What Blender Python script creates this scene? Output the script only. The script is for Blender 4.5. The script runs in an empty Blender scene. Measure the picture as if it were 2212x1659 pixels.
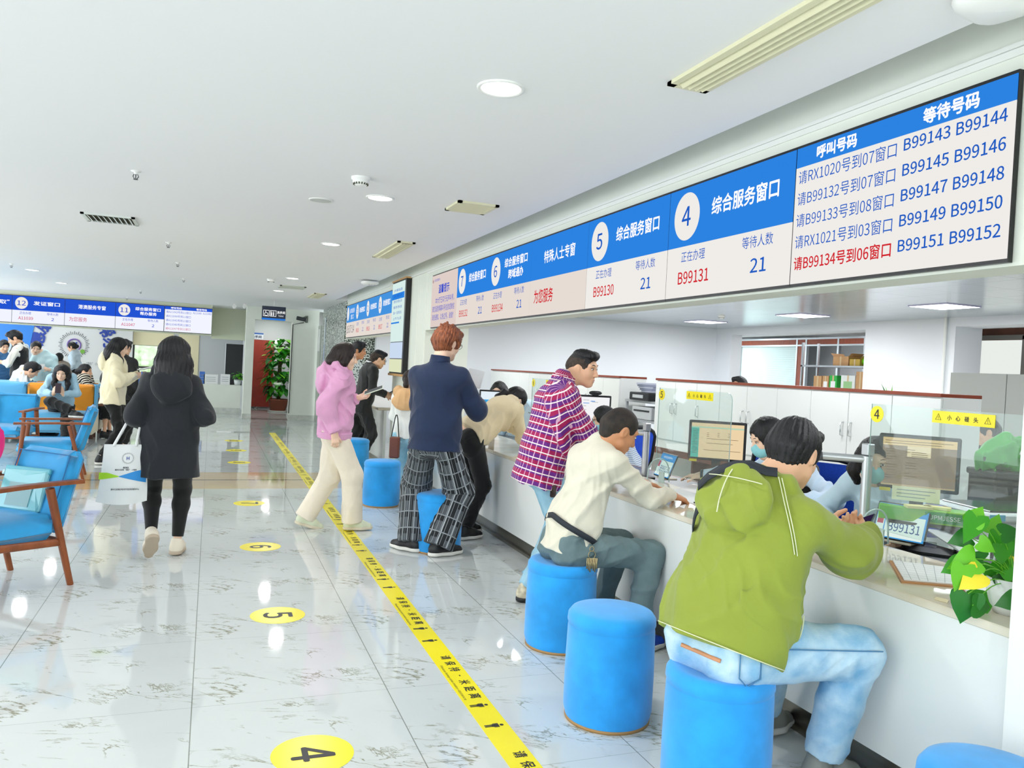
import bpy, math, random
import numpy as np
from mathutils import Vector, Matrix
SC = bpy.context.scene
COL = SC.collection
random.seed(7)
R = math.radians
# ------------------------------------------------------------------ camera
CAM_H = 1.437
F_PX, YAW, PITCH, ROLL = 1716.21, 0.362424, -0.0185809, 0.0519681
def cam_basis():
    cy, sy = math.cos(YAW), math.sin(YAW)
    f = np.array([sy, cy, 0]); r = np.array([cy, -sy, 0]); u = np.array([0, 0, 1.0])
    cp, sp = math.cos(PITCH), math.sin(PITCH)
    f2 = f*cp+u*sp; u2 = u*cp-f*sp
    cr, sr = math.cos(ROLL), math.sin(ROLL)
    return f2, r*cr+u2*sr, u2*cr-r*sr
CF, CR, CU = cam_basis()
CO = np.array([0, 0, CAM_H])
cam = bpy.data.cameras.new('camera')
cam.sensor_width = 36.0
cam.lens = F_PX/2212*36.0
cam.clip_start = 0.05
cam.clip_end = 200
camo = bpy.data.objects.new('camera', cam); COL.objects.link(camo)
camo.matrix_world = Matrix(((CR[0], CU[0], -CF[0], 0), (CR[1], CU[1], -CF[1], 0), (CR[2], CU[2], -CF[2], CAM_H), (0, 0, 0, 1)))
SC.camera = camo
# measured points of the photograph turned into places in the hall
def ray(x, y): return CF+CR*(x-1106)/F_PX-CU*(y-829.5)/F_PX
def on(ax, x, y, v):
    d = ray(x, y); return CO+d*((v-CO[ax])/d[ax])
def atX(x, y, v): return on(0, x, y, v)
def atY(x, y, v): return on(1, x, y, v)
def atZ(x, y, v=0.0): return on(2, x, y, v)
# ------------------------------------------------------------------ colours and materials
def lin(h):
    h = h.lstrip('#'); o = []
    for i in (0, 2, 4):
        c = int(h[i:i+2], 16)/255
        o.append(c/12.92 if c <= 0.04045 else ((c+0.055)/1.055)**2.4)
    return tuple(o)+(1.0,)
MATS = {}
def mat(name, hexc, rough=0.6, metal=0.0, noise=0.0, nscale=30.0, bump=0.0, bscale=60.0, spec=0.5, sheen=0.0, stretch=None, coat=0.0, hex2=None, attr=None, sub=0.0):
    if name in MATS: return MATS[name]
    m = bpy.data.materials.new(name); m.use_nodes = True; MATS[name] = m
    nt = m.node_tree; b = nt.nodes['Principled BSDF']
    b.inputs['Base Color'].default_value = lin(hexc)
    b.inputs['Roughness'].default_value = rough
    b.inputs['Metallic'].default_value = metal
    b.inputs['Specular IOR Level'].default_value = spec
    b.inputs['Sheen Weight'].default_value = sheen
    b.inputs['Coat Weight'].default_value = coat
    if sub:
        b.inputs['Subsurface Weight'].default_value = sub
        b.inputs['Subsurface Radius'].default_value = (0.6, 0.25, 0.15)
        b.inputs['Subsurface Scale'].default_value = 0.01
    if noise or bump:
        tc = nt.nodes.new('ShaderNodeTexCoord'); mp = nt.nodes.new('ShaderNodeMapping')
        nt.links.new(tc.outputs['Object'], mp.inputs[0])
        if stretch: mp.inputs['Scale'].default_value = stretch
    if noise:
        n = nt.nodes.new('ShaderNodeTexNoise'); n.inputs['Scale'].default_value = nscale; n.inputs['Detail'].default_value = 5
        nt.links.new(mp.outputs[0], n.inputs['Vector'])
        r = nt.nodes.new('ShaderNodeValToRGB')
        c = lin(hexc)
        if hex2: c1, c2 = c, lin(hex2)
        else:
            c1 = tuple(min(1, v*(1-noise)) for v in c[:3])+(1,); c2 = tuple(min(1, v*(1+noise)) for v in c[:3])+(1,)
        r.color_ramp.elements[0].color = c1; r.color_ramp.elements[0].position = 0.32
        r.color_ramp.elements[1].color = c2; r.color_ramp.elements[1].position = 0.68
        nt.links.new(n.outputs[0], r.inputs[0]); nt.links.new(r.outputs[0], b.inputs['Base Color'])
    if bump:
        n2 = nt.nodes.new('ShaderNodeTexNoise'); n2.inputs['Scale'].default_value = bscale; n2.inputs['Detail'].default_value = 4
        nt.links.new(mp.outputs[0], n2.inputs['Vector'])
        bp = nt.nodes.new('ShaderNodeBump'); bp.inputs['Strength'].default_value = bump; bp.inputs['Distance'].default_value = 0.01
        nt.links.new(n2.outputs[0], bp.inputs['Height']); nt.links.new(bp.outputs[0], b.inputs['Normal'])
    return m
def emit(name, hexc, s=1.0):
    if name in MATS: return MATS[name]
    m = bpy.data.materials.new(name); m.use_nodes = True; MATS[name] = m
    nt = m.node_tree; nt.nodes.clear()
    e = nt.nodes.new('ShaderNodeEmission'); o = nt.nodes.new('ShaderNodeOutputMaterial')
    e.inputs[0].default_value = lin(hexc); e.inputs[1].default_value = s
    nt.links.new(e.outputs[0], o.inputs[0]); return m
def pane(name, hexc='#ffffff', gloss=1.0, tint=0.0, rough=0.0):
    """thin clear sheet: lets light straight through, mirrors at grazing angles"""
    if name in MATS: return MATS[name]
    m = bpy.data.materials.new(name); m.use_nodes = True; MATS[name] = m
    nt = m.node_tree; nt.nodes.clear(); N = nt.nodes.new
    o = N('ShaderNodeOutputMaterial'); t = N('ShaderNodeBsdfTransparent'); g = N('ShaderNodeBsdfGlossy'); f = N('ShaderNodeLayerWeight'); mx = N('ShaderNodeMixShader')
    t.inputs[0].default_value = lin(hexc); g.inputs['Roughness'].default_value = rough; f.inputs[0].default_value = 0.5
    pw = N('ShaderNodeMath'); pw.operation = 'POWER'; pw.inputs[1].default_value = 5.0; nt.links.new(f.outputs[1], pw.inputs[0])
    mu = N('ShaderNodeMath'); mu.operation = 'MULTIPLY_ADD'; mu.inputs[1].default_value = 0.9*gloss; mu.inputs[2].default_value = 0.035*gloss
    nt.links.new(pw.outputs[0], mu.inputs[0]); nt.links.new(mu.outputs[0], mx.inputs[0])
    nt.links.new(t.outputs[0], mx.inputs[1]); nt.links.new(g.outputs[0], mx.inputs[2])
    last = mx
    if tint:
        d = N('ShaderNodeBsdfDiffuse'); d.inputs[0].default_value = lin(hexc); m2 = N('ShaderNodeMixShader'); m2.inputs[0].default_value = tint
        nt.links.new(mx.outputs[0], m2.inputs[1]); nt.links.new(d.outputs[0], m2.inputs[2]); last = m2
    nt.links.new(last.outputs[0], o.inputs[0]); return m
# ------------------------------------------------------------------ scene helpers
def tag(o, label=None, cat=None, group=None, kind=None):
    if label: o['label'] = label
    if cat: o['category'] = cat
    if group: o['group'] = group
    if kind: o['kind'] = kind
    return o
def empty(name, loc=(0, 0, 0), rz=0.0, label=None, cat=None, group=None):
    o = bpy.data.objects.new(name, None); COL.objects.link(o); o.empty_display_size = 0.1
    o.location = tuple(float(v) for v in loc); o.rotation_euler = (0, 0, rz)
    return tag(o, label, cat, group)
class MB:
    """collects shapes into one mesh"""
    def __init__(s): s.v = []; s.f = []; s.sm = []; s.mi = []; s.cur = 0
    def add(s, vs, fs, smooth=False):
        b = len(s.v); s.v += [tuple(float(c) for c in v) for v in vs]
        for f in fs: s.f.append(tuple(i+b for i in f)); s.sm.append(smooth); s.mi.append(s.cur)
        return s
    def quad(s, a, b, c, d): return s.add([a, b, c, d], [(0, 1, 2, 3)])
    def box(s, lo, hi, bev=0.0, M=None):
        x0, y0, z0 = lo; x1, y1, z1 = hi
        if bev <= 0:
            vs = [(x, y, z) for z in (z0, z1) for y in (y0, y1) for x in (x0, x1)]
            fs = [(0, 2, 3, 1), (4, 5, 7, 6), (0, 1, 5, 4), (2, 6, 7, 3), (0, 4, 6, 2), (1, 3, 7, 5)]
        else:
            b = min(bev, (x1-x0)/2.01, (y1-y0)/2.01, (z1-z0)/2.01); vs = []; idx = {}
            for ix, sx in enumerate((x0, x1)):
                for iy, sy in enumerate((y0, y1)):
                    for iz, sz in enumerate((z0, z1)):
                        dx, dy, dz = (b if ix == 0 else -b), (b if iy == 0 else -b), (b if iz == 0 else -b)
                        for k, p in enumerate(((sx, sy+dy, sz+dz), (sx+dx, sy, sz+dz), (sx+dx, sy+dy, sz))):
                            idx[(ix, iy, iz, k)] = len(vs); vs.append(p)
            g = lambda *a: idx[a]
            fs = []
            for i in (0, 1):
                q = [g(i, 0, 0, 0), g(i, 1, 0, 0), g(i, 1, 1, 0), g(i, 0, 1, 0)]; fs.append(tuple(q if i else q[::-1]))
                q = [g(0, i, 0, 1), g(0, i, 1, 1), g(1, i, 1, 1), g(1, i, 0, 1)]; fs.append(tuple(q if i else q[::-1]))
                q = [g(0, 0, i, 2), g(1, 0, i, 2), g(1, 1, i, 2), g(0, 1, i, 2)]; fs.append(tuple(q if i else q[::-1]))
            for a in (0, 1):
                for c in (0, 1):
                    fs.append((g(a, c, 0, 0), g(a, c, 1, 0), g(a, c, 1, 1), g(a, c, 0, 1)))
                    fs.append((g(a, 0, c, 0), g(a, 1, c, 0), g(a, 1, c, 2), g(a, 0, c, 2)))
                    fs.append((g(0, a, c, 1), g(1, a, c, 1), g(1, a, c, 2), g(0, a, c, 2)))
                    for e in (0, 1): fs.append((g(a, c, e, 0), g(a, c, e, 1), g(a, c, e, 2)))
        if M is not None: vs = [tuple(M @ Vector(v)) for v in vs]
        return s.add(vs, fs)
    def cyl(s, c, r, h, n=24, r2=None, M=None, smooth=True, caps=True):
        r2 = r if r2 is None else r2; vs = []
        for z, rr in ((0, r), (h, r2)):
            for i in range(n):
                a = 2*math.pi*i/n; vs.append((c[0]+rr*math.cos(a), c[1]+rr*math.sin(a), c[2]+z))
        if M is not None: vs = [tuple(M @ Vector(v)) for v in vs]
        s.add(vs, [(i, (i+1) % n, n+(i+1) % n, n+i) for i in range(n)], smooth)
        if caps: s.add(vs[:n], [tuple(range(n))[::-1]]); s.add(vs[n:], [tuple(range(n))])
        return s
    def lathe(s, prof, n=32, c=(0, 0, 0), M=None, smooth=True):
        vs = []; m = len(prof)
        for r, z in prof:
            for i in range(n):
                a = 2*math.pi*i/n; vs.append((c[0]+r*math.cos(a), c[1]+r*math.sin(a), c[2]+z))
        if M is not None: vs = [tuple(M @ Vector(v)) for v in vs]
        return s.add(vs, [(j*n+i, j*n+(i+1) % n, (j+1)*n+(i+1) % n, (j+1)*n+i) for j in range(m-1) for i in range(n)], smooth)
    def tube(s, pts, r, n=8, r2=None, closed=False, flat=None):
        """round tube along a path; flat=(w,t) gives a rectangular strip"""
        P = [Vector(tuple(float(c) for c in p)) for p in pts]; m = len(P); rings = []
        up = None
        for i, p in enumerate(P):
            a = P[i-1] if i > 0 else (P[-1] if closed else p); b = P[i+1] if i < m-1 else (P[0] if closed else p)
            t = (b-a).normalized()
            if up is None:
                up = Vector((0, 0, 1)) if abs(t.z) < 0.9 else Vector((1, 0, 0))
            x = t.cross(up)
            if x.length < 1e-6: x = t.orthogonal()
            x.normalize(); y = x.cross(t).normalized(); up = y
            rr = r if r2 is None else r+(r2-r)*i/max(1, m-1)
            rings.append([p+x*(rr*math.cos(2*math.pi*k/n))+y*(rr*math.sin(2*math.pi*k/n)) for k in range(n)])
        vs = [v for g in rings for v in g]
        fs = [(j*n+k, j*n+(k+1) % n, ((j+1) % m)*n+(k+1) % n, ((j+1) % m)*n+k) for j in range(m if closed else m-1) for k in range(n)]
        s.add(vs, fs, True)
        if not closed: s.add(rings[0], [tuple(range(n))[::-1]]); s.add(rings[-1], [tuple(range(n))])
        return s
    def ell(s, c, r, M=None, nu=16, nv=10):
        vs = []; 
        for j in range(nv+1):
            t = math.pi*j/nv
            for i in range(nu):
                a = 2*math.pi*i/nu; vs.append((c[0]+r[0]*math.sin(t)*math.cos(a), c[1]+r[1]*math.sin(t)*math.sin(a), c[2]+r[2]*math.cos(t)))
        if M is not None: vs = [tuple(M @ Vector(v)) for v in vs]
        return s.add(vs, [(j*nu+i, (j+1)*nu+i, (j+1)*nu+(i+1) % nu, j*nu+(i+1) % nu) for j in range(nv) for i in range(nu)], True)
    def mesh(s, name, mats):
        me = bpy.data.meshes.new(name); me.from_pydata(s.v, [], s.f); me.update()
        if not isinstance(mats, (list, tuple)): mats = [mats]
        for m in mats: me.materials.append(m)
        me.polygons.foreach_set('use_smooth', s.sm); me.polygons.foreach_set('material_index', s.mi)
        return me
    def build(s, name, mats, parent=None, loc=None, rz=None, kind=None):
        o = bpy.data.objects.new(name, s.mesh(name, mats)); COL.objects.link(o)
        if parent: o.parent = parent
        if loc is not None: o.location = tuple(float(c) for c in loc)
        if rz is not None: o.rotation_euler = (0, 0, rz)
        if kind: o['kind'] = kind
        return o
def struct(name, mb, m): return mb.build(name, m, kind='structure')
def boxo(name, lo, hi, m, parent=None, bev=0.0): return MB().box(lo, hi, bev).build(name, m, parent)
def copy_tree(o, parent=None):
    c = o.copy(); COL.objects.link(c)
    if parent: c.parent = parent
    for ch in list(o.children): copy_tree(ch, c)
    return c
def chaikin(P, n=2, closed=False):
    P = [Vector(p) for p in P]
    for _ in range(n):
        Q = [] if closed else [P[0]]
        m = len(P)
        for i in range(m if closed else m-1):
            a, b = P[i], P[(i+1) % m]; Q += [a*0.75+b*0.25, a*0.25+b*0.75]
        if not closed: Q.append(P[-1])
        P = Q
    return P
# ------------------------------------------------------------------ lettering
import os
def _font(f):
    try: return bpy.data.fonts.load(os.path.join(bpy.utils.system_resource('DATAFILES'), 'fonts', f))
    except Exception: return None
LATIN, HAN = _font('Inter.woff2'), _font('Noto Sans CJK Regular.woff2')
_tc = {}
def glyphs(s):
    if s not in _tc:
        cu = bpy.data.curves.new('t', 'FONT'); cu.body = s; cu.size = 1; cu.resolution_u = 3
        f = HAN or LATIN
        if f: cu.font = f
        o = bpy.data.objects.new('t', cu); me = bpy.data.meshes.new_from_object(o)
        _tc[s] = ([tuple(v.co) for v in me.vertices], [tuple(p.vertices) for p in me.polygons])
        bpy.data.objects.remove(o); bpy.data.curves.remove(cu); bpy.data.meshes.remove(me)
    return _tc[s]
_hy = [v[1] for v in glyphs('国')[0]]
def put_text(mb, s, O, U, V, h, anchor='c', w=None, bold=0.0):
    """letters of height h in the plane O,U,V (3-vectors); w squeezes to a width; bold thickens the strokes"""
    vs, fs = glyphs(s)
    if not vs: return
    xs = [v[0] for v in vs]; x0, x1 = min(xs), max(xs); ys = [v[1] for v in vs] if s.isascii() else _hy; ym = (min(ys)+max(ys))/2; gh = max(ys)-min(ys); k = h/gh
    kx = k if w is None else w/(x1-x0)
    off = {'c': -(x0+x1)/2, 'l': -x0, 'r': -x1}[anchor]; bd = bold*gh*1.3
    O = np.array(O, float); U = np.array(U, float); V = np.array(V, float); Nn = np.cross(U, V)
    for i, (a, b) in enumerate(((0, 0),) if not bold else ((bd, 0), (-bd, 0), (0, bd), (0, -bd))):
        mb.add([O+U*((v[0]+off+a)*kx)+V*((v[1]-ym+b)*k)+Nn*(i*0.00007) for v in vs], fs)
# ------------------------------------------------------------------ render settings, world
SC.view_settings.view_transform = 'Standard'; SC.view_settings.look = 'None'
SC.view_settings.exposure = 0.0; SC.view_settings.gamma = 1.0; SC.view_settings.use_curve_mapping = False
cy = SC.cycles
cy.use_denoising = True; cy.max_bounces = 7; cy.diffuse_bounces = 4; cy.glossy_bounces = 3; cy.transmission_bounces = 4; cy.transparent_max_bounces = 10
cy.caustics_reflective = False; cy.caustics_refractive = False; cy.sample_clamp_indirect = 6.0; cy.adaptive_threshold = 0.04
w = bpy.data.worlds.new('world'); SC.world = w; w.use_nodes = True
wb = w.node_tree.nodes['Background']; wb.inputs[0].default_value = (0.90, 0.96, 1.0, 1); wb.inputs[1].default_value = 4.0
CEIL = 2.55
# ------------------------------------------------------------------ floor material
def floor_material():
    m = bpy.data.materials.new('polished_marble_tiles'); m.use_nodes = True
    nt = m.node_tree; L = nt.links.new; b = nt.nodes['Principled BSDF']
    def N(t): return nt.nodes.new(t)
    def mth(op, a, c=None, d=None):
        n = N('ShaderNodeMath'); n.operation = op
        for i, v in enumerate((a, c, d)):
            if v is None: continue
            if isinstance(v, (int, float)): n.inputs[i].default_value = v
            else: L(v, n.inputs[i])
        return n.outputs[0]
    def mixc(f, a, c):
        n = N('ShaderNodeMix'); n.data_type = 'RGBA'
        if isinstance(f, (int, float)): n.inputs[0].default_value = f
        else: L(f, n.inputs[0])
        for i, v in ((6, a), (7, c)):
            if isinstance(v, tuple): n.inputs[i].default_value = v
            else: L(v, n.inputs[i])
        return n.outputs[2]
    tc = N('ShaderNodeTexCoord'); sp = N('ShaderNodeSeparateXYZ'); L(tc.outputs['Object'], sp.inputs[0])
    X, Y = sp.outputs[0], sp.outputs[1]
    u = mth('FRACT', mth('DIVIDE', mth('ADD', X, 0.8166+16), 0.8)); v = mth('FRACT', mth('DIVIDE', mth('ADD', Y, -3.4208+16), 0.8))
    gu = mth('GREATER_THAN', mth('ABSOLUTE', mth('SUBTRACT', u, 0.5)), 0.5-0.0026); gv = mth('GREATER_THAN', mth('ABSOLUTE', mth('SUBTRACT', v, 0.5)), 0.5-0.0018)
    # the printed veins repeat on each tile
    cb = N('ShaderNodeCombineXYZ'); L(u, cb.inputs[0]); L(v, cb.inputs[1])
    def veins(scale, rot, loc, thin, seed, det=7.0):
        mp = N('ShaderNodeMapping'); mp.vector_type = 'TEXTURE'; mp.inputs['Scale'].default_value = tuple(1/q for q in scale); mp.inputs['Rotation'].default_value = (0, 0, rot); mp.inputs['Location'].default_value = loc
        L(cb.outputs[0], mp.inputs[0])
        n = N('ShaderNodeTexNoise'); n.inputs['Scale'].default_value = 1.0; n.inputs['Detail'].default_value = det; n.inputs['Roughness'].default_value = 0.6; n.inputs['Distortion'].default_value = 0.5
        L(mp.outputs[0], n.inputs['Vector'])
        d = mth('ABSOLUTE', mth('SUBTRACT', n.outputs[0], 0.5))
        line = mth('SUBTRACT', 1.0, mth('MINIMUM', mth('DIVIDE', d, thin), 1.0))
        n2 = N('ShaderNodeTexNoise'); n2.inputs['Scale'].default_value = 2.6; mp2 = N('ShaderNodeMapping'); mp2.inputs['Location'].default_value = (seed, seed*2, 0); L(cb.outputs[0], mp2.inputs[0]); L(mp2.outputs[0], n2.inputs['Vector'])
        mask = mth('MULTIPLY', mth('MINIMUM', mth('MAXIMUM', mth('SUBTRACT', n2.outputs[0], 0.50), 0.0), 0.12), 8.3)
        return mth('MULTIPLY', line, mask)
    v1 = veins((1.2, 3.6, 1), R(-46), (3.1, 1.7, 0), 0.012, 2.3)
    v2 = veins((1.0, 5.0, 1), R(-18), (7.7, 4.2, 0), 0.010, 5.1)
    nb = N('ShaderNodeTexNoise'); nb.inputs['Scale'].default_value = 2.2; L(cb.outputs[0], nb.inputs['Vector'])
    base = mixc(nb.outputs[0], lin('#D8DDDB'), lin('#CDD3D2'))
    vv = mth('MINIMUM', mth('ADD', v1, v2), 1.0)
    c = mixc(mth('MULTIPLY', vv, 0.9), base, lin('#7E7C58'))
    c = mixc(mth('MULTIPLY', gv, 0.55), c, lin('#8E948C')); c = mixc(mth('MULTIPLY', gu, 0.8), c, lin('#74796F'))
    # tan border across the hall with its dark inlay
    band = mth('MULTIPLY', mth('GREATER_THAN', Y, 8.99), mth('LESS_THAN', Y, 10.257))
    nt2 = N('ShaderNodeTexNoise'); nt2.inputs['Scale'].default_value = 6.0; L(tc.outputs['Object'], nt2.inputs['Vector'])
    tan = mixc(nt2.outputs[0], lin('#D8C4A2'), lin('#CDB690')); tan = mixc(mth('MULTIPLY', gu, 0.5), tan, lin('#9A8B70'))
    c = mixc(band, c, tan)
    ink = mth('LESS_THAN', mth('ABSOLUTE', mth('SUBTRACT', Y, 9.63)), 0.022); c = mixc(ink, c, lin('#4A4438'))
    L(c, b.inputs['Base Color']); b.inputs['Roughness'].default_value = 0.045; b.inputs['Specular IOR Level'].default_value = 0.6
    # slight unevenness of the polish
    n3 = N('ShaderNodeTexNoise'); n3.inputs['Scale'].default_value = 2.5; n3.inputs['Detail'].default_value = 2; L(tc.outputs['Object'], n3.inputs['Vector'])
    bp = N('ShaderNodeBump'); bp.inputs['Strength'].default_value = 0.04; bp.inputs['Distance'].default_value = 0.02; L(n3.outputs[0], bp.inputs['Height']); L(bp.outputs[0], b.inputs['Normal'])
    return m
FLOORM = floor_material()
WHITE = mat('white_paint', '#EDEFEA', 0.75)
CEILM = mat('ceiling_paint', '#F1F1F1', 0.8)
GREENW = mat('pale_green_white_panel', '#E8ECE0', 0.55, noise=0.02, nscale=3)
CREAM = mat('cream_green_fascia', '#DFE3C8', 0.6)
OFFW = mat('office_wall_paint', '#E2E6EA', 0.8)
GREYW = mat('grey_wall_paint', '#D2D6D8', 0.8)
struct('floor', MB().quad((-7, -5, 0), (13.5, -5, 0), (13.5, 24, 0), (-7, 24, 0)), FLOORM)
# hall ceiling, recess over the counters
mb = MB()
mb.box((-7, -5, CEIL), (2.1, 24, CEIL+0.06)); mb.box((2.1, 15.0, CEIL), (2.9, 24, CEIL+0.06)); struct('ceiling', mb, CEILM)
mb = MB(); mb.box((2.1, -5, 2.78), (2.5, 15.0, 2.84)); mb.box((2.1, 15.0, CEIL+0.06), (2.5, 15.03, 2.84)); struct('ceiling_recess', mb, CEILM)
mb = MB(); mb.box((2.10, -5, CEIL+0.06), (2.11, 15.0, 2.78)); struct('trim_ceiling_edge', mb, CEILM)
# right-hand fascia above the counter
mb = MB(); mb.box((2.325, 1.66, 1.84), (2.49, 9.1, 2.78)); struct('wall_fascia_counter', mb, GREENW)
mb = MB(); mb.box((2.312, 1.66, 2.525), (2.326, 15.0, 2.54)); mb.box((2.318, 1.66, 2.50), (2.326, 9.1, 2.524)); struct('trim_1', mb, WHITE)
# pillar that closes the counter on the near side
mb = MB(); mb.box((2.25, -5, 0), (2.9, 1.66, 2.78)); struct('wall_right_near', mb, WHITE)
# column between the two counters
mb = MB(); mb.box((2.33, 9.1, 0), (2.86, 10.78, 2.78)); struct('wall_column', mb, GREENW)
mb = MB()
for y in (9.12, 9.5, 9.52): mb.box((2.326, y, 0.1), (2.331, y+0.012, 2.5))
struct('trim_2', mb, mat('joint_line', '#F6F8EE', 0.5))
# second fascia (over the farther counter)
mb = MB(); mb.box((2.325, 10.78, 1.84), (2.49, 15.0, 2.78)); struct('wall_fascia_far', mb, GREENW)
GRAN = mat('speckled_granite', '#E4E8E2', 0.25, noise=0.5, nscale=38, hex2='#2E3330')
for n in GRAN.node_tree.nodes:
    if n.type == 'VALTORGB':
        n.color_ramp.interpolation = 'CONSTANT'; n.color_ramp.elements[0].position = 0.0; n.color_ramp.elements[1].position = 0.52
        n.color_ramp.elements.new(0.44).color = lin('#9AA69C')
mb = MB(); mb.box((2.30, 15.0, 0), (2.95, 18.2, CEIL)); struct('wall_granite_column', mb, GRAN)
mb = MB(); mb.box((2.96, 14.97, 0), (3.6, 15.1, 2.1)); struct('wall_granite_back', mb, GRAN)
mb = MB(); mb.box((3.60, 14.97, 0), (9.0, 15.1, 2.78)); struct('wall_behind_far_counter', mb, OFFW)
# far end of the hall: doorway wall
YD = 18.9
mb = MB(); mb.box((0.70, YD, 0), (0.88, YD+0.55, CEIL)); mb.box((1.70, YD, 0), (2.3, YD+0.25, CEIL)); mb.box((0.88, YD, 2.26), (1.70, YD+0.25, CEIL))
struct('wall_doorway', mb, GREENW)
MARB = mat('grey_marble_skirting', '#C9CCC4', 0.25, noise=0.12, nscale=9)
mb = MB(); mb.box((0.69, YD-0.012, 0), (0.885, YD, 0.12)); mb.box((1.69, YD-0.012, 0), (2.3, YD, 0.12)); struct('baseboard_doorway', mb, MARB)
mb = MB(); mb.box((0.88, YD, 0.0), (1.70, YD+0.25, 0.006)); struct('trim_3', mb, mat('dark_threshold', '#5A3A34', 0.4))
# corridor behind the doorway
mb = MB(); mb.box((0.78, 22.9, 0), (2.8, 23.0, CEIL)); mb.box((0.78, YD+0.55, 0), (0.88, 22.9, CEIL)); struct('wall_corridor', mb, GREYW)
mb = MB(); mb.box((2.45, YD+0.25, 0), (2.55, 22.9, CEIL)); struct('wall_corridor_right', mb, GREYW)
mb = MB(); mb.box((0.88, 22.88, 0), (1.25, 22.9, 0.35)); struct('baseboard_corridor', mb, GRAN)
# far left: fascia, logo wall, low counter wall
mb = MB(); mb.box((-7, 19.56, 1.86), (-0.03, 20.6, CEIL)); mb.box((-0.03, 20.6, 1.80), (0.80, 20.8, CEIL)); struct('wall_fascia_left', mb, CREAM)
mb = MB(); mb.box((-7, 20.62, 0.13), (0.70, 20.9, 0.69)); struct('wall_reception', mb, GREENW)
mb = MB(); mb.box((-7, 20.60, 0), (0.70, 20.9, 0.13)); struct('baseboard_reception', mb, MARB)
mb = MB(); mb.box((-7, 23.3, 0), (-1.98, 23.4, CEIL)); struct('wall_logo', mb, mat('logo_wall', '#D6D8D8', 0.7))
mb = MB(); mb.box((-2.15, 23.5, 0), (-1.98, 23.6, CEIL)); mb.box((-1.98, 23.5, 0), (-0.34, 23.6, 0.55)); mb.box((-1.98, 23.5, 1.98), (-0.34, 23.6, CEIL)); mb.box((-0.34, 23.5, 0), (0.78, 23.6, CEIL)); mb.box((-0.99, 23.5, 0.55), (-0.86, 23.6, 1.98))
struct('wall_back_left', mb, mat('grey_cubicle_wall', '#C6CACC', 0.8))
# unseen left and near walls, openings added so world light brightens the ceiling
mb = MB(); mb.box((-7.1, -5, 0), (-7, 24, 0.25)); mb.box((-7.1, -5, 2.45), (-7, 24, 2.8))
for y in range(-5, 25, 4): mb.box((-7.1, y-0.1, 0.25), (-7, y+0.1, 2.45))
struct('wall_left', mb, WHITE)
mb = MB(); mb.box((-7, -5.1, 0), (2.3, -5, 0.25)); mb.box((-7, -5.1, 2.45), (2.9, -5, 2.8))
for x in (-7, -4, -1, 2): mb.box((x-0.1, -5.1, 0.25), (x+0.1, -5, 2.45))
struct('wall_near', mb, WHITE)
mb = MB(); mb.box((-7, 24, 0), (-2.15, 24.1, 2.8)); mb.box((-0.3, 24, 0), (13.5, 24.1, 2.8)); struct('wall_far', mb, GREYW)
# ------------------------------------------------------------------ back office
def office_ceiling():
    m = mat('aluminium_ceiling_tiles', '#B9C2C6', 0.22, metal=0.75)
    nt = m.node_tree; L = nt.links.new; b = nt.nodes['Principled BSDF']
    tc = nt.nodes.new('ShaderNodeTexCoord'); br = nt.nodes.new('ShaderNodeTexBrick'); br.offset = 0
    L(tc.outputs['Object'], br.inputs['Vector']); br.inputs['Scale'].default_value = 1.0
    br.inputs['Brick Width'].default_value = 0.6; br.inputs['Row Height'].default_value = 0.6; br.inputs['Mortar Size'].default_value = 0.006
    br.inputs['Color1'].default_value = lin('#C9D0D4'); br.inputs['Color2'].default_value = lin('#C2CACE'); br.inputs['Mortar'].default_value = lin('#8C959A')
    L(br.outputs[0], b.inputs['Base Color']); return m
OCM = office_ceiling()
mb = MB(); mb.box((2.49, -5, CEIL), (10.36, 14.8, CEIL+0.05)); struct('ceiling_office', mb, OCM)
mb = MB(); mb.box((10.36, -5, CEIL), (13.5, 24, CEIL+0.05)); struct('ceiling_corridor', mb, CEILM)
mb = MB(); mb.box((2.86, 14.8, 0), (10.36, 14.95, 2.8)); struct('wall_office_end', mb, OFFW)
XO = 10.36
mb = MB(); mb.box((XO, 7.0, 2.42), (XO+0.5, 14.8, 2.6)); mb.box((XO, 14.25, 0), (XO+0.27, 14.8, 2.42)); mb.box((XO, 8.95, 0), (XO+0.4, 10.53, 2.42))
mb.box((XO, 8.78, 0), (XO+0.55, 8.95, 2.42))
struct('wall_office_right', mb, OFFW)
mb = MB(); mb.box((XO, -5, 2.46), (XO+0.5, 7.0, 2.6)); struct('trim_4', mb, OFFW)
mb = MB(); mb.box((2.9, -5.1, 0), (13.5, -5, 2.8)); mb.box((13.4, -5, 0), (13.5, 24, 2.8)); struct('wall_office_near', mb, OFFW)
mb = MB(); mb.tube([(XO-0.03, 8.93, 0.1), (XO-0.03, 8.93, CEIL)], 0.022); tag(mb.build('conduit_pipe', WHITE), 'thin white vertical pipe on the corner of the office wall', 'pipe')
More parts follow.
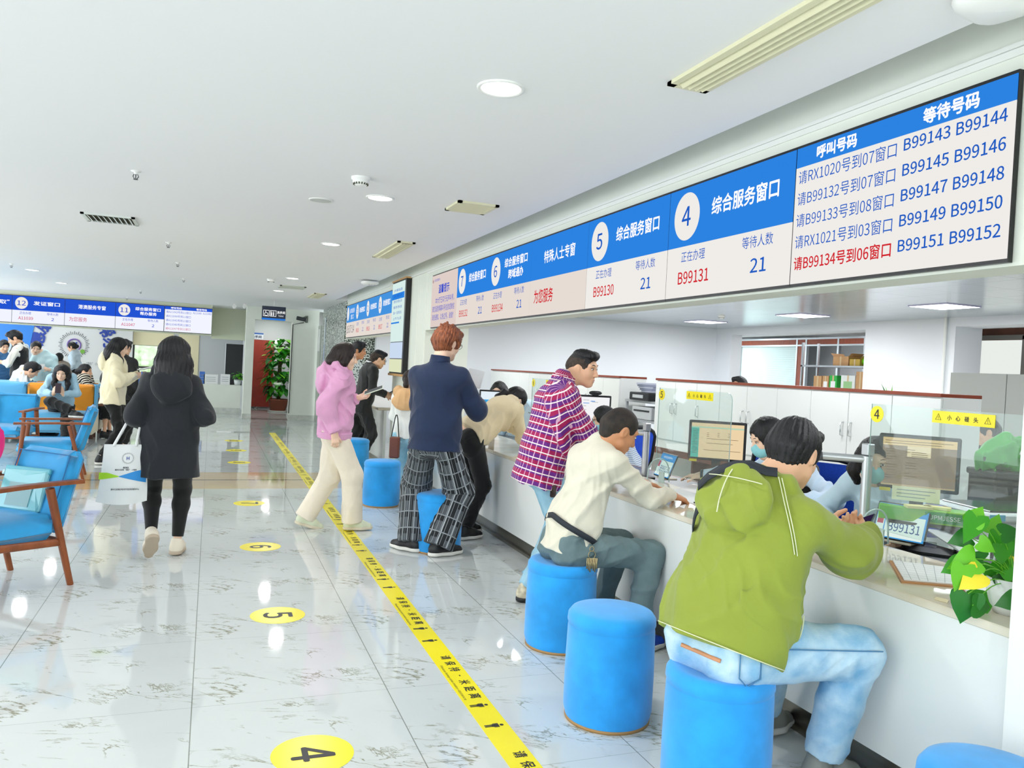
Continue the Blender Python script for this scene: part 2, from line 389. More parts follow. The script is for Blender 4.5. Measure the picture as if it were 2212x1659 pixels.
# glazed wooden partition behind the office opening
XP = 12.5
WOOD = mat('red_brown_wood', '#8A3E22', 0.45, noise=0.18, nscale=7, stretch=(1, 6, 1))
ALU = mat('aluminium', '#C3C8CC', 0.32, metal=0.8)
BLIND = mat('white_slat_blind', '#DCEFEE', 0.6)
def slats(m):
    nt = m.node_tree; L = nt.links.new; b = nt.nodes['Principled BSDF']
    tc = nt.nodes.new('ShaderNodeTexCoord'); wv = nt.nodes.new('ShaderNodeTexWave'); wv.bands_direction = 'Z'; wv.inputs['Scale'].default_value = 14
    L(tc.outputs['Object'], wv.inputs['Vector']); r = nt.nodes.new('ShaderNodeValToRGB'); L(wv.outputs[0], r.inputs[0])
    r.color_ramp.elements[0].color = lin('#B4D2D0'); r.color_ramp.elements[1].color = lin('#EAF6F5'); L(r.outputs[0], b.inputs['Base Color'])
slats(BLIND)
pt = empty('glazed_partition', (XP, 14, 0), 0, 'red-brown wooden office partition with white slat blinds behind the cabinets', 'partition')
def part(name, mb, m, par): 
    o = mb.build(name, m); o.parent = par; o.matrix_parent_inverse = Matrix.Translation(par.location).inverted() if par.rotation_euler.z == 0 else (Matrix.Translation(par.location) @ Matrix.Rotation(par.rotation_euler.z, 4, 'Z')).inverted(); return o
posts = [17.9, 16.78+0.02, 14.72, 14.42, 13.44, 12.70, 12.2, 11.0]
mb = MB()
for a, b_ in zip(posts[:-1], posts[1:]): mb.box((XP, b_+0.02, 2.335), (XP+0.05, a-0.02, 2.45))
part('header_panel', mb, WOOD, pt)
mb = MB()
for y in posts: mb.box((XP-0.01, y-0.025, 0), (XP+0.06, y+0.025, 2.47))
mb.box((XP-0.012, 11, 2.30), (XP+0.06, 17.9, 2.335)); mb.box((XP-0.012, 11, 2.45), (XP+0.06, 17.9, 2.49)); part('frame', mb, ALU, pt)
for a, b_ in ((17.9, 16.8), (16.8, 14.72), (12.2, 11.0)):
    mb = MB(); mb.box((XP+0.03, b_+0.03, 0.9), (XP+0.04, a-0.03, 2.3)); part('blind', mb, BLIND, pt)
mb = MB(); mb.box((XP, 14.44, 0), (XP+0.05, 14.70, 2.3)); mb.box((XP, 12.22, 0), (XP+0.05, 12.68, 2.3)); part('wood_panel', mb, WOOD, pt)
mb = MB(); mb.box((XP, 11.0, 0), (XP+0.05, 17.9, 0.9)); part('lower_panel', mb, WOOD, pt)
# office door with its window at the right edge
dr = struct('door_1', MB().box((11.6, 7.0, 0), (11.66, 9.52, 2.48)), mat('door_wood_dark', '#5E3526', 0.45, noise=0.15, nscale=6))
p1 = MB(); p1.box((11.56, 9.40, 0), (11.6, 9.52, 2.36)); p1.box((11.56, 8.45, 0), (11.6, 8.62, 2.36)); p1.box((11.56, 7.0, 2.30), (11.6, 9.52, 2.37)); p1.build('frame', mat('steel_frame', '#8E8C86', 0.35, metal=0.6), dr)
MB().box((11.585, 8.62, 1.2), (11.598, 9.40, 2.29)).build('pane', emit('lit_room_pane', '#EEF3EE', 0.95), dr)
# ------------------------------------------------------------------ windows of the far left office
gr = mat('garden_foliage', '#66804A', 0.8, noise=0.6, nscale=6, hex2='#A6B39A')
struct('garden_outside', MB().box((-5.5, 27.0, -0.5), (3.0, 27.1, 3.2)), gr)
BLK = mat('black_plastic', '#14161A', 0.4)
for i, (a, b_) in enumerate(((-1.98, -0.99), (-0.86, -0.34))):
    wd = MB(); wd.box((a, 23.5, 0.55), (a+0.04, 23.54, 1.98)); wd.box((b_-0.04, 23.5, 0.55), (b_, 23.54, 1.98)); wd.box((a, 23.5, 0.95), (b_, 23.54, 1.0)); wd.box((a, 23.5, 1.56), (b_, 23.54, 1.60))
    wo = struct('window_%d' % (i+1), wd, BLK)
    MB().box((a+0.04, 23.515, 0.55), (b_-0.04, 23.52, 1.98)).build('pane', pane('clear_glass'), wo)
    MB().box((a, 23.47, 1.57 if i == 0 else 0.60), (b_, 23.49, 1.98)).build('roller_blind', mat('cream_roller_blind', '#E4DCB8', 0.8), wo)
# ------------------------------------------------------------------ lamps
LAMP = emit('lamp_glow', '#FFFDF6', 9.0)
RIM = mat('white_enamel', '#F2F2EE', 0.35)
spots = [(1.028, 3.007, 'nearest round ceiling light, large and alone at top centre'), (1.02, 5.39, 'round ceiling light beside the smoke detector'),
         (1.027, 7.81, 'round ceiling light left of the long slatted vent'), (1.012, 11.54, 'round ceiling light above the flush vent, before the last of its row'), (1.005, 13.92, 'small farthest round ceiling light, near the restroom sign'),
         (-2.56, 13.73, 'round ceiling light at far left above board 12'), (-2.54, 16.05, 'round ceiling light at far left, beyond its twin')]
for i, (x, y, lb) in enumerate(spots):
    d = empty('ceiling_downlight', (x, y, CEIL), 0, lb, 'ceiling light', 'round ceiling downlights')
    MB().lathe([(0.078, -0.003), (0.086, -0.008), (0.095, -0.006), (0.096, 0.0)], 40).build('rim', RIM, d)
    MB().cyl((0, 0, -0.004), 0.079, 0.003, 40).build('diffuser', LAMP, d)
def spot(x, y, e=12.0, z=CEIL-0.012, r=0.085, col=(1, 0.985, 0.97)):
    l = bpy.data.lights.new('disc_glow', 'AREA'); l.shape = 'DISK'; l.size = r*2; l.energy = e; l.color = col
    o = bpy.data.objects.new('disc_glow', l); COL.objects.link(o); o.location = (x, y, z); return o
for x, y, _ in spots: spot(x, y)
for x in (1.03, -0.77, -2.56, -4.4, -6.2):  # more lamps out of view, without fixtures, added to light the hall
    for y in (-4.2, -1.8, 0.6, 3.0, 5.4, 7.8, 10.2, 12.6, 15.0, 17.4):
        if x > 0 and y > 0: continue
        if x > -3 and y > 4 : continue
        if x > -1 and y > 0: continue
        spot(x, y)
for x, y in ((1.5, 20.5), (1.5, 22), (-3.5, 22), (-1.2, 22), (-5.5, 22)): spot(x, y, 14)
# square office panels
PANEL = emit('office_glow', '#F4F2FF', 6.0)
for k, y in enumerate((7.72, 10.37, 13.07)):
    d = empty('square_ceiling_panel_light', (8.88, y, CEIL), 0, ('nearest square office light, right of the others', 'middle square office light above the cabinets', 'farthest square office light, near the end wall')[k], 'ceiling light', 'square office ceiling lights')
    MB().box((-0.3, -0.3, -0.012), (0.3, 0.3, 0)).build('frame', mat('lilac_frame', '#C9C4E6', 0.4), d); MB().box((-0.285, -0.285, -0.014), (0.285, 0.285, -0.01)).build('diffuser', PANEL, d)
def office_light(x, y, e):
    l = bpy.data.lights.new('office_glow', 'AREA'); l.size = 0.58; l.energy = e; l.color = (0.97, 0.98, 1)
    o = bpy.data.objects.new('office_glow', l); COL.objects.link(o); o.location = (x, y, CEIL-0.02)
for y in (7.72, 10.37, 13.07, 5.0, 2.3): office_light(8.88, y, 40)
for y in (2.3, 5.0, 7.72, 10.37, 13.0): office_light(3.9, y, 30); office_light(6.6, y, 36)  # unseen lamps without panels, added to brighten the cabinets and office
for y in (13.0, 16.5): office_light(11.6, y, 20)
office_light(11.2, 5.5, 20)
# ------------------------------------------------------------------ display boards
HDR = emit('screen_header_blue', '#2E86E6', 0.95); HDRD = emit('screen_header_deep_blue', '#2456D8', 0.95)
SCRW = emit('screen_white', '#F3F0EC', 0.97); SCRP = emit('screen_warm_white', '#EFE4DC', 0.92); SCRB = emit('screen_bluish_white', '#F2F5FF', 1.0)
INKW = emit('letters_white', '#FFFFFF', 1.05); INKB = emit('letters_blue', '#1F5FC8', 0.95); INKR = emit('letters_red', '#D8232E', 0.95); INKM = emit('letters_crimson', '#D23B6E', 0.95); INKN = emit('letters_deep_blue', '#2A4BD0', 0.95)
BEZ = mat('black_bezel', '#0E0F12', 0.35)
def letters(par, name, m, items, U, V, W, H, N, d=0.003):
    """items: (text, u_left, u_right, v, height[, bold]); u, v are fractions of the panel"""
    for it in items:
        mb = MB(); s, u0, u1, v, h = it[:5]; bold = it[5] if len(it) > 5 else 0.0
        O = np.array(U)*((u0+u1)/2*W)+np.array(V)*(v*H)+np.array(N)*d
        put_text(mb, s, O, U, V, h*H, 'c', (u1-u0)*W, bold)
        mb.build(name, m, par)
def disc(par, name, m, u, v, r, U, V, W, H, N, d=0.002, n=40, ru=None):
    mb = MB(); O = np.array(U)*(u*W)+np.array(V)*(v*H)+np.array(N)*d; ru = ru or r
    mb.add([O+np.array(U)*(ru*math.cos(2*math.pi*i/n))+np.array(V)*(r*math.sin(2*math.pi*i/n)) for i in range(n)], [tuple(range(n))])
    return mb.build(name, m, par)
def panel(origin, U, N, label, hv, group, hdr=HDR, body=SCRW, W=1.0, H=0.575, frame=0.012):
    """one flat screen of a board: origin at its lower left corner as read"""
    U = np.array(U, float); V = np.array((0, 0, 1.0)); N = np.array(N, float)
    p = empty('fascia_display_panel', origin, 0, label, 'display', group)  # screens are mounted flat on the fascia, not hung from the ceiling
    M = Matrix(((U[0], N[0], 0, 0), (U[1], N[1], 0, 0), (0, 0, 1, 0), (0, 0, 0, 1)))
    MB().box((0.001, -0.022, -frame), (W-0.001, -0.003, H+frame), M=M).build('bezel', BEZ, p)
    mb = MB()
    if hv > 0: mb.cur = 1; mb.box((0.004, -0.003, H*(1-hv)), (W-0.004, 0.0, H), M=M)
    mb.cur = 0; mb.box((0.004, -0.003, 0), (W-0.004, 0.0, H*(1-hv)), M=M)
    mb.build('screen', [body, hdr], p)
    return p, (U, V, W, H, N)
def window_panel(origin, U, N, label, group, num, title, now, wait, hdr=HDR, body=SCRW, ink=INKB, red=INKR, two=None, W=1.0, H=0.575):
    p, g = panel(origin, U, N, label, 0.535, group, hdr, body, W, H)
    disc(p, 'number_disc', SCRW, 0.175, 0.735, 0.125, *g, ru=0.118)
    letters(p, 'number', ink, [(num, 0.175-0.04*len(num), 0.175+0.04*len(num), 0.735, 0.175, 0.01)], *g, d=0.005)
    ti = [(title, 0.40, 0.90, 0.755, 0.14, 0.02)] if not two else [(title, 0.40, 0.92, 0.815, 0.125, 0.02), (two, 0.50, 0.84, 0.64, 0.125, 0.02)]
    letters(p, 'lettering', INKW, ti, *g)
    letters(p, 'lettering', ink, [('正在办理', 0.145, 0.36, 0.365, 0.092), ('等待人数', 0.66, 0.88, 0.375, 0.092), (wait, 0.73 if len(wait) > 1 else 0.75, 0.84 if len(wait) > 1 else 0.80, 0.185, 0.112, 0.01)], *g)
    letters(p, 'lettering', red, [(now, 0.125, 0.40, 0.175, 0.112, 0.01)], *g)
    return p
UX, NX = (0, -1, 0), (-1, 0, 0)
G1 = 'screens of the near display board'
xb, zb = 2.30, 1.862
p, g = panel((xb, 2.78, zb), UX, NX, 'nearest screen of the board, listing called and waiting numbers in rows', 0.145, G1)
letters(p, 'lettering', INKW, [('呼叫号码', 0.127, 0.342, 0.925, 0.088, 0.03), ('等待号码', 0.651, 0.868, 0.925, 0.088, 0.03)], *g)
rows = ['请RX1020号到07窗口', '请B99132号到07窗口', '请B99133号到08窗口', '请RX1021号到03窗口']
it = []
for k, s in enumerate(rows): it.append((s, 0.025, 0.541, 0.775-0.158*k, 0.092))
letters(p, 'lettering', INKB, it, *g)
it = []
for k in range(5): it += [('B991%d' % (43+2*k), 0.573, 0.765, 0.79-0.158*k, 0.074, 0.012), ('B991%d' % (44+2*k), 0.789, 0.972, 0.79-0.158*k, 0.074, 0.012)]
letters(p, 'lettering', INKB, it, *g); letters(p, 'lettering', INKR, [('请B99134号到06窗口', 0.025, 0.541, 0.143, 0.092, 0.012)], *g)
window_panel((xb, 3.78, zb), UX, NX, 'screen for window 4 with red number B99131', G1, '4', '综合服务窗口', 'B99131', '21')
window_panel((xb, 4.78, zb), UX, NX, 'screen for window 5 with red number B99130', G1, '5', '综合服务窗口', 'B99130', '21')
p, g = panel((xb, 5.78, zb), UX, NX, 'screen without number disc between windows 5 and 6, short red greeting', 0.535, G1, HDR, SCRP)
letters(p, 'lettering', INKW, [('特殊人士专窗', 0.265, 0.805, 0.735, 0.15, 0.015)], *g); letters(p, 'lettering', INKR, [('为您服务', 0.10, 0.46, 0.235, 0.17, 0.012)], *g)
window_panel((xb, 6.78, zb), UX, NX, 'screen for window 6 with two-line title and red number B99134', G1, '6', '综合服务窗口', 'B99134', '21', two='跨域通办', body=SCRP)
window_panel((xb, 7.78, zb), UX, NX, 'screen for window 7 with red number B99132', G1, '7', '综合服务窗口', 'B99132', '21', body=SCRP)
p, g = panel((xb, 8.78, zb), UX, NX, 'pinkish notice screen at the far end of the near board', 0.0, G1, HDR, emit('screen_pinkish', '#EAD8D2', 0.9))
letters(p, 'lettering', INKN, [('温馨提示', 0.30, 0.72, 0.71, 0.155, 0.02), ('本大厅已实行无声叫号，', 0.19, 0.92, 0.50, 0.11), ('请您留意屏幕叫号信息或微信', 0.07, 0.94, 0.34, 0.11), ('消息通知，以免过号，谢谢！', 0.07, 0.92, 0.18, 0.11), ('大亚湾区政务服务中心', 0.10, 0.35, 0.90, 0.05)], *g)
disc(p, 'emblem', mat('emblem_grey_pink', '#B98E86', 0.6), 0.05, 0.89, 0.02, *g)
# farther board on the same side
G2 = 'screens of the farther display board'
for k, (num, ti, now, wt, lb) in enumerate((('1', '综合服务窗口', 'B99127', '21', 'nearest screen of the farther board, half behind the upright poster screen'), ('2', '综合服务窗口', 'B99126', '21', 'second screen from the near end of the farther board'), ('3', '综合服务窗口', 'B99128', '21', 'third screen from the near end of the farther board'))):
    window_panel((xb, 11.9+0.985*k, zb), UX, NX, lb, G2, num, ti, now, wt, hdr=emit('screen_header_pale_blue', '#4A9BEA', 0.9), body=SCRP, W=0.985)
p, g = panel((xb, 14.855, zb), UX, NX, 'farthest screen of the farther board, with a clock time', 0.535, G2, emit('screen_header_pale_blue', '#4A9BEA', 0.9), SCRP, W=0.985)
disc(p, 'number_disc', SCRW, 0.175, 0.735, 0.125, *g, ru=0.118); letters(p, 'lettering', INKW, [('自助服务', 0.40, 0.90, 0.81, 0.14), ('窗口', 0.50, 0.80, 0.62, 0.14)], *g)
letters(p, 'lettering', emit('letters_grey', '#5A6270', 0.9), [('16:07:14', 0.1, 0.9, 0.25, 0.24)], *g)
# board at the far left end of the hall
G3 = 'screens of the far left display board'
UF, NF = (1, 0, 0), (0, -1, 0); yb, zf = 19.5, 1.885
p, g = panel((-1.03, yb, zf), UF, NF, 'rightmost screen of the far left board, listing numbers in rows', 0.12, G3, HDRD, SCRB, H=0.565)
letters(p, 'lettering', INKW, [('呼叫号码', 0.13, 0.35, 0.94, 0.08, 0.02), ('等待号码', 0.66, 0.88, 0.94, 0.08, 0.02)], *g)
letters(p, 'lettering', INKN, [('请A110%d号到11窗口' % (43+k), 0.03, 0.55, 0.78-0.165*k, 0.09) for k in range(4)]+[('A11048', 0.59, 0.77, 0.80, 0.08), ('A11049', 0.80, 0.98, 0.80, 0.08)], *g)
letters(p, 'lettering', INKM, [('请A11047号到11窗口', 0.03, 0.55, 0.12, 0.09)], *g)
window_panel((-2.02, yb, zf), UF, NF, 'screen for window 11 on the far left board', G3, '11', '综合服务窗口', 'A11047', '2', HDRD, SCRB, INKN, INKM, two='帮办服务', W=0.985, H=0.565)
p, g = panel((-3.005, yb, zf), UF, NF, 'screen without number disc between windows 11 and 12', 0.535, G3, HDRD, SCRB, W=0.985, H=0.565)
letters(p, 'lettering', INKW, [('港澳服务专窗', 0.26, 0.80, 0.74, 0.15, 0.015)], *g); letters(p, 'lettering', INKM, [('为您服务', 0.09, 0.44, 0.25, 0.16)], *g)
window_panel((-3.99, yb, zf), UF, NF, 'screen for window 12 on the far left board', G3, '12', '发证窗口', 'A11039', '2', HDRD, SCRB, INKN, INKM, W=0.985, H=0.565)
p, g = panel((-4.975, yb, zf), UF, NF, 'screen cut by the left edge of the photo on the far left board', 0.535, G3, HDRD, SCRB, W=0.985, H=0.565)
letters(p, 'lettering', INKW, [('“自助通取”', 0.30, 0.95, 0.74, 0.15, 0.015)], *g)
# upright poster screen on the column
k = empty('poster_screen', (2.25, 10.30, 1.30), 0, 'tall narrow lit poster screen in a wooden frame on the column', 'display')
mb = MB(); mb.box((0.0, -0.41, -0.03), (0.075, 0.42, 0.0)); mb.box((0.0, -0.41, 1.22), (0.075, 0.42, 1.24)); mb.box((0.02, 0.40, 0), (0.075, 0.42, 1.22)); mb.build('wooden_frame', mat('tan_wood', '#C79A62', 0.5, noise=0.1, nscale=12), k)
MB().box((0.012, -0.40, 0.0), (0.075, 0.40, 1.22)).build('bezel', BEZ, k)
mb = MB(); mb.cur = 0; mb.box((0.005, -0.33, 0.42), (0.012, 0.39, 1.20)); mb.cur = 1; mb.box((0.004, -0.33, 0.98), (0.006, 0.39, 1.06)); mb.cur = 2; mb.box((0.005, -0.33, 0.02), (0.012, 0.39, 0.19)); mb.cur = 3; mb.box((0.005, -0.33, 0.20), (0.012, 0.39, 0.41)); mb.cur = 1; mb.box((0.004, -0.10, 0.66), (0.006, 0.39, 0.68))
mb.build('screen', [emit('screen_mint', '#DDF3EE', 0.95), HDR, emit('screen_lime', '#E9EFC8', 0.9), emit('screen_pale_blue', '#CFE0F6', 0.95)], k)
mb = MB()
for i in range(6): put_text(mb, ('办事指南', '请关注微信公众号', '预约办理业务', '服务热线', '周一至周五', '上午九点')[i], (0.0035, 0.03, 1.10-0.075*i if i else 1.10), (0, -1, 0), (0, 0, 1), 0.035, 'c', 0.5)
mb.build('lettering', INKB, k)
# ------------------------------------------------------------------ floor stickers
YEL = mat('yellow_vinyl', '#FBE91C', 0.25, spec=0.4); INK = mat('black_print', '#17181A', 0.4)
ys = [(2.914, '4', 'yellow round floor sticker numbered 4, nearest of the row'), (4.556, '5', 'yellow round floor sticker numbered 5'), (6.235, '6', 'yellow round floor sticker numbered 6'), (8.10, '7', 'yellow round floor sticker numbered 7, before the tan floor band'),
      (11.2, '8', 'yellow round floor sticker numbered 8, just past the tan floor band'), (12.62, '9', 'second yellow floor sticker past the tan band'), (14.05, '10', 'third and farthest yellow floor sticker past the tan band')]
for y, n, lb in ys:
    s = empty('floor_sticker', (0.404, y, 0.0), 0, lb, 'sticker', 'yellow numbered floor stickers')
    MB().cyl((0, 0, 0.0004), 0.148, 0.0008, 56).build('vinyl_disc', YEL, s)
    mb = MB(); put_text(mb, n, (0, 0, 0.0016), (0, -1, 0), (1, 0, 0), 0.15 if len(n) < 2 else 0.13, 'c', None, 0.02); mb.build('number', INK, s)
s = empty('direction_sticker', (0.42, 15.6, 0), 0, 'small white direction sticker on the floor near the far doorway', 'sticker')
mb = MB(); mb.box((-0.28, -0.16, 0.0003), (-0.02, 0.16, 0.001)); mb.build('white_half', mat('white_vinyl', '#F7F7F7', 0.3), s); mb = MB(); mb.box((0.02, -0.16, 0.0003), (0.30, 0.16, 0.001)); mb.build('grey_half', mat('grey_vinyl', '#9AA09C', 0.3), s)
# distance tape
t = empty('distance_tape', (1.126, 9, 0), 0, 'long yellow distance tape running along the floor', 'floor tape')
MB().box((-0.058, -7.5, 0.0003), (0.058, 6.62, 0.0011)).build('tape', YEL, t)
mb = MB(); me = MB()
def icon(x, y):
    z = 0.0017
    mb.add([(x+0.030+0.0085*math.cos(a*math.pi/6), y+0.0085*math.sin(a*math.pi/6), z) for a in range(12)], [tuple(range(12))])
    for x0, x1, y0, y1 in ((-0.012, 0.018, -0.011, 0.011), (-0.005, 0.018, -0.017, -0.0125), (-0.005, 0.018, 0.0125, 0.017), (-0.042, -0.012, -0.0095, -0.0015), (-0.042, -0.012, 0.0015, 0.0095)):
        mb.add([(x+x0, y+y0, z), (x+x1, y+y0, z), (x+x1, y+y1, z), (x+x0, y+y1, z)], [(0, 1, 2, 3)])
y0 = 2.716-9
n0 = -1
while y0+n0*1.011 < 6.7:
    b_ = y0+n0*1.011
    for i, ch in enumerate('请保持一米距离'):
        yy = b_-0.0-i*0.078
        if -7.45 < yy < 6.58: put_text(mb, ch, (0.012, yy, 0.0017), (0, -1, 0), (1, 0, 0), 0.048, 'c', 0.012 if ch == '一' else 0.046, 0.015)
    for yy in (b_-7*0.078-0.02, b_-7*0.078-0.02-0.20+0.005):
        if -7.45 < yy < 6.58: icon(0.0, yy)
    if -7.0 < b_-0.3 < 6.3: put_text(me, 'Please keep one meter distance', (-0.040, b_-0.30, 0.0017), (0, -1, 0), (1, 0, 0), 0.017, 'c', 0.40)
    n0 += 1
mb.build('printed_characters', INK, t); me.build('printed_english', INK, t)
# ------------------------------------------------------------------ ceiling fittings
VENT = mat('cream_vent', '#E3DFBC', 0.5); DARK = mat('vent_dark', '#4A4A36', 0.8)
def vent(x0, x1, y0, y1, along, n, label, m=VENT, fr=0.028):
    v = empty('ceiling_vent', ((x0+x1)/2, (y0+y1)/2, CEIL), 0, label, 'vent', 'ceiling vents'); a, b_ = (x1-x0)/2, (y1-y0)/2
    MB().box((-a+0.01, -b_+0.01, -0.004), (a-0.01, b_-0.01, 0)).build('dark_hollow', DARK, v)  # dark sheet in place of the shaded hollow behind the slats
    mb = MB(); mb.box((-a, -b_, -0.014), (a, -b_+fr, 0)); mb.box((-a, b_-fr, -0.014), (a, b_, 0)); mb.box((-a, -b_, -0.014), (-a+fr, b_, 0)); mb.box((a-fr, -b_, -0.014), (a, b_, 0)); mb.build('frame', m, v)
    mb = MB()
    for i in range(n):
        t_ = (i+0.5)/n
        if along == 'y':
            x = -a+fr+(2*a-2*fr)*t_; wd = (2*a-2*fr)/n*0.31
            mb.add([(x-wd, -b_+fr, -0.006), (x+wd, -b_+fr, -0.024), (x+wd, b_-fr, -0.024), (x-wd, b_-fr, -0.006)], [(0, 1, 2, 3)])
        else:
            y = -b_+fr+(2*b_-2*fr)*t_; wd = (2*b_-2*fr)/n*0.5
            mb.add([(-a+fr, y-wd, -0.003), (-a+fr, y+wd, -0.014), (a-fr, y+wd, -0.014), (a-fr, y-wd, -0.003)], [(0, 1, 2, 3)])
    mb.build('slat', m, v); return v
vent(1.565, 1.735, 1.2, 2.64, 'y', 4, 'long cream slatted vent at the top right of the ceiling')
vent(1.50, 1.79, 5.14, 5.48, 'x', 9, 'short slatted vent right of the round light near the smoke detector')
vent(1.535, 1.70, 7.16, 8.38, 'y', 4, 'slatted vent halfway down the hall beside the counter edge')
vent(-1.065, -0.655, 7.43, 7.85, 'y', 9, 'square louvred vent alone on the left half of the ceiling', mat('white_vent', '#DDE2DC', 0.5))
vent(0.94, 1.33, 12.75, 13.2, 'x', 2, 'flush rectangular vent between the two farthest downlights', mat('grey_vent', '#C8CDBE', 0.5))
vent(1.57, 1.775, 13.75, 14.8, 'y', 4, 'farthest slatted vent, near the second display board')
d = empty('smoke_detector', (0.80, 4.87, CEIL), 0, 'white dome smoke detector on the ceiling near the camera', 'smoke detector', 'smoke detectors')
MB().lathe([(0.058, 0), (0.058, -0.014), (0.05, -0.018), (0.05, -0.03), (0.034, -0.05), (0.0, -0.052)], 36).build('housing', RIM, d)
mb = MB()
for i in range(16): a = i*math.pi/8; mb.box((0.036, -0.0035, -0.046), (0.046, 0.0035, -0.034), M=Matrix.Rotation(a, 4, 'Z'))
mb.build('slot', DARK, d)
d2 = copy_tree(d); d2.location = (0.75, 11.95, CEIL); d2['label'] = 'small distant smoke detector above the restroom sign'
d3 = copy_tree(d); d3.location = (8.2, 11.6, CEIL); d3['label'] = 'smoke detector on the office ceiling between two square lights'
d = empty('ceiling_speaker', (0.667, 5.716, CEIL), 0, 'flat round grille speaker beside the smoke detector', 'speaker')
MB().lathe([(0.0, -0.006), (0.066, -0.006), (0.072, -0.004)], 40).build('grille', mat('speaker_grille', '#C9CCC8', 0.6), d); MB().lathe([(0.072, -0.004), (0.078, -0.008), (0.083, 0)], 40).build('rim', RIM, d)
CHR = mat('chrome', '#C8CCD0', 0.18, metal=1.0)
for x, y, lb in ((-0.49, 5.51, 'nearest fire sprinkler hanging from the ceiling'), (-0.463, 8.9, 'second fire sprinkler from the camera'), (-0.445, 10.8, 'third fire sprinkler from the camera'), (-0.446, 13.08, 'fourth fire sprinkler from the camera'), (-2.68, 12.97, 'fire sprinkler at far left'), (-1.3, 16.5, 'distant fire sprinkler above screen 11'), (-1.76, 19.0, 'farthest fire sprinkler, just in front of the far left board')):
    s = empty('fire_sprinkler', (x, y, CEIL), 0, lb, 'sprinkler', 'fire sprinklers')
    MB().lathe([(0.03, 0), (0.03, -0.004), (0.012, -0.008), (0.010, -0.022)], 16).build('escutcheon', RIM, s)
    mb = MB(); mb.tube([(0.010, 0, -0.02), (0.016, 0, -0.035), (0.006, 0, -0.05)], 0.0028, 6); mb.tube([(-0.010, 0, -0.02), (-0.016, 0, -0.035), (-0.006, 0, -0.05)], 0.0028, 6); mb.tube([(0, 0, -0.02), (0, 0, -0.05)], 0.003, 6); mb.cyl((0, 0, -0.054), 0.014, 0.003, 14); mb.build('frame_arms', mat('dark_chrome', '#55585C', 0.3, metal=0.9), s)
# router on the ceiling near the pillar, small one far away
r_ = empty('ceiling_wifi_router', (2.02, 1.63, CEIL), R(12), 'white rounded wireless access point at the top right corner', 'router', 'wireless access points')
mb = MB(); c = []
for j, (k_, z) in enumerate(((1.0, 0.0), (1.03, -0.012), (0.96, -0.03), (0.75, -0.042), (0.0, -0.045))):
    for i in range(40):
        a = 2*math.pi*i/40; q = (abs(math.cos(a))**4+abs(math.sin(a))**4)**-0.25
        c.append((0.105*k_*q*math.cos(a), 0.105*k_*q*math.sin(a), z))
mb.add(c, [(j*40+i, j*40+(i+1) % 40, (j+1)*40+(i+1) % 40, (j+1)*40+i) for j in range(4) for i in range(40)], True); mb.build('shell', RIM, r_)
mb = MB()
for i in range(3): mb.box((-0.05+0.04*i, -0.075, -0.0445), (-0.03+0.04*i, -0.068, -0.036))
mb.build('indicator_mark', mat('grey_mark', '#7C807C', 0.5), r_)
r2 = copy_tree(r_); r2.location = (1.98, 10.9, CEIL-0.02); r2['label'] = 'small distant wireless access point above the poster screen'
# hanging restroom sign
SG = empty('restroom_sign', (1.11, 16.4, 2.16), 0, 'dark hanging sign with wheelchair and toilet pictograms near the doorway', 'sign')
MB().box((-0.225, -0.03, 0.0), (0.225, 0.03, 0.27), 0.006).build('sign_box', mat('navy_sign', '#13233C', 0.4), SG)
MB().box((-0.222, -0.034, 0.0), (0.222, -0.03, 0.035)).build('blue_strip', emit('sign_blue', '#2F7DE0', 0.9), SG)
mb = MB()
for a in (-0.2, -0.07):
    for x0, x1, z0, z1 in ((0, .115, .07, .078), (0, .115, .182, .19), (0, .008, .07, .19), (.107, .115, .07, .19)): mb.box((a+x0, -0.034, z0), (a+x1, -0.0302, z1))
mb.tube([(-0.155, -0.034, 0.172), (-0.155, -0.034, 0.135), (-0.12, -0.034, 0.135), (-0.108, -0.034, 0.10)], 0.006, 6); mb.tube([(-0.145+0.03*math.cos(t_), -0.034, 0.112+0.03*math.sin(t_)) for t_ in np.linspace(2.3, 5.8, 14)], 0.005, 6)
mb.cyl((-0.155, -0.034, 0.168), 0.009, 0.006, 10)
for a in (-0.042, -0.005): mb.box((a-0.009, -0.034, 0.085), (a+0.009, -0.0302, 0.15)); mb.box((a-0.006, -0.034, 0.157), (a+0.006, -0.0302, 0.17))
put_text(mb, '洗手间', (0.135, -0.0335, 0.155), (1, 0, 0), (0, 0, 1), 0.05, 'c', 0.15, 0.02); put_text(mb, 'Toilet', (0.135, -0.0335, 0.09), (1, 0, 0), (0, 0, 1), 0.035, 'c', 0.10)
mb.build('pictogram', INKW, SG)
mb = MB(); mb.tube([(0, 0, 0.27), (0, 0, CEIL-2.16)], 0.008); mb.build('hanging_rod', RIM, SG)
for x, y, lb in ((0.42, 18.6, 'left of two small white ceiling spotlights by the far left fascia'), (0.62, 18.2, 'right of two small white ceiling spotlights, next to the restroom sign')):
    s = empty('emergency_spotlight', (x, y, CEIL), 0, lb, 'spotlight', 'small ceiling spotlights')
    MB().lathe([(0.03, 0), (0.03, -0.03), (0.0, -0.03)], 16).build('mount', RIM, s); MB().cyl((0, 0, 0), 0.04, 0.08, 16, M=Matrix.Translation((0, -0.04, -0.07)) @ Matrix.Rotation(R(75), 4, 'X')).build('lamp_head', RIM, s)
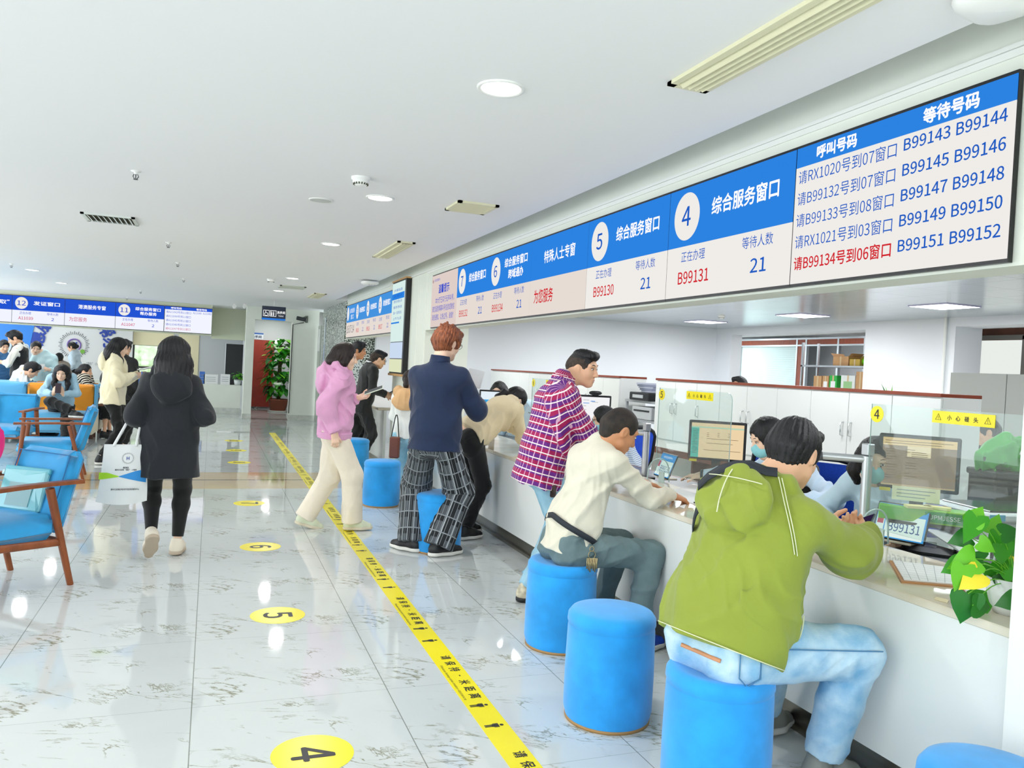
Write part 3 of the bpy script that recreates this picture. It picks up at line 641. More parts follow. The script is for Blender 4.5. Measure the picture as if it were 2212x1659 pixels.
# CCTV camera on an arm by the doorway
cc = empty('security_camera', (1.95, 18.74, 2.36), 0, 'dark bullet security camera on a bracket right of the doorway', 'camera')
mb = MB(); mb.box((0.03, 0.11, -0.10), (0.09, 0.145, 0.06)); mb.tube([(0.06, 0.10, 0.02), (0.06, 0.0, 0.05), (-0.05, -0.05, 0.0)], 0.012); mb.build('bracket', mat('grey_bracket', '#6B7064', 0.5), cc)
mb = MB(); M_ = Matrix.Translation((-0.06, -0.05, -0.03)) @ Matrix.Rotation(R(100), 4, 'Y') @ Matrix.Rotation(R(18), 4, 'X'); mb.cyl((0, 0, -0.12), 0.045, 0.22, 20, M=M_); mb.build('camera_body', mat('dark_camera', '#2B2E30', 0.4), cc)
mb = MB(); mb.tube([(0.0, 0.1, -0.1), (-0.24, 0.13, -0.16), (-0.245, 0.14, -2.2)], 0.012, 6); mb.build('cable', mat('dark_cable', '#3A3E3E', 0.6), cc)
cm = empty('dome_camera', (5.33, 14.72, 2.48), 0, 'small white dome camera at the top of the office end wall', 'camera')
MB().ell((0, 0, 0), (0.075, 0.075, 0.06)).build('dome', RIM, cm); MB().ell((-0.03, -0.055, -0.02), (0.03, 0.03, 0.025)).build('lens', BLK, cm)
# doorway surroundings
dr2 = struct('door_2', MB().box((0.95, 22.80, 0.05), (1.60, 22.86, 1.88)), mat('red_brown_door', '#9E3322', 0.45, noise=0.1, nscale=5))
pl = empty('door_plate', (1.12, 22.84, 1.98), 0, 'small blue and white name plate above the red door', 'sign'); MB().box((-0.18, -0.01, -0.09), (0.18, 0.0, 0.09)).build('plate', mat('plate_white', '#E9F0F6', 0.4), pl); MB().box((-0.18, -0.012, 0.05), (0.18, -0.01, 0.09)).build('blue_band', mat('plate_blue', '#2C63B8', 0.4), pl)
mb = MB(); put_text(mb, '洗手间', (0, -0.0125, -0.02), (1, 0, 0), (0, 0, 1), 0.07, 'c', 0.26, 0.03); mb.build('lettering', mat('plate_ink', '#20345C', 0.5), pl)
# service door and sign strip beside the granite
dr3 = struct('door_3', MB().box((2.28, 18.3, 0), (2.30, 18.85, 2.2)), mat('steel_door', '#AEB6AC', 0.3, metal=0.5)); MB().box((2.262, 18.42, 1.02), (2.28, 18.45, 1.25)).build('handle', ALU, dr3)
nb = empty('wall_notice', (2.27, 18.55, 1.62), 0, 'white framed notice on the steel service door', 'notice'); MB().box((0, -0.16, 0), (0.012, 0.16, 0.50)).build('sheet', mat('notice_paper', '#E8EAE6', 0.6), nb)
st = empty('sign_strip', (2.285, 17.75, 1.35), 0, 'narrow upright white strip with blue print on the granite column', 'sign'); MB().box((0, -0.05, 0), (0.012, 0.05, 1.0)).build('strip', mat('strip_white', '#DDE8EE', 0.5), st)
mb = MB()
for i in range(4): put_text(mb, '政务服务'[i], (-0.001, 0, 0.36-0.085*i), (0, -1, 0), (0, 0, 1), 0.075, 'c', 0.075, 0.02)
mb.build('lettering', mat('strip_blue', '#1F52C8', 0.5), st)
# ------------------------------------------------------------------ service counters
def at(x, y, D): return CO+ray(x, y)*D
CWHITE = mat('counter_white_laminate', '#E9ECE9', 0.18, spec=0.5)
MARBT = mat('beige_marble_top', '#E3DCCB', 0.06, noise=0.06, nscale=5, hex2='#D3C6AE')
STEEL = mat('brushed_steel', '#8A857A', 0.28, metal=0.9, noise=0.12, nscale=4, stretch=(1, 0.15, 6))
TOP = 0.735
c = empty('service_counter', (2.28, 5.3, 0), 0, 'long white front service counter with beige marble top and steel kick plate', 'counter')
part('front_panel', MB().box((2.28, 1.665, 0.135), (2.32, 9.09, TOP-0.03)), CWHITE, c)
part('marble_top', MB().box((2.275, 1.665, TOP-0.03), (2.86, 9.09, TOP), 0.004), MARBT, c)
part('kick_plate', MB().box((2.345, 1.665, 0), (2.37, 9.09, 0.135)), STEEL, c)
part('kick_foot', MB().box((2.325, 1.665, 0), (2.345, 9.09, 0.02)), STEEL, c)
part('inner_panel', MB().box((2.80, 1.665, 0), (2.84, 9.09, TOP-0.03)), CWHITE, c)
c2 = empty('farther_service_counter', (2.2, 13, 0), 0, 'white farther counter beyond the column where the man in a black suit stands', 'counter')
part('front_panel', MB().box((2.24, 10.80, 0.1), (2.28, 14.9, 0.78)), CWHITE, c2); part('top', MB().box((2.15, 10.80, 0.78), (2.95, 14.9, 0.82), 0.005), MARBT, c2); part('kick_plate', MB().box((2.29, 10.80, 0), (2.31, 14.9, 0.1)), STEEL, c2)
DESKW = mat('desk_brown_edge', '#7A4630', 0.4, noise=0.1, nscale=6); DESKT = mat('desk_grey_top', '#5D6266', 0.35); DESKL = mat('desk_pale_top', '#D8D8D2', 0.35)
# staff worktop behind the ledge
s = empty('staff_worktop', (3.3, 5, 0), 0, 'dark staff worktop running behind the marble ledge', 'desk')
part('top', MB().box((2.845, 1.7, 0.675), (3.27, 9.0, 0.70), 0.004), DESKT, s); part('edge', MB().box((3.27, 1.7, 0.672), (3.285, 9.0, 0.70)), DESKW, s)
for y in (1.75, 3.3, 4.95, 6.6, 8.9): part('side_panel', MB().box((2.86, y, 0), (3.24, y+0.03, 0.675)), DESKW, s)
s = empty('side_desk', (4.4, 6, 0), 0, 'brown-edged low desk in front of the white cabinets', 'desk')
part('top', MB().box((4.45, 4.3, 0.67), (4.98, 9.2, 0.70), 0.004), DESKL, s); part('edge', MB().box((4.435, 4.3, 0.635), (4.45, 9.2, 0.70)), DESKW, s)
for y in (4.35, 6.7, 9.15): part('side_panel', MB().box((4.5, y, 0), (4.95, y+0.03, 0.67)), DESKW, s)
# white storage cabinets with red-brown tops
CABW = mat('cabinet_white', '#EEF1EE', 0.3); CABL = mat('cabinet_cap_red_wood', '#8E3D22', 0.35, noise=0.12, nscale=8); GAP = mat('cabinet_gap', '#9EA6A4', 0.8)
HND = mat('satin_handle', '#D2D6D6', 0.25, metal=0.7)
def cabinet(y0, nd, label, handles, dw=0.45, end=False):
    """doors counted towards +Y from y0"""
    y1 = y0+nd*dw; k = empty('storage_cabinet', (5.0, y0, 0), 0, label, 'cabinet', 'white storage cabinets')
    b_ = lambda lo, hi, *a: MB().box((lo[0]-5.0, lo[1]-y0, lo[2]), (hi[0]-5.0, hi[1]-y0, hi[2]), *a)
    b_((5.015, y0+0.001, 0.0), (5.40, y1-0.001, 1.395)).build('body', CABW, k); b_((4.985, y0+0.001, 1.395), (5.405, y1-0.001, 1.422), 0.003).build('top_board', CABL, k)
    b_((4.99, y0+0.001, 0.0), (5.015, y1-0.001, 0.70)).build('lower_front', CABW, k)
    for i in range(nd):
        d = b_((4.995, y0+i*dw+0.003, 0.715), (5.015, y0+(i+1)*dw-0.003, 1.385), 0.003).build('door', CABW, k)
        h = handles[i]
        if h:
            yy = (i+ (0.10 if h < 0 else 0.90))*dw
            m = MB(); m.tube([(-0.005, yy, 1.02), (-0.035, yy, 1.03), (-0.035, yy, 1.13), (-0.005, yy, 1.14)], 0.006, 6); m.build('handle', HND, d)
    return k
cabinet(4.315, 3, 'white cabinet nearest the right edge, behind the window 4 shield', (0, 1, -1)); cabinet(5.665, 3, 'middle white cabinet of the right run, behind the masked woman in a black vest', (-1, 1, -1))
cabinet(7.015, 3, 'white cabinet at the far end of the right run, behind the window 5 shield', (1, 1, -1), 0.43)
cabinet(9.22, 4, 'white cabinet at the near end of the far run, behind the plaid-shirted man', (0, 1, -1, 1), 0.46); cabinet(11.06, 4, 'middle white cabinet of the far run, behind the window 6 shield', (-1, 1, -1, 1), 0.44); cabinet(12.82, 3, 'farthest white cabinet, at the end wall', (-1, 1, -1), 0.5)
# ------------------------------------------------------------------ stools
VEL = mat('blue_velvet', '#1B9BE8', 0.8, noise=0.14, nscale=7, sheen=0.3, bump=0.12, bscale=14)
def stool(x, y, label, r=0.182, h=0.455, dent=0.0):
    s = empty('velvet_stool', (x, y, 0), random.uniform(0, 6), label, 'stool', 'blue velvet drum stools')
    pr = [(r-0.006, 0.012), (r+0.003, 0.05), (r+0.004, 0.2), (r, h-0.075), (r-0.002, h-0.062)]
    MB().lathe(pr, 56).build('drum', VEL, s)
    MB().lathe([(r-0.003, h-0.064), (r+0.003, h-0.05), (r+0.001, h-0.025), (r-0.012, h-0.007), (r-0.035, h-dent*0.3), (r*0.5, h+0.006-dent), (0, h+0.008-dent)], 56).build('seat_cushion', VEL, s)
    MB().lathe([(r-0.02, 0), (r-0.004, 0), (r-0.003, 0.013), (r-0.02, 0.013)], 48).build('base_ring', mat('stool_base_wood', '#A9824E', 0.5), s)
    return s
stool(1.685, 2.274, 'nearest full blue stool, under the man in the green hooded jacket', dent=0.02); stool(1.615, 2.935, 'empty blue stool between the green-jacketed and cream-sweatered men')
stool(1.776, 3.79, 'blue stool under the man in the cream sweater', dent=0.02); stool(1.70, 5.95, 'blue stool half hidden behind the plaid trousers of the navy-sweatered man')
stool(1.655, 7.92, 'blue stool standing free beside the girl in pale jeans'); stool(1.745, 10.12, 'farthest blue stool, behind the pink hoodie'); stool(1.96, 1.46, 'blue stool cut off at the bottom edge of the photo')
# ------------------------------------------------------------------ wooden arm chairs
CW = mat('walnut_wood', '#8C4A22', 0.38, noise=0.22, nscale=6, stretch=(4, 4, 1)); CB = mat('chair_blue_fabric', '#279FDC', 0.75, noise=0.08, nscale=9, sheen=0.3); CBD = mat('chair_blue_piping', '#2A6FA8', 0.7)
def cushion(name, lo, hi, par, m, M=None, bev=0.03):
    o = MB().box(lo, hi, bev, M=M).build(name, m, par)
    md = o.modifiers.new('round', 'SUBSURF'); md.levels = 2; md.render_levels = 2
    for p in o.data.polygons: p.use_smooth = True
    return o
def bar(par, name, a, b, w, h, m, taper=1.0):
    """tapering rounded bar from a to b"""
    a, b = Vector(a), Vector(b); t = (b-a).normalized(); x = t.cross(Vector((0, 1, 0)) if abs(t.y) < 0.9 else Vector((1, 0, 0))).normalized(); y = t.cross(x).normalized(); vs = []
    n = 12
    for p, k in ((a, 1.0), (b, taper)):
        for i in range(n):
            an = 2*math.pi*(i+0.5)/n; c_, s_ = math.cos(an), math.sin(an); q = (abs(c_)**3.2+abs(s_)**3.2)**(-1/3.2)
            vs.append(p+x*(w/2*k*q*c_)+y*(h/2*k*q*s_))
    m_ = MB(); m_.add(vs, [(i, (i+1) % n, n+(i+1) % n, n+i) for i in range(n)], True); m_.add(vs[:n], [tuple(range(n))[::-1]]); m_.add(vs[n:], [tuple(range(n))])
    return m_.build(name, m, par)
def armchair(x, y, rz, label):
    c = empty('wooden_armchair', (x, y, 0), rz, label, 'chair', 'wooden armchairs with blue cushions')
    for sx in (-1, 1):
        bar(c, 'leg', (sx*0.285, 0.16, 0.60), (sx*0.285, 0.315, 0.0), 0.05, 0.042, CW, 0.72)
        bar(c, 'leg', (sx*0.285, -0.25, 0.60), (sx*0.285, -0.30, 0.0), 0.045, 0.045, CW, 0.72)
        m = MB(); pts = chaikin([(sx*0.285, -0.34, 0.615), (sx*0.285, 0.10, 0.625), (sx*0.285, 0.36, 0.62)], 2)
        for i in range(len(pts)-1): pass
        vs = []; n = len(pts)
        for p in pts:
            for dx, dz in ((-0.033, -0.008), (0.033, -0.008), (0.033, 0.008), (0.026, 0.014), (-0.026, 0.014), (-0.033, 0.008)): vs.append((p.x+dx, p.y, p.z+dz))
        m.add(vs, [(i*6+k, i*6+(k+1) % 6, (i+1)*6+(k+1) % 6, (i+1)*6+k) for i in range(n-1) for k in range(6)]); m.add(vs[:6], [tuple(range(6))]); m.add(vs[-6:], [tuple(range(6))[::-1]])
        m.build('armrest', CW, c)
        bar(c, 'side_rail', (sx*0.28, -0.28, 0.30), (sx*0.28, 0.26, 0.27), 0.045, 0.03, CW)
    bar(c, 'front_rail', (-0.28, -0.27, 0.30), (0.28, -0.27, 0.30), 0.045, 0.03, CW); bar(c, 'rear_rail', (-0.28, 0.25, 0.27), (0.28, 0.25, 0.27), 0.045, 0.03, CW)
    cushion('seat_cushion', (-0.275, -0.32, 0.285), (0.275, 0.24, 0.435), c, CB, None, 0.05)
    Mb = Matrix.Translation((0, 0.20, 0.33)) @ Matrix.Rotation(R(-17), 4, 'X')
    cushion('back_cushion', (-0.255, -0.02, 0.0), (0.255, 0.095, 0.50), c, CB, Mb, 0.04)
    m = MB(); m.tube([Mb @ Vector(p) for p in ((-0.235, -0.018, 0.02), (-0.235, -0.018, 0.46), (0.235, -0.018, 0.46), (0.235, -0.018, 0.02))], 0.004, 6); m.build('piping', CBD, c)
    return c
armchair(-1.165, 5.37, R(-46), 'nearest wooden armchair with blue cushions, a teal pouch on its seat')
armchair(-1.56, 9.72, R(-84), 'wooden armchair with blue cushions seen side-on in front of the orange bench')
armchair(-2.35, 11.4, R(-8), 'wooden armchair with blue cushions at the left edge, behind the side-on one')
# translucent pouch leaning on the near chair
pch = empty('zip_pouch', (-1.06, 5.52, 0.425), R(-46+8), 'translucent teal zip pouch leaning on the nearest armchair', 'pouch')
TEAL = mat('teal_pvc', '#7CC9D2', 0.2, coat=0.4); M_ = Matrix.Rotation(R(-16), 4, 'X')
o = MB().box((-0.17, -0.02, 0.0), (0.17, 0.02, 0.26), 0.015, M=M_).build('bag', TEAL, pch); md = o.modifiers.new('round', 'SUBSURF'); md.levels = 1; md.render_levels = 1
MB().box((-0.175, -0.012, 0.235), (0.175, 0.012, 0.27), 0.006, M=M_).build('zip_band', mat('teal_band', '#4FB3C4', 0.3), pch); MB().box((-0.09, -0.025, 0.03), (0.09, -0.019, 0.17), 0, M=M_).build('paper_inside', mat('pouch_paper', '#8FB9BC', 0.5), pch); MB().box((-0.195, -0.01, 0.21), (-0.172, 0.01, 0.24), 0.004, M=M_).build('zip_pull', mat('pouch_pull', '#BFE6EA', 0.3), pch)
# ------------------------------------------------------------------ bench
ORG = mat('orange_fabric', '#F79A1E', 0.7, sheen=0.2); BBL = mat('bench_blue_fabric', '#5FB0DC', 0.7, sheen=0.2); BEI = mat('beige_panel', '#E4DAC0', 0.5); BRN = mat('dark_brown_wood', '#5A3422', 0.45)
def bench(y0, d, label):
    b_ = empty('waiting_bench', (-3.2, y0, 0), 0, label, 'bench', 'upholstered waiting benches'); xs = [(-1.6, 'b'), (-0.35, 'b'), (0.62, 'o'), (1.53, None)]
    for (a, k), (e, _) in zip(xs[:-1], xs[1:]):
        cushion('seat_cushion', (a+0.005, min(0, d*0.62), 0.16 if True else 0, ), (e-0.005, max(0, d*0.62), 0.46), b_, BBL, None, 0.03)
        cushion('back_cushion', (a+0.005, min(d*0.62, d*0.80), 0.40), (e-0.005, max(d*0.62, d*0.80), 0.86), b_, ORG if k == 'o' else BBL, None, 0.03)
    MB().box((-1.6, min(d*0.80, d*0.9), 0.14), (1.53, max(d*0.80, d*0.9), 0.85), 0.01).build('back_shell', BBL, b_)
    MB().box((1.53, min(d*0.1, d*0.9), 0.13), (1.57, max(d*0.1, d*0.9), 0.47)).build('end_panel', BEI, b_); MB().box((1.53, min(d*0.62, d*0.9), 0.47), (1.56, max(d*0.62, d*0.9), 0.86), 0.008).build('back_end_panel', BBL, b_)
    for x in (-1.5, 1.48):
        for y in (0.06*d, 0.86*d): MB().box((x-0.03, y-0.03, 0), (x+0.03, y+0.03, 0.16)).build('leg', BRN, b_)
    return b_
bench(13.2, 0.9, 'blue and orange waiting bench on which the cross-legged woman sits'); bench(15.02, -0.9, 'waiting bench back to back behind the orange one')
# ------------------------------------------------------------------ clear shields on the ledge
ACR = pane('clear_acrylic', '#F4FAF8', 0.9, 0.05); EDGE = mat('acrylic_edge', '#B9D2CE', 0.15)
def shield(y0, num, label, x=2.83, wd=0.80):
    """y0: far (left-hand) edge"""
    k = empty('counter_shield', (x, y0, TOP), 0, label, 'shield', 'clear acrylic counter shields'); h = 0.63; r = 0.05
    out = [(0, 0, 0.07), (0, 0, h)]+[(0, -wd+r-r*math.sin(a), h-r+r*math.cos(a)) for a in np.linspace(0, math.pi/2, 8)]+[(0, -wd, 0.07)]
    m = MB(); n = len(out); vs = [(-0.003, p[1], p[2]) for p in out]+[(0.003, p[1], p[2]) for p in out]
    m.add(vs, [tuple(range(n)), tuple(range(2*n-1, n-1, -1))]); m.build('clear_sheet', ACR, k)
    m = MB()
    m.add(vs, [(i, (i+1) % n, n+(i+1) % n, n+i) for i in range(n)]); m.build('sheet_edge', EDGE, k)
    for yy in (-0.08, -wd+0.08):
        m = MB(); m.tube(chaikin([(-0.11, yy, 0.003), (-0.10, yy, 0.13), (-0.02, yy, 0.17), (0.05, yy, 0.13), (0.06, yy, 0.003)], 2), 0.004, 6); m.build('foot', EDGE, k)
        MB().box((-0.004, yy-0.03, 0.0), (0.004, yy+0.03, 0.075)).build('foot_plate', EDGE, k)
    m = MB(); m.cyl((0, 0, 0), 0.037, 0.002, 36, M=Matrix.Translation((-0.0035, -0.035, h-0.045)) @ Matrix.Rotation(R(-90), 4, 'Y')); d = m.build('number_sticker', YEL, k)
    m = MB(); put_text(m, num, (-0.0062, -0.035, h-0.045), (0, -1, 0), (0, 0, 1), 0.042, 'c', None, 0.012); m.build('number', INK, d)
    y1 = -0.33; d = MB().box((-0.0055, y1-0.285, h-0.058), (-0.0035, y1, h-0.008)).build('warning_strip', YEL, k)
    m = MB()
    for i, ch in enumerate('小心碰头'): put_text(m, ch, (-0.0062, y1-0.083-0.04*i, h-0.034), (0, -1, 0), (0, 0, 1), 0.02, 'c', 0.02, 0.015)
    for yy in (y1-0.03, y1-0.255):
        m.tube([(-0.0062, yy+0.013, h-0.045), (-0.0062, yy, h-0.02), (-0.0062, yy-0.013, h-0.045)], 0.0013, 4, closed=True); put_text(m, '!', (-0.0062, yy, h-0.036), (0, -1, 0), (0, 0, 1), 0.013, 'c', 0.003)
    m.build('lettering', INK, d); return k
shield(2.81, '4', 'clear acrylic shield with yellow number 4 at the near end of the ledge'); shield(4.65, '5', 'clear acrylic shield with yellow number 5 beside the cream-sweatered man'); shield(6.92, '6', 'clear acrylic shield with yellow number 6 behind the plaid-shirted man')
# ------------------------------------------------------------------ monitors
def frame_to(P, yaw_to=None):
    """matrix whose -Y faces the point yaw_to"""
    d = np.array(yaw_to)-np.array(P); return math.atan2(d[0], -d[1])
def monitor(P, wd, ht, label, screen, look=(0, 0, 0), turn=0):
    P = [float(v) for v in P]; k = empty('computer_monitor', (P[0], P[1], 0.70), frame_to(P, look)+R(turn), label, 'monitor', 'computer monitors'); z = P[2]-0.70
    MB().box((-wd/2, 0, z-ht/2), (wd/2, 0.03, z+ht/2), 0.006).build('housing', BLK, k)
    b_ = 0.017
    sc = MB().box((-wd/2+b_, -0.001, z-ht/2+b_), (wd/2-b_, 0.0005, z+ht/2-b_)).build('screen', emit(*screen[0]), k)
    for nm, c_, x0, x1, y0, y1 in screen[1]:
        W_, H_ = wd-2*b_, ht-2*b_; MB().box((-W_/2+W_*x0, -0.002, z-H_/2+H_*y0), (-W_/2+W_*x1, -0.0011, z-H_/2+H_*y1)).build(nm, emit(*c_), sc)
    m = MB()
    for x0, x1, v in screen[2]:
        W_, H_ = wd-2*b_, ht-2*b_; m.box((-W_/2+W_*x0, -0.0028, z-H_/2+H_*v), (-W_/2+W_*x1, -0.0021, z-H_/2+H_*v+0.0025))
    if m.v: m.build('lines_of_text', emit('screen_text_brown', '#6E5A3C', 0.7), sc)
    MB().box((-0.03, 0.03, 0.012), (0.03, 0.06, z)).build('stand', BLK, k); MB().box((-0.10, -0.05, 0), (0.10, 0.12, 0.012), 0.004).build('foot', BLK, k)
    MB().box((-wd/2+0.012, -0.003, z-ht/2-0.012), (-wd/2+0.06, 0.0, z-ht/2+0.004)).build('yellow_tag', mat('tag_yellow', '#E6D21E', 0.5), k)
    return k
rnd = random.Random(3)
l4 = [(0.05+0.27*c_, 0.05+0.27*c_+rnd.uniform(0.06, 0.17), 0.76-0.055*i) for c_ in (0, 1) for i in range(12) if rnd.random() < 0.85]+[(0.40, 0.60, 0.71), (0.40, 0.62, 0.67), (0.40, 0.62, 0.63)]+[(0.03, 0.95, 0.93), (0.03, 0.8, 0.88)]
monitor(at(1984, 1001, 3.75), 0.346, 0.262, 'black monitor with dimmed tan page behind the window 4 shield', (('screen_dim_tan', '#9C8872', 0.8), [('page_header', ('screen_header_tan', '#EFCF98', 0.9), 0.0, 1.0, 0.84, 1.0), ('dialog_box', ('screen_dialog', '#F2DDB4', 0.9), 0.34, 0.66, 0.62, 0.84), ('task_bar', ('screen_taskbar', '#CDB68E', 0.8), 0, 1, 0, 0.03)], l4))
l5 = [(0.03, 0.13, 0.80-0.045*i) for i in range(16)]+[(0.30+0.2*j, 0.34+0.2*j, 0.72-0.05*i) for i in range(3) for j in range(3)]+[(0.3, 0.9, 0.55), (0.3, 0.8, 0.42), (0.25, 0.95, 0.22)]
monitor(at(1549, 953, 5.25), 0.37, 0.262, 'black monitor with peach page and teal menu behind the window 5 shield', (('screen_peach', '#F2D8AE', 0.95), [('side_menu', ('screen_teal', '#58C4B4', 0.9), 0.0, 0.15, 0.0, 0.86), ('top_bar', ('screen_mint_bar', '#BCE0C4', 0.9), 0.0, 1, 0.86, 0.90)], l5))
l6 = [(0.1, 0.3, 0.9), (0.4, 0.6, 0.84), (0.1, 0.2, 0.72), (0.1, 0.22, 0.6), (0.1, 0.22, 0.48), (0.1, 0.2, 0.36), (0.1, 0.2, 0.24)]
m6 = monitor(at(1284, 893, 7.0), 0.30, 0.32, 'monitor with white page beside the plaid-shirted man', (('screen_page_white', '#F4F3F6', 1.0), [('blue_mark', ('screen_blue_mark', '#5FA2EE', 0.9), 0.35, 0.5, 0.86, 0.885), ('blue_note', ('screen_blue_mark', '#5FA2EE', 0.9), 0.1, 0.3, 0.80, 0.82)], l6), (2, 0, 0))
MB().ell((0.0, 0.0, float(at(1284, 893, 7.0)[2])-0.70+0.18), (0.06, 0.03, 0.022)).build('webcam', BLK, m6)
monitor(at(1066, 868, 8.2), 0.30, 0.24, 'small far monitor with blue and white page next to the leaning woman', (('screen_page_pale', '#E4F0F8', 1.0), [('blue_block', ('screen_cyan', '#3FA8E6', 0.95), 0.0, 0.35, 0.0, 0.6)], []))
# ------------------------------------------------------------------ document cameras on posts
LALU = mat('pale_aluminium', '#C9CED2', 0.3, metal=0.55)
def doccam(P, top, label, arm=(-0.75, 0.65)):
    k = empty('document_camera', (P[0], P[1], 0.70), 0, label, 'document camera', 'document cameras on posts'); h = top-0.70
    MB().box((-0.06, -0.06, 0), (0.06, 0.06, 0.02), 0.006).build('base', BLK, k)
    m = MB(); m.tube([(0, 0, 0.02), (0, 0, h-0.06)], 0.024, 12); m.build('post', LALU, k)
    a = Vector((arm[0], arm[1], 0)).normalized()
    m = MB(); p0 = Vector((0, 0, h-0.075)); m.tube([p0+a*-0.02, p0+a*0.20], 0.019, 10); m.build('arm', LALU, k)
    m = MB(); m.tube([p0+a*0.20, p0+a*0.24+Vector((0, 0, -0.004))], 0.021, 10); m.build('lens_head', mat('dark_grey_plastic', '#4C5054', 0.4), k)
    MB().box((-0.022, -0.022, h-0.055), (0.022, 0.022, h), 0.004).build('hinge_block', LALU, k); return k
doccam(atX(1866, 1125, 2.95), 1.17, 'grey document camera post left of the near monitor'); doccam(atX(1393, 1005, 2.95), 1.10, 'grey document camera post beside the window 5 shield'); doccam(atX(1172, 940, 3.1), 1.08, 'grey document camera post near the far monitor')
# ------------------------------------------------------------------ ticket tablets facing the visitors
def tablet(BL, BR, num, label, tilt=22):
    BL, BR = Vector(tuple(map(float, BL))), Vector(tuple(map(float, BR))); BL.z = BR.z = TOP; U = (BR-BL).normalized(); wd = 0.235; ht = 0.175
    k = empty('ticket_tablet', ((BL+BR)/2), math.atan2(U.y, U.x), label, 'tablet', 'ticket tablets on the ledge')
    T = Matrix.Translation((0, 0, 0.014)) @ Matrix.Rotation(R(-tilt), 4, 'X')
    MB().box((-wd/2, 0, 0), (wd/2, 0.010, ht), 0.004, M=T).build('housing', BLK, k)
    m = MB(); m.box((-wd/2+0.007, -0.0008, 0.007), (wd/2-0.007, 0.0, ht-0.007), M=T); sc = m.build('screen', emit('tablet_blue', '#3E9BE0', 0.95), k)
    MB().box((-wd/2+0.05, -0.0014, 0.012), (wd/2-0.015, -0.0009, 0.118), M=T).build('number_field', emit('tablet_mint', '#E2F3EC', 0.97), sc)
    MB().box((-wd/2+0.01, -0.0014, 0.012), (-wd/2+0.045, -0.0009, 0.118), M=T).build('portrait_field', emit('tablet_mint', '#E2F3EC', 0.97), sc); MB().box((-wd/2+0.014, -0.002, 0.07), (-wd/2+0.041, -0.0015, 0.114), M=T).build('portrait', emit('portrait_red', '#C8506A', 0.8), sc)
    ax = T.to_3x3() @ Vector((1, 0, 0)); vz = T.to_3x3() @ Vector((0, 0, 1))
    m = MB(); put_text(m, num, T @ Vector((0.018, -0.002, 0.062)), ax, vz, 0.042, 'c', 0.14, 0.01); m.build('number', emit('tablet_ink', '#2A5C9C', 0.8), sc)
    m = MB(); put_text(m, '大亚湾区政务服务中心', T @ Vector((0.0, -0.002, 0.145)), ax, vz, 0.015, 'c', 0.14); m.build('lettering', INKW, sc)
    MB().box((-0.06, 0.0, 0), (0.06, 0.10, 0.012), 0.003).build('stand', mat('stand_beige', '#CFC6B4', 0.5), k); return k
tablet(atZ(1891, 1166, TOP), atZ(1985, 1184, TOP), 'B99131', 'bright ticket tablet reading B99131 in front of the green-jacketed man'); tablet(atZ(1406, 1028, TOP), atZ(1447, 1042, TOP), 'B99130', 'ticket tablet reading B99130 in front of the cream-sweatered man')
# ------------------------------------------------------------------ papers, clipboard, pens on the ledge
PAP = mat('white_paper', '#F3F4F4', 0.7); PAPT = mat('paper_print', '#9AA0A4', 0.7)
def sheet(name, pts, z, label, cat, m=PAP, group=None, th=0.002):
    P = [atZ(x, y, z) for x, y in pts]; c_ = sum(P)/len(P); k = MB(); n = len(P)
    vs = [(p[0]-c_[0], p[1]-c_[1], 0) for p in P]+[(p[0]-c_[0], p[1]-c_[1], th) for p in P]
    k.add(vs, [tuple(range(n))[::-1], tuple(range(n, 2*n))]+[(i, (i+1) % n, n+(i+1) % n, n+i) for i in range(n)])
    return tag(k.build(name, m, loc=(c_[0], c_[1], z)), label, cat, group)
cb = empty('clipboard', (2.60, 2.265, TOP), R(0), 'tan clipboard with a printed form on the ledge near the potted plant', 'clipboard')
P4 = [atZ(x, y, TOP) for x, y in ((1921, 1213), (1947, 1259), (2066, 1270), (2070, 1232))]
P4 = [p-np.array((2.60, 2.265, TOP)) for p in P4]
def slab(P, z0, z1): 
    n = len(P); m = MB(); m.add([(p[0], p[1], z0) for p in P]+[(p[0], p[1], z1) for p in P], [tuple(range(n))[::-1], tuple(range(n, 2*n))]+[(i, (i+1) % n, n+(i+1) % n, n+i) for i in range(n)]); return m
slab(P4, 0, 0.006).build('board', mat('clipboard_tan', '#C08A58', 0.5), cb); ce = sum(P4)/4; P5 = [ce+(p-ce)*0.90 for p in P4]; fo = slab(P5, 0.0065, 0.011).build('form', PAP, cb)
m = MB()
for i in range(5):
    t_ = 0.15+0.17*i; a, b_ = P5[0]*(1-t_)+P5[3]*t_, P5[1]*(1-t_)+P5[2]*t_; d_ = (b_-a)/np.linalg.norm(b_-a)*0.0012; q = (P5[3]-P5[0])/np.linalg.norm(P5[3]-P5[0])*0.0008
    m.add([(*(a+q)[:2], 0.0113), (*(b_+q)[:2], 0.0113), (*(b_-q)[:2], 0.0113), (*(a-q)[:2], 0.0113)], [(0, 1, 2, 3)])
for i in range(7):
    t_ = 0.1+0.13*i; a, b_ = P5[0]*(1-t_)+P5[1]*t_, P5[3]*(1-t_)+P5[2]*t_; q = (P5[1]-P5[0])/np.linalg.norm(P5[1]-P5[0])*0.0006
    m.add([(*(a+q)[:2], 0.0113), (*(b_+q)[:2], 0.0113), (*(b_-q)[:2], 0.0113), (*(a-q)[:2], 0.0113)], [(0, 1, 2, 3)])
m.build('printed_grid_lines', PAPT, fo)
sheet('paper_form', [(1425, 1068), (1512, 1093), (1572, 1062), (1498, 1046)], TOP+0.001, 'white form under the hands of the cream-sweatered man', 'paper', PAP)
sheet('paper_scrap', [(1466, 1094), (1478, 1099), (1482, 1090)], TOP+0.001, 'tiny torn white paper scrap on the ledge edge', 'paper')
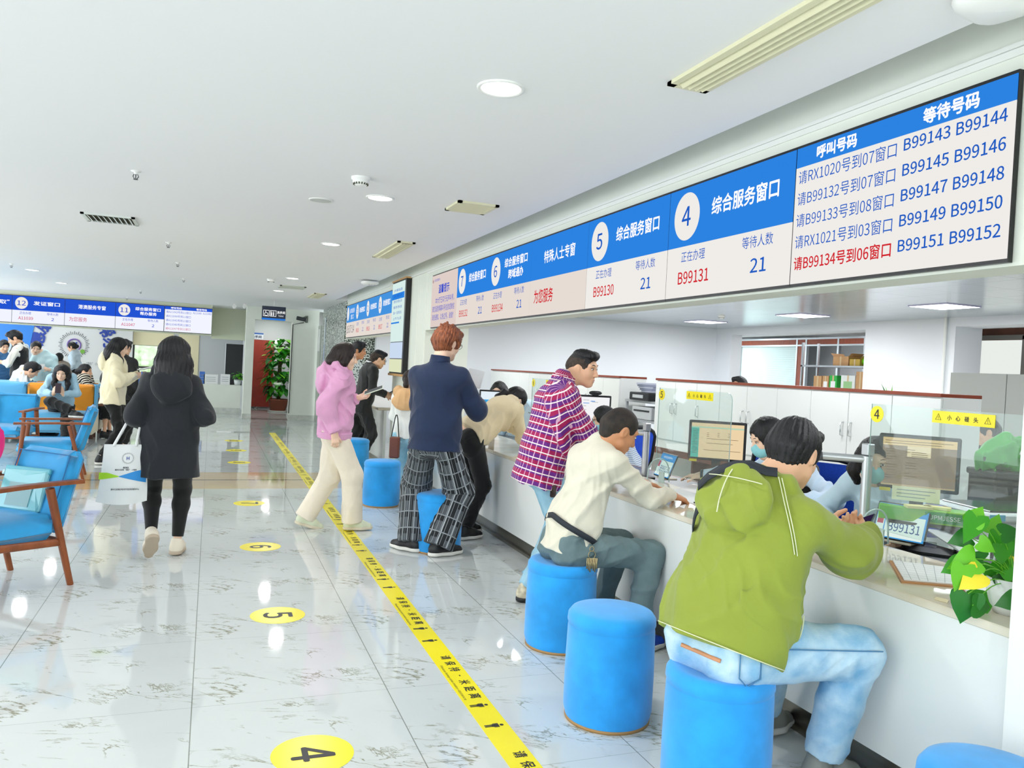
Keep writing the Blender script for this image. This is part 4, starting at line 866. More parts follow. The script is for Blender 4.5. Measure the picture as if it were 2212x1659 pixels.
sheet('yellow_note', [(2022, 1290), (2050, 1297), (2046, 1303), (2018, 1295)], TOP+0.0005, 'faint tan paper strip on the marble near the clipboard', 'paper', mat('tan_note', '#DDCFA8', 0.7))
sheet('loose_papers', [(1995, 1142), (2078, 1196), (2150, 1165), (2060, 1120)], TOP+0.002, 'curled white papers behind the plant next to the tablet', 'paper', PAP, None, 0.006)
pn = empty('red_pen', atZ(1533, 1090, TOP), R(-20), 'black and red pen lying at the elbow of the green-jacketed man', 'pen'); m = MB(); m.tube([(-0.09, 0, 0.006), (0.0, 0, 0.006)], 0.006, 8); m.build('black_barrel', BLK, pn); m = MB(); m.tube([(0.0, 0, 0.006), (0.05, 0, 0.006)], 0.0062, 8); m.build('red_end', mat('pen_red', '#D02A3A', 0.4), pn)
pn = empty('marker_cap', atZ(1522, 1116, TOP), R(30), 'small black and white pen cap on the ledge', 'pen'); m = MB(); m.tube([(-0.02, 0, 0.005), (0.005, 0, 0.005)], 0.005, 8); m.build('black_cap', BLK, pn); m = MB(); m.tube([(0.005, 0, 0.005), (0.015, 0, 0.005)], 0.0045, 8); m.build('white_tip', PAP, pn)
nb = empty('red_notebook', atZ(2122, 1282, TOP), R(-40), 'red and black notebook lying under the potted plant', 'notebook'); MB().box((-0.06, -0.08, 0), (0.06, 0.08, 0.008)).build('cover', mat('notebook_red', '#C93044', 0.5), nb); MB().box((-0.06, -0.08, 0.008), (0.06, 0.08, 0.015)).build('pages', PAP, nb)
# ------------------------------------------------------------------ desk clutter behind the near shield
q = at(1998, 1110, 3.62); gbz = float(at(1998, 1127, 3.62)[2]); dt = empty('document_tray', (q[0], q[1], 0.70), frame_to(q, (0, 0, 0)), 'black letter tray stack carrying the green carton', 'tray'); MB().box((-0.15, -0.06, 0), (0.14, 0.10, 0.012), 0.003).build('lower_tray', BLK, dt); MB().box((-0.15, -0.06, gbz-0.715), (0.14, 0.10, gbz-0.702), 0.003).build('upper_tray', BLK, dt)
for sx in (-0.14, 0.13): MB().box((sx-0.006, 0.05, 0.01), (sx+0.006, 0.09, gbz-0.71)).build('post', BLK, dt)
gb = empty('green_carton', (q[0], q[1], gbz), frame_to(q, (0, 0, 0)), 'long green paper-pack carton on the desk behind the near tablet', 'carton')
MB().box((-0.19, -0.05, 0), (0.17, 0.07, 0.062), 0.003).build('box', mat('carton_green', '#3FAE2E', 0.5, noise=0.25, nscale=5, hex2='#A8DC3C'), gb); MB().box((0.0, -0.052, 0.008), (0.16, -0.0495, 0.055)).build('dark_green_panel', mat('carton_dark', '#1F9440', 0.5), gb)
m = MB(); put_text(m, 'UPMJESSE', (0.08, -0.053, 0.032), (1, 0, 0), (0, 0, 1), 0.02, 'c', 0.12, 0.01); m.build('lettering', PAP, gb)
for k_, (x, y, rz, lb) in enumerate(((1985, 1085, 10, 'left pale yellow note pad on the green carton'), (2025, 1092, -12, 'right pale yellow note pad on the green carton'))):
    q = at(x, y, 3.60); tag(MB().box((-0.055, -0.03, 0), (0.055, 0.03, 0.012)).build('note_pad', mat('pad_yellow', '#F2E6A0', 0.7), loc=(q[0], q[1], gbz+0.063), rz=R(rz-40)), lb, 'note pad', 'yellow note pads')
q = at(1978, 1067, 3.7); nt_ = tag(MB().box((-0.10, -0.002, -0.035), (0.10, 0.002, 0.03)).build('notice_sheet', mat('cream_paper', '#EFE8CC', 0.7), loc=q, rz=frame_to(q, (0, 0, 0))), 'cream printed sheet stuck under the near monitor', 'notice')
m = MB()
for i in range(3): m.box((-0.08, -0.0035, 0.012-0.016*i), (0.08-0.02*i, -0.0021, 0.016-0.016*i))
m.build('print_lines', PAPT, nt_)
q = at(2085, 1118, 3.9); sp_ = empty('stapler', (q[0], q[1], 0.70), R(-40), 'cream and grey stapler right of the green carton', 'stapler'); MB().box((-0.06, -0.015, 0), (0.06, 0.015, 0.012), 0.003).build('base', BLK, sp_); MB().box((-0.055, -0.013, 0.016), (0.06, 0.013, 0.04), 0.006).build('top_arm', mat('cream_plastic', '#D9D5C0', 0.4), sp_)
q = at(2040, 1060, 4.0); kb = empty('blue_file_holder', (q[0], q[1], 0.70), R(-30), 'blue and red upright files beside the near monitor', 'files'); MB().box((-0.07, -0.01, 0), (0.0, 0.03, 0.16)).build('blue_file', mat('file_blue', '#3556C8', 0.5), kb); MB().box((0.004, -0.01, 0), (0.02, 0.03, 0.16)).build('red_file', mat('file_maroon', '#7A2436', 0.5), kb); MB().box((0.03, -0.01, 0), (0.05, 0.03, 0.13)).build('dark_file', BLK, kb)
# multifunction printer at the right edge
q = at(2150, 1095, 4.0); pr = empty('office_printer', (q[0], q[1], 0.70), R(-12), 'grey and black flatbed printer at the right end of the desk', 'printer')
PRG = mat('printer_grey', '#C4C8CA', 0.4); MB().box((-0.22, -0.2, 0.0), (0.3, 0.2, 0.13), 0.012).build('body', PRG, pr); MB().box((-0.27, -0.19, 0.01), (-0.22, 0.19, 0.16), 0.02).build('dark_side', mat('printer_navy', '#2A3038', 0.4), pr)
MB().box((-0.23, -0.205, 0.13), (0.3, 0.2, 0.17), 0.01).build('lid_rim', mat('printer_white', '#E8ECEE', 0.35), pr); MB().box((-0.17, -0.17, 0.168), (0.28, 0.17, 0.178), 0.004).build('glass_lid', mat('printer_glass', '#22292E', 0.12), pr); MB().box((-0.20, -0.209, 0.135), (-0.12, -0.204, 0.165)).build('blue_label', mat('label_cyan', '#58B4DA', 0.5), pr); MB().box((-0.15, -0.215, 0.05), (0.28, -0.199, 0.06)).build('tray_slot', BLK, pr)
# things beyond the near cabinet end
q = at(2148, 1010, 4.9); tb = empty('side_table', (q[0], q[1], 0), 0, 'low grey table holding the black crate at the right edge', 'table'); MB().box((-0.3, -0.35, 0.66), (0.5, 0.35, 0.70)).build('top', DESKL, tb)
for sx, sy in ((-0.27, -0.32), (-0.27, 0.32), (0.47, -0.32), (0.47, 0.32)): MB().box((sx-0.02, sy-0.02, 0), (sx+0.02, sy+0.02, 0.66)).build('leg', BLK, tb)
bx = empty('black_crate', (q[0]+0.05, q[1]-0.05, 0.70), R(-20), 'black plastic crate under a green bag at the right edge', 'crate'); MB().box((-0.16, -0.14, 0), (0.22, 0.14, 0.27), 0.01).build('body', mat('crate_black', '#1C1F24', 0.5), bx); MB().box((-0.17, -0.15, 0.235), (0.23, 0.15, 0.275), 0.008).build('lid', mat('crate_lid', '#2A2E34', 0.45), bx)
tr = empty('paper_tray_tower', (q[0]-0.25, q[1]+0.30, 0), 0, 'tall white tray tower behind the near cabinet end', 'trays'); MB().box((-0.1, -0.12, 0), (0.12, 0.15, 1.02)).build('body', mat('tray_pale', '#D5DCE2', 0.45), tr)
for i in range(5): MB().box((-0.105, -0.128, 0.72+0.055*i), (0.1, -0.118, 0.755+0.055*i)).build('tray_front', mat('tray_grey', '#B6C0C8', 0.4), tr)
# office chairs
def office_chair(P, rz, label, h=0.98):
    P = (P[0]+0.26*math.sin(rz), P[1]-0.26*math.cos(rz))
    k = empty('mesh_office_chair', (P[0], P[1], 0), rz, label, 'office chair', 'blue mesh office chairs'); M_ = Matrix.Translation((0, 0.22, 0.52)) @ Matrix.Rotation(R(-8), 4, 'X')
    ms = mat('blue_mesh', '#1E52D8', 0.6, noise=0.15, nscale=160); 
    o = MB().box((-0.2, -0.006, 0.06), (0.2, 0.006, h-0.56), 0.0, M=M_).build('mesh_back', ms, k)
    m = MB(); m.tube([M_ @ p for p in chaikin([Vector(v) for v in ((-0.19, 0, 0.03), (-0.225, 0, 0.25), (-0.215, 0, h-0.53), (0.215, 0, h-0.53), (0.225, 0, 0.25), (0.19, 0, 0.03))], 2, True)], 0.018, 8, closed=True); m.build('back_frame', BLK, k)
    cushion('seat', (-0.23, -0.25, 0.42), (0.23, 0.2, 0.50), k, BLK, None, 0.03)
    m = MB(); m.tube([(0, 0, 0.06), (0, 0, 0.42)], 0.025, 8); m.build('gas_post', BLK, k)
    m = MB(); m.tube([(0, 0.1, 0.44), (0, 0.26, 0.46), (0, 0.25, 0.62)], 0.02, 6); m.build('back_bracket', BLK, k)
    for i in range(5):
        a = i*2*math.pi/5; m = MB(); m.tube([(0, 0, 0.08), (0.26*math.cos(a), 0.26*math.sin(a), 0.06)], 0.018, 6); m.ell((0.26*math.cos(a), 0.26*math.sin(a), 0.028), (0.028, 0.028, 0.028), nu=8, nv=6); m.build('base_arm', BLK, k)
    return k
q = at(1792, 1062, 4.95); office_chair(q, R(118), 'blue mesh office chair with black frame right of the green-jacketed man', 1.0)
q = at(1372, 972, 7.0); office_chair(q, R(195), 'blue mesh office chair beyond the cream-sweatered man', 1.0)
q = at(1680, 1000, 5.35); office_chair(q, R(-80), 'black-framed chair behind the masked woman in a black vest', 1.08)
# printers and paper stacks in the cabinet gap
sh = empty('printer_shelf', (5.3, 8.72, 0), 0, 'grey shelf with office machines in the gap between the cabinet runs', 'shelf')
for z in (0.62, 0.86, 1.10): MB().box((-0.25, -0.36, z), (0.25, 0.42, z+0.03)).build('board', mat('shelf_grey', '#A7ABAF', 0.4), sh)
for sx in (-0.23, 0.23):
    for sy in (-0.34, 0.40): MB().box((sx-0.015, sy-0.015, 0), (sx+0.015, sy+0.015, 1.13)).build('post', mat('shelf_grey', '#A7ABAF', 0.4), sh)
k = empty('label_printer', (5.2, 8.7, 1.132), 0, 'black machine on the top shelf in the cabinet gap', 'printer'); MB().box((-0.2, -0.22, 0), (0.2, 0.25, 0.10), 0.01).build('body', BLK, k); MB().box((-0.21, -0.1, 0.03), (-0.2, 0.15, 0.07)).build('slot', PRG, k)
k = empty('small_printer', (5.25, 8.7, 0.892), 0, 'pale printer on the middle shelf in the cabinet gap', 'printer'); MB().box((-0.2, -0.22, 0), (0.2, 0.25, 0.16), 0.01).build('body', PRG, k); MB().box((-0.205, -0.18, 0.1), (-0.2, 0.2, 0.12)).build('slot', BLK, k)
for i in range(5): tag(MB().box((-0.13, -0.18+0.012*(i % 3), 0), (0.14, 0.2, 0.022)).build('paper_bundle', mat('paper_bundle_%d' % (i % 2), '#8C94AC' if i % 2 else '#B9BED0', 0.7), loc=(5.24, 8.7+0.01*i, 1.235+0.0235*i), rz=R(6*i-12)), 'grey-blue paper bundle in the pile on the black machine', 'paper bundle', 'paper bundles piled in the cabinet gap')
# ------------------------------------------------------------------ background office things
GRC = mat('grey_cubicle', '#A9ABA6', 0.8)
q = atX(2058, 805, 8.6); k = empty('cubicle_screen', (8.6, 7.0, 0), 0, 'beige-grey cubicle screen at the right behind the cabinets', 'screen'); y1 = q[1]-7.0
for a, b_ in ((-1.2, y1-0.75), (y1-0.74, y1)): MB().box((-0.03, a, 0.05), (0.03, b_, q[2])).build('fabric_panel', GRC, k)
MB().box((-0.035, -1.2, 0), (0.035, y1, 0.05)).build('foot_rail', ALU, k)
# steel shelf with cardboard boxes
XS = 11.6
k = empty('steel_shelf', (XS, 12.2, 0), 0, 'grey steel shelf with cardboard boxes beyond the office opening', 'shelf')
ya, yb_ = atX(1748, 790, XS)[1], atX(1872, 790, XS)[1]; zs = atX(1810, 791, XS)[2]
for z in (0.5, 1.15, zs-0.03): MB().box((-0.22, yb_-12.2-0.6, z), (0.22, ya-12.2, z+0.035)).build('board', ALU, k)
for yy in (ya-12.2-0.02, yb_-12.2-0.58):
    for xx in (-0.2, 0.2): MB().box((xx-0.02, yy-0.02, 0), (xx+0.02, yy+0.02, 2.3)).build('post', ALU, k)
CARD = mat('cardboard', '#C79A6B', 0.8, noise=0.08, nscale=8)
def carton(x0, x1, ytop, ybot, label, m=CARD, open_=False, z=None, extra=None):
    a, b_ = atX(x0, ybot, XS-0.15), atX(x1, ybot, XS-0.15); top = atX((x0+x1)/2, ytop, XS-0.15)[2]; z0 = z if z is not None else a[2]
    k = empty('cardboard_box', (XS, (a[1]+b_[1])/2, z0), 0, label, 'box', 'boxes on the steel shelf'); w_ = abs(a[1]-b_[1])/2; h = top-z0
    MB().box((-0.16, -w_, 0), (0.16, w_, h)).build('carton', m, k)
    MB().box((-0.163, -0.02, 0.0), (-0.16, 0.02, h)).build('tape', mat('packing_tape', '#D8BC90', 0.4), k)
    if open_:
        for sgn in (-1, 1): m_ = MB(); m_.add([(-0.16, sgn*w_, h), (0.16, sgn*w_, h), (0.16, sgn*(w_+0.07), h+0.06), (-0.16, sgn*(w_+0.07), h+0.06)], [(0, 1, 2, 3)]); m_.build('flap', m, k)
    if extra: MB().box((-0.164, -w_*0.6, h*0.25), (-0.16, w_*0.6, h*0.75)).build('printed_panel', extra, k)
    return k
zs2 = zs+0.006
carton(1800, 1833, 770, 787, 'open tan cardboard box on the upper shelf', CARD, True, zs2); carton(1836, 1858, 776, 787, 'open box with dark lid on the upper shelf beside a green bag', mat('cardboard_yellow', '#C9A94E', 0.8), True, zs2)
gbag = tag(MB().ell((0, 0, 0.09), (0.12, 0.13, 0.09)).build('lime_bag', mat('lime_plastic', '#7FE01E', 0.45), loc=(XS, float(atX(1866, 785, XS)[1])-0.10, zs2)), 'lime green plastic bag on the upper shelf', 'bag')
for x0, x1, yt, lb, m_, ex in ((1758, 1775, 812, 'small brown box at the left of the lower shelf', CARD, None), (1777, 1790, 812, 'brown box with orange and white print on the lower shelf', CARD, PAP), (1792, 1808, 811, 'green and white box on the lower shelf', mat('box_green', '#2FB64A', 0.6), PAP), (1817, 1847, 811, 'white box with green leaf print on the lower shelf', mat('box_white', '#E8ECE8', 0.6), mat('leaf_print', '#9CCB8E', 0.6)), (1849, 1868, 803, 'tall brown box at the right of the lower shelf', CARD, None)):
    carton(x0, x1, yt, 832, lb, m_, False, 1.187, ex)
BG2 = mat('beige_archive_box', '#DCD8C4', 0.7)
# ------------------------------------------------------------------ small reception things far left
def leaflet(x, w_, h, label, m, fold=True):
    q = atY(x, 829, 20.72); k = empty('desk_leaflet', (q[0], 20.72, 0.69), 0, label, 'leaflet', 'upright leaflets on the far reception ledge')
    MB().box((-w_/2, 0, 0), (w_/2, 0.01, h)).build('card', m, k)
    for i in range(3): MB().box((-w_*0.35, -0.002, h*(0.3+0.2*i)), (w_*0.35, 0.0, h*(0.34+0.2*i))).build('print_line', PAPT, k)
    MB().box((-w_/2, 0.01, 0), (w_/2, 0.05, 0.006)).build('foot', m, k)
leaflet(436, 0.12, 0.30, 'blue upright leaflet at the left of the far reception ledge', mat('leaflet_blue', '#3F74CC', 0.5)); leaflet(455, 0.32, 0.24, 'wide white leaflet with red print on the far reception ledge', PAP); leaflet(486, 0.22, 0.26, 'plain white leaflet beside the small potted plant', PAP)
bb = empty('dark_notice_board', (0.65, 22.5, 0.62), 0, 'black board leaning at the back of the far reception window', 'board'); MB().box((-0.30, 0, 0), (0.28, 0.03, 1.1)).build('panel', mat('board_black', '#1B1F22', 0.5), bb); MB().box((-0.32, -0.004, -0.01), (-0.30, 0.034, 1.12)).build('frame', ALU, bb)
# logo wall lettering and emblem
LB = mat('logo_letter_blue', '#1E3F9E', 0.4)
k = empty('wall_logo_sign', (-3.35, 23.29, 1.55), 0, 'ring of blue characters around a sunburst emblem on the far left wall', 'sign')
cx, cz = (atY(160, 745, 23.28)-np.array((-3.35, 0, 1.55)))[[0, 2]]
for ch, ang in (('惠', 172), ('服', 146), ('务', 118), ('您', 66), ('帮', 30), ('办', 4)):
    a = R(ang); r_ = 0.84; O = (cx+r_*math.cos(a), -0.012, cz+r_*math.sin(a)); t_ = a-math.pi/2; m = MB(); put_text(m, ch, O, (math.cos(t_), 0, math.sin(t_)), (-math.sin(t_), 0, math.cos(t_)), 0.33, 'c', 0.33, 0.03); m.build('character', LB, k)
m = MB()
for i in range(44):
    a = 2*math.pi*i/44; r0, r1 = 0.27, (0.36 if i % 2 else 0.33); c_, s_ = math.cos(a), math.sin(a)
    m.add([(cx+r0*c_-0.006*s_, -0.01, cz+r0*s_+0.006*c_), (cx+r1*c_-0.006*s_, -0.01, cz+r1*s_+0.006*c_), (cx+r1*c_+0.006*s_, -0.01, cz+r1*s_-0.006*c_), (cx+r0*c_+0.006*s_, -0.01, cz+r0*s_-0.006*c_)], [(0, 1, 2, 3)])
m.build('sunburst_ring', mat('emblem_dark', '#3A3E44', 0.5), k)
m = MB(); m.tube([(cx+0.15*math.cos(a), -0.012, cz+0.15*math.sin(a)) for a in np.linspace(0, 2*math.pi, 40, endpoint=False)], 0.018, 6, closed=True); m.build('inner_ring', mat('emblem_violet', '#7A5FA8', 0.5), k)
m = MB(); m.box((cx-0.07, -0.014, cz-0.08), (cx-0.035, -0.008, cz+0.08)); m.box((cx+0.035, -0.014, cz-0.08), (cx+0.07, -0.008, cz+0.08)); m.box((cx-0.07, -0.014, cz-0.017), (cx+0.07, -0.008, cz+0.017)); m.build('emblem_letter', LB, k)
MB().cyl((0, 0, 0), 0.055, 0.004, 24, M=Matrix.Translation((cx+0.2, -0.008, cz-0.16)) @ Matrix.Rotation(R(90), 4, 'X')).build('green_dot', mat('emblem_green', '#6FA83C', 0.5), k)
for x, s_ in ((cx-0.45, '关注微信'), (cx+0.48, '“湾办” 小程序')): m = MB(); put_text(m, s_, (x, -0.01, cz-0.47), (1, 0, 0), (0, 0, 1), 0.075, 'c', 0.36); m.build('small_lettering', mat('logo_grey_ink', '#5E6268', 0.6), k)
bp_ = struct('wall_blue_panel', MB().add([(-7, 23.27, 0), (-4.55, 23.27, 0), (-4.25, 23.27, 1.95), (-7, 23.27, 1.95), (-7, 23.295, 0), (-4.55, 23.295, 0), (-4.25, 23.295, 1.95), (-7, 23.295, 1.95)], [(0, 1, 2, 3), (4, 7, 6, 5), (1, 5, 6, 2), (3, 2, 6, 7)]), mat('blue_wall_panel', '#2E7FD6', 0.5))
# ------------------------------------------------------------------ plants
LEAF = [mat('leaf_green', '#3E9A22', 0.35, spec=0.4), mat('leaf_dark_green', '#1F6E1C', 0.35, spec=0.4), mat('leaf_lime', '#6CC02C', 0.35, spec=0.4), mat('leaf_yellow', '#F2DE32', 0.45)]
def leaf(mb, P, tip, up, L, wd, mi, fold=0.18, droop=0.15):
    """heart-shaped leaf: P stalk point, tip direction, up = face normal"""
    t = Vector(tip).normalized(); n = Vector(up); n = (n-t*n.dot(t)).normalized(); s_ = t.cross(n); P = Vector(tuple(map(float, P))); mb.cur = mi
    prof = [(-0.10, 0.24), (-0.12, 0.42), (0.0, 0.52), (0.18, 0.52), (0.38, 0.44), (0.58, 0.32), (0.78, 0.16), (0.92, 0.05)]
    c_ = [P+t*(L*max(0, p[0]))-n*(droop*L*max(0, p[0])**2) for p in prof]; tipv = P+t*L-n*(droop*L)
    vs = []
    for i, (a, b_) in enumerate(prof):
        e = P+t*(L*a)-n*(droop*L*max(0, a)**2); vs += [e+s_*(wd*b_)+n*(fold*wd*b_), c_[i], e-s_*(wd*b_)+n*(fold*wd*b_)]
    k = len(prof); vs.append(tipv); fs = []
    for i in range(k-1): fs += [(i*3, i*3+1, i*3+4, i*3+3), (i*3+1, i*3+2, i*3+5, i*3+4)]
    fs += [((k-1)*3, (k-1)*3+1, 3*k), ((k-1)*3+1, (k-1)*3+2, 3*k)]
    mb.add(vs, fs, True)
Pp = np.array((2.44, 1.80, TOP)); k = empty('pothos_plant', Pp, 0, 'green pothos with one yellow leaf in a white pot on the ledge', 'plant')
pot = MB(); pot.lathe([(0.0, 0.0), (0.05, 0.0), (0.068, 0.03), (0.078, 0.115), (0.073, 0.115), (0.06, 0.09), (0, 0.085)], 36); po = pot.build('pot', mat('white_ceramic', '#E8ECEC', 0.25), k)
MB().cyl((0, 0, 0.088), 0.062, 0.01, 20).build('soil', mat('dark_soil', '#2E2620', 0.9), po)
fm = MB(); sm = MB(); camd = np.array((-0.80, -0.60, 0.1))
LV = [(2100, 1140, 62, 250, 0, 2.02), (2075, 1165, 42, 200, 1, 2.95), (2150, 1135, 45, 60, 2, 2.9), (2085, 1215, 62, 195, 2, 2.72), (2165, 1195, 48, 280, 0, 2.8), (2110, 1205, 40, 160, 1, 2.75), (2140, 1235, 40, 270, 0, 2.7), (2075, 1245, 58, 255, 2, 2.68), (2098, 1252, 56, 215, 3, 2.62), (2085, 1310, 66, 260, 1, 2.6), (2125, 1295, 55, 20, 0, 2.62), (2118, 1310, 50, 350, 1, 2.66), (2180, 1150, 42, 10, 1, 2.95), (2185, 1185, 40, 300, 0, 2.9), (2172, 1225, 48, 40, 0, 2.75), (2180, 1300, 46, 200, 1, 2.6), (2110, 1115, 44, 50, 2, 2.95), (2185, 1205, 34, 60, 3, 2.95), (2150, 1170, 40, 230, 0, 2.85), (2130, 1180, 36, 330, 2, 2.88), (2060, 1225, 44, 205, 0, 2.85), (2160, 1255, 40, 300, 1, 2.72)]
rnd = random.Random(11)
root = Vector((0, 0, 0.10))
for x, y, s_, ang, mi, D in LV:
    D = 2.50+0.05*(D-2.6)+rnd.uniform(-0.05, 0.07); P = at(x, y, D)-Pp; L = s_*D/F_PX*1.08; a = R(ang); d = CR*math.cos(a)+CU*math.sin(a)+CF*rnd.uniform(-0.35, 0.25)
    n = -CF+CR*rnd.uniform(-0.35, 0.35)+CU*rnd.uniform(0.0, 0.55); P0 = P-d/np.linalg.norm(d)*L*0.4
    leaf(fm, P0, d, n, L, L*0.92, mi, rnd.uniform(0.05, 0.25), rnd.uniform(0.05, 0.2))
    mid = (Vector(P0)+root)/2+Vector((0, 0, 0.035)); sm.tube(chaikin([root+Vector((rnd.uniform(-.02, .02), rnd.uniform(-.02, .02), 0)), mid, Vector(P0)], 2), 0.0017, 5)
fm.build('foliage', LEAF, k); sm.build('stem', LEAF[2], k)
bt = empty('tiny_bottle', (2.345, 1.93, TOP), 0, 'tiny blue and white bottle at the ledge edge under the plant', 'bottle'); m = MB(); m.cyl((0, 0, 0), 0.008, 0.022, 12); m.build('body', mat('bottle_blue', '#3E58C0', 0.3), bt); m = MB(); m.cyl((0, 0, 0.022), 0.006, 0.014, 12); m.build('cap', PAP, bt)
# tall plant in the doorway corridor
Pq = atZ(600, 889); k = empty('tall_pothos', Pq, 0, 'tall bushy climbing plant in a brown pot inside the far doorway', 'plant')
pot = MB(); pot.lathe([(0, 0.03), (0.20, 0.03), (0.26, 0.30), (0.275, 0.30), (0.275, 0.335), (0.24, 0.335), (0.22, 0.28), (0, 0.28)], 28); pot.build('pot', mat('terracotta_brown', '#8C4A34', 0.35), k); MB().lathe([(0, 0), (0.25, 0), (0.27, 0.03), (0, 0.03)], 28).build('saucer', mat('saucer_white', '#D8D8D0', 0.5), k)
m = MB(); m.tube([(0, 0, 0.28), (0, 0, 1.75)], 0.05, 8); m.build('moss_pole', mat('moss_brown', '#4A4A2A', 0.9), k)
fm = MB(); rnd = random.Random(5)
for i in range(210):
    z = 0.42+1.5*rnd.random(); a = rnd.uniform(0, 2*math.pi); rr = (0.22+0.14*math.sin(math.pi*(z-0.3)/1.8))*rnd.uniform(0.55, 1.1); P = (rr*math.cos(a), rr*math.sin(a), z)
    d = (math.cos(a), math.sin(a), rnd.uniform(-0.9, 0.25)); L = rnd.uniform(0.15, 0.25); leaf(fm, P, d, (math.cos(a)*0.5, math.sin(a)*0.5, 0.9), L, L*0.85, rnd.choice((0, 0, 1, 1, 2)), 0.1, 0.3)
fm.build('foliage', LEAF, k)
# small plant on the far reception ledge
q = atY(513, 829, 20.75); k = empty('small_potted_plant', (q[0], 20.75, 0.69), 0, 'small bright green plant in a white pot on the far reception ledge', 'plant')
MB().lathe([(0, 0), (0.07, 0), (0.09, 0.14), (0.08, 0.14), (0, 0.12)], 24).build('pot', mat('white_ceramic', '#E8ECEC', 0.25), k); fm = MB()
for i in range(46):
    a = rnd.uniform(0, 2*math.pi); el = rnd.uniform(0.1, 1.3); rr = rnd.uniform(0.04, 0.15); P = (rr*math.cos(a)*math.cos(el), rr*math.sin(a)*math.cos(el), 0.16+rr*math.sin(el)*1.3); leaf(fm, P, (math.cos(a), math.sin(a), rnd.uniform(-0.5, 0.5)), (math.cos(a)*.4, math.sin(a)*.4, 0.9), rnd.uniform(0.08, 0.13), 0.075, rnd.choice((0, 2, 2, 0)), 0.1, 0.3)
fm.build('foliage', LEAF, k)
# plant tips above the cabinet
q = atX(1972, 828, 5.9); k = empty('spider_plant', (5.62, q[1], 1.0), 0, 'striped narrow leaves of a plant peeping over the cabinet top', 'plant'); fm = MB()
MB().box((-0.15, -0.15, -1.0), (0.15, 0.15, -0.02)).build('stand', CABW, k)
for i in range(9): a = -0.9+0.23*i; leaf(fm, (0, 0, 0.30), (0.1, math.sin(a), math.cos(a)*0.9+0.2), (1, 0, 0.3), 0.13+0.03*(i % 3), 0.03, 1 if i % 2 else 2, 0.1, 0.35)
fm.build('foliage', LEAF, k); MB().lathe([(0, 0), (0.07, 0), (0.09, 0.28), (0, 0.28)], 20).build('pot', mat('white_ceramic', '#E8ECEC', 0.25), k)
# ------------------------------------------------------------------ smooth bodies from distance fields
def V3(*a): return np.array(a, float)
def unit(v): v = np.asarray(v, float); return v/(np.linalg.norm(v)+1e-12)
def rotv(v, axis, deg):
    a = R(deg); k = unit(axis); v = np.asarray(v, float)
    return v*math.cos(a)+np.cross(k, v)*math.sin(a)+k*np.dot(k, v)*(1-math.cos(a))
class Field:
    def __init__(s): s.p = []
    def cap(s, a, b, ra, rb=None, k=0.02, flat=(0, 0), side=None, ks=1.0, sub=False):
        rb = ra if rb is None else rb; a = np.asarray(a, float); b = np.asarray(b, float); m = max(ra, rb)*max(1, ks if side is not None else 1)
        s.p.append(('c', a, b, ra, rb, k, flat, None if side is None else unit(side), ks, sub, np.minimum(a, b)-m-0.07, np.maximum(a, b)+m+0.07)); return s
    def chain(s, pts, rs, k=0.02, **kw):
        for i in range(len(pts)-1): s.cap(pts[i], pts[i+1], rs[i], rs[i+1], k, **kw)
        return s
    def ell(s, c, r, ax=None, k=0.02, sub=False):
        c = np.asarray(c, float); r = np.asarray(r, float); ax = np.eye(3) if ax is None else np.asarray(ax, float); m = max(r)
        s.p.append(('e', c, r, ax, k, sub, c-m-0.07, c+m+0.07)); return s
    def half(s, c, n, k=0.005):
        """keep the side the normal points away from"""
        s.p.append(('h', np.asarray(c, float), unit(n), k)); return s
    def bounds(s):
        lo = np.full(3, 1e9); hi = np.full(3, -1e9)
        for q in s.p:
            if q[0] == 'h' or q[-3]: continue
            lo = np.minimum(lo, q[-2]); hi = np.maximum(hi, q[-1])
        return lo+0.045, hi-0.045
    def __call__(s, P):
        d = np.full(len(P), 1.0)
        for q in s.p:
            if q[0] == 'h':
                e = (P-q[1])@q[2]; k = q[3]; h = np.maximum(k-np.abs(d-e), 0)/k; d = np.maximum(d, e)+h*h*k*0.25; continue
            I = np.nonzero(((P > q[-2]) & (P < q[-1])).all(1))[0]
            if not len(I): continue
            X = P[I]
            if q[0] == 'c':
                _, a, b, ra, rb, k, flat, side, ks, sub = q[:10]; ab = b-a; L = np.linalg.norm(ab)+1e-9; u = ab/L; w = X-a; t = w@u; tc = np.clip(t, 0, L); qv = w-tc[:, None]*u
                if side is not None: sd = qv@side; qv = qv+np.outer(sd*(1/ks-1), side)
                e = np.sqrt((qv*qv).sum(1))-(ra+(rb-ra)*tc/L)
                if flat[0]: e = np.maximum(e, -t)
                if flat[1]: e = np.maximum(e, t-L)
            else:
                _, c, r, ax, k, sub = q[:6]; y = (X-c)@ax.T; k0 = np.sqrt(((y/r)**2).sum(1)); k1 = np.sqrt(((y/(r*r))**2).sum(1))+1e-9; e = k0*(k0-1)/k1
            D = d[I]
            if sub: e = -e; h = np.maximum(k-np.abs(D-e), 0)/k; d[I] = np.maximum(D, e)+h*h*k*0.25
            else: h = np.maximum(k-np.abs(D-e), 0)/k; d[I] = np.minimum(D, e)-h*h*k*0.25
        return d
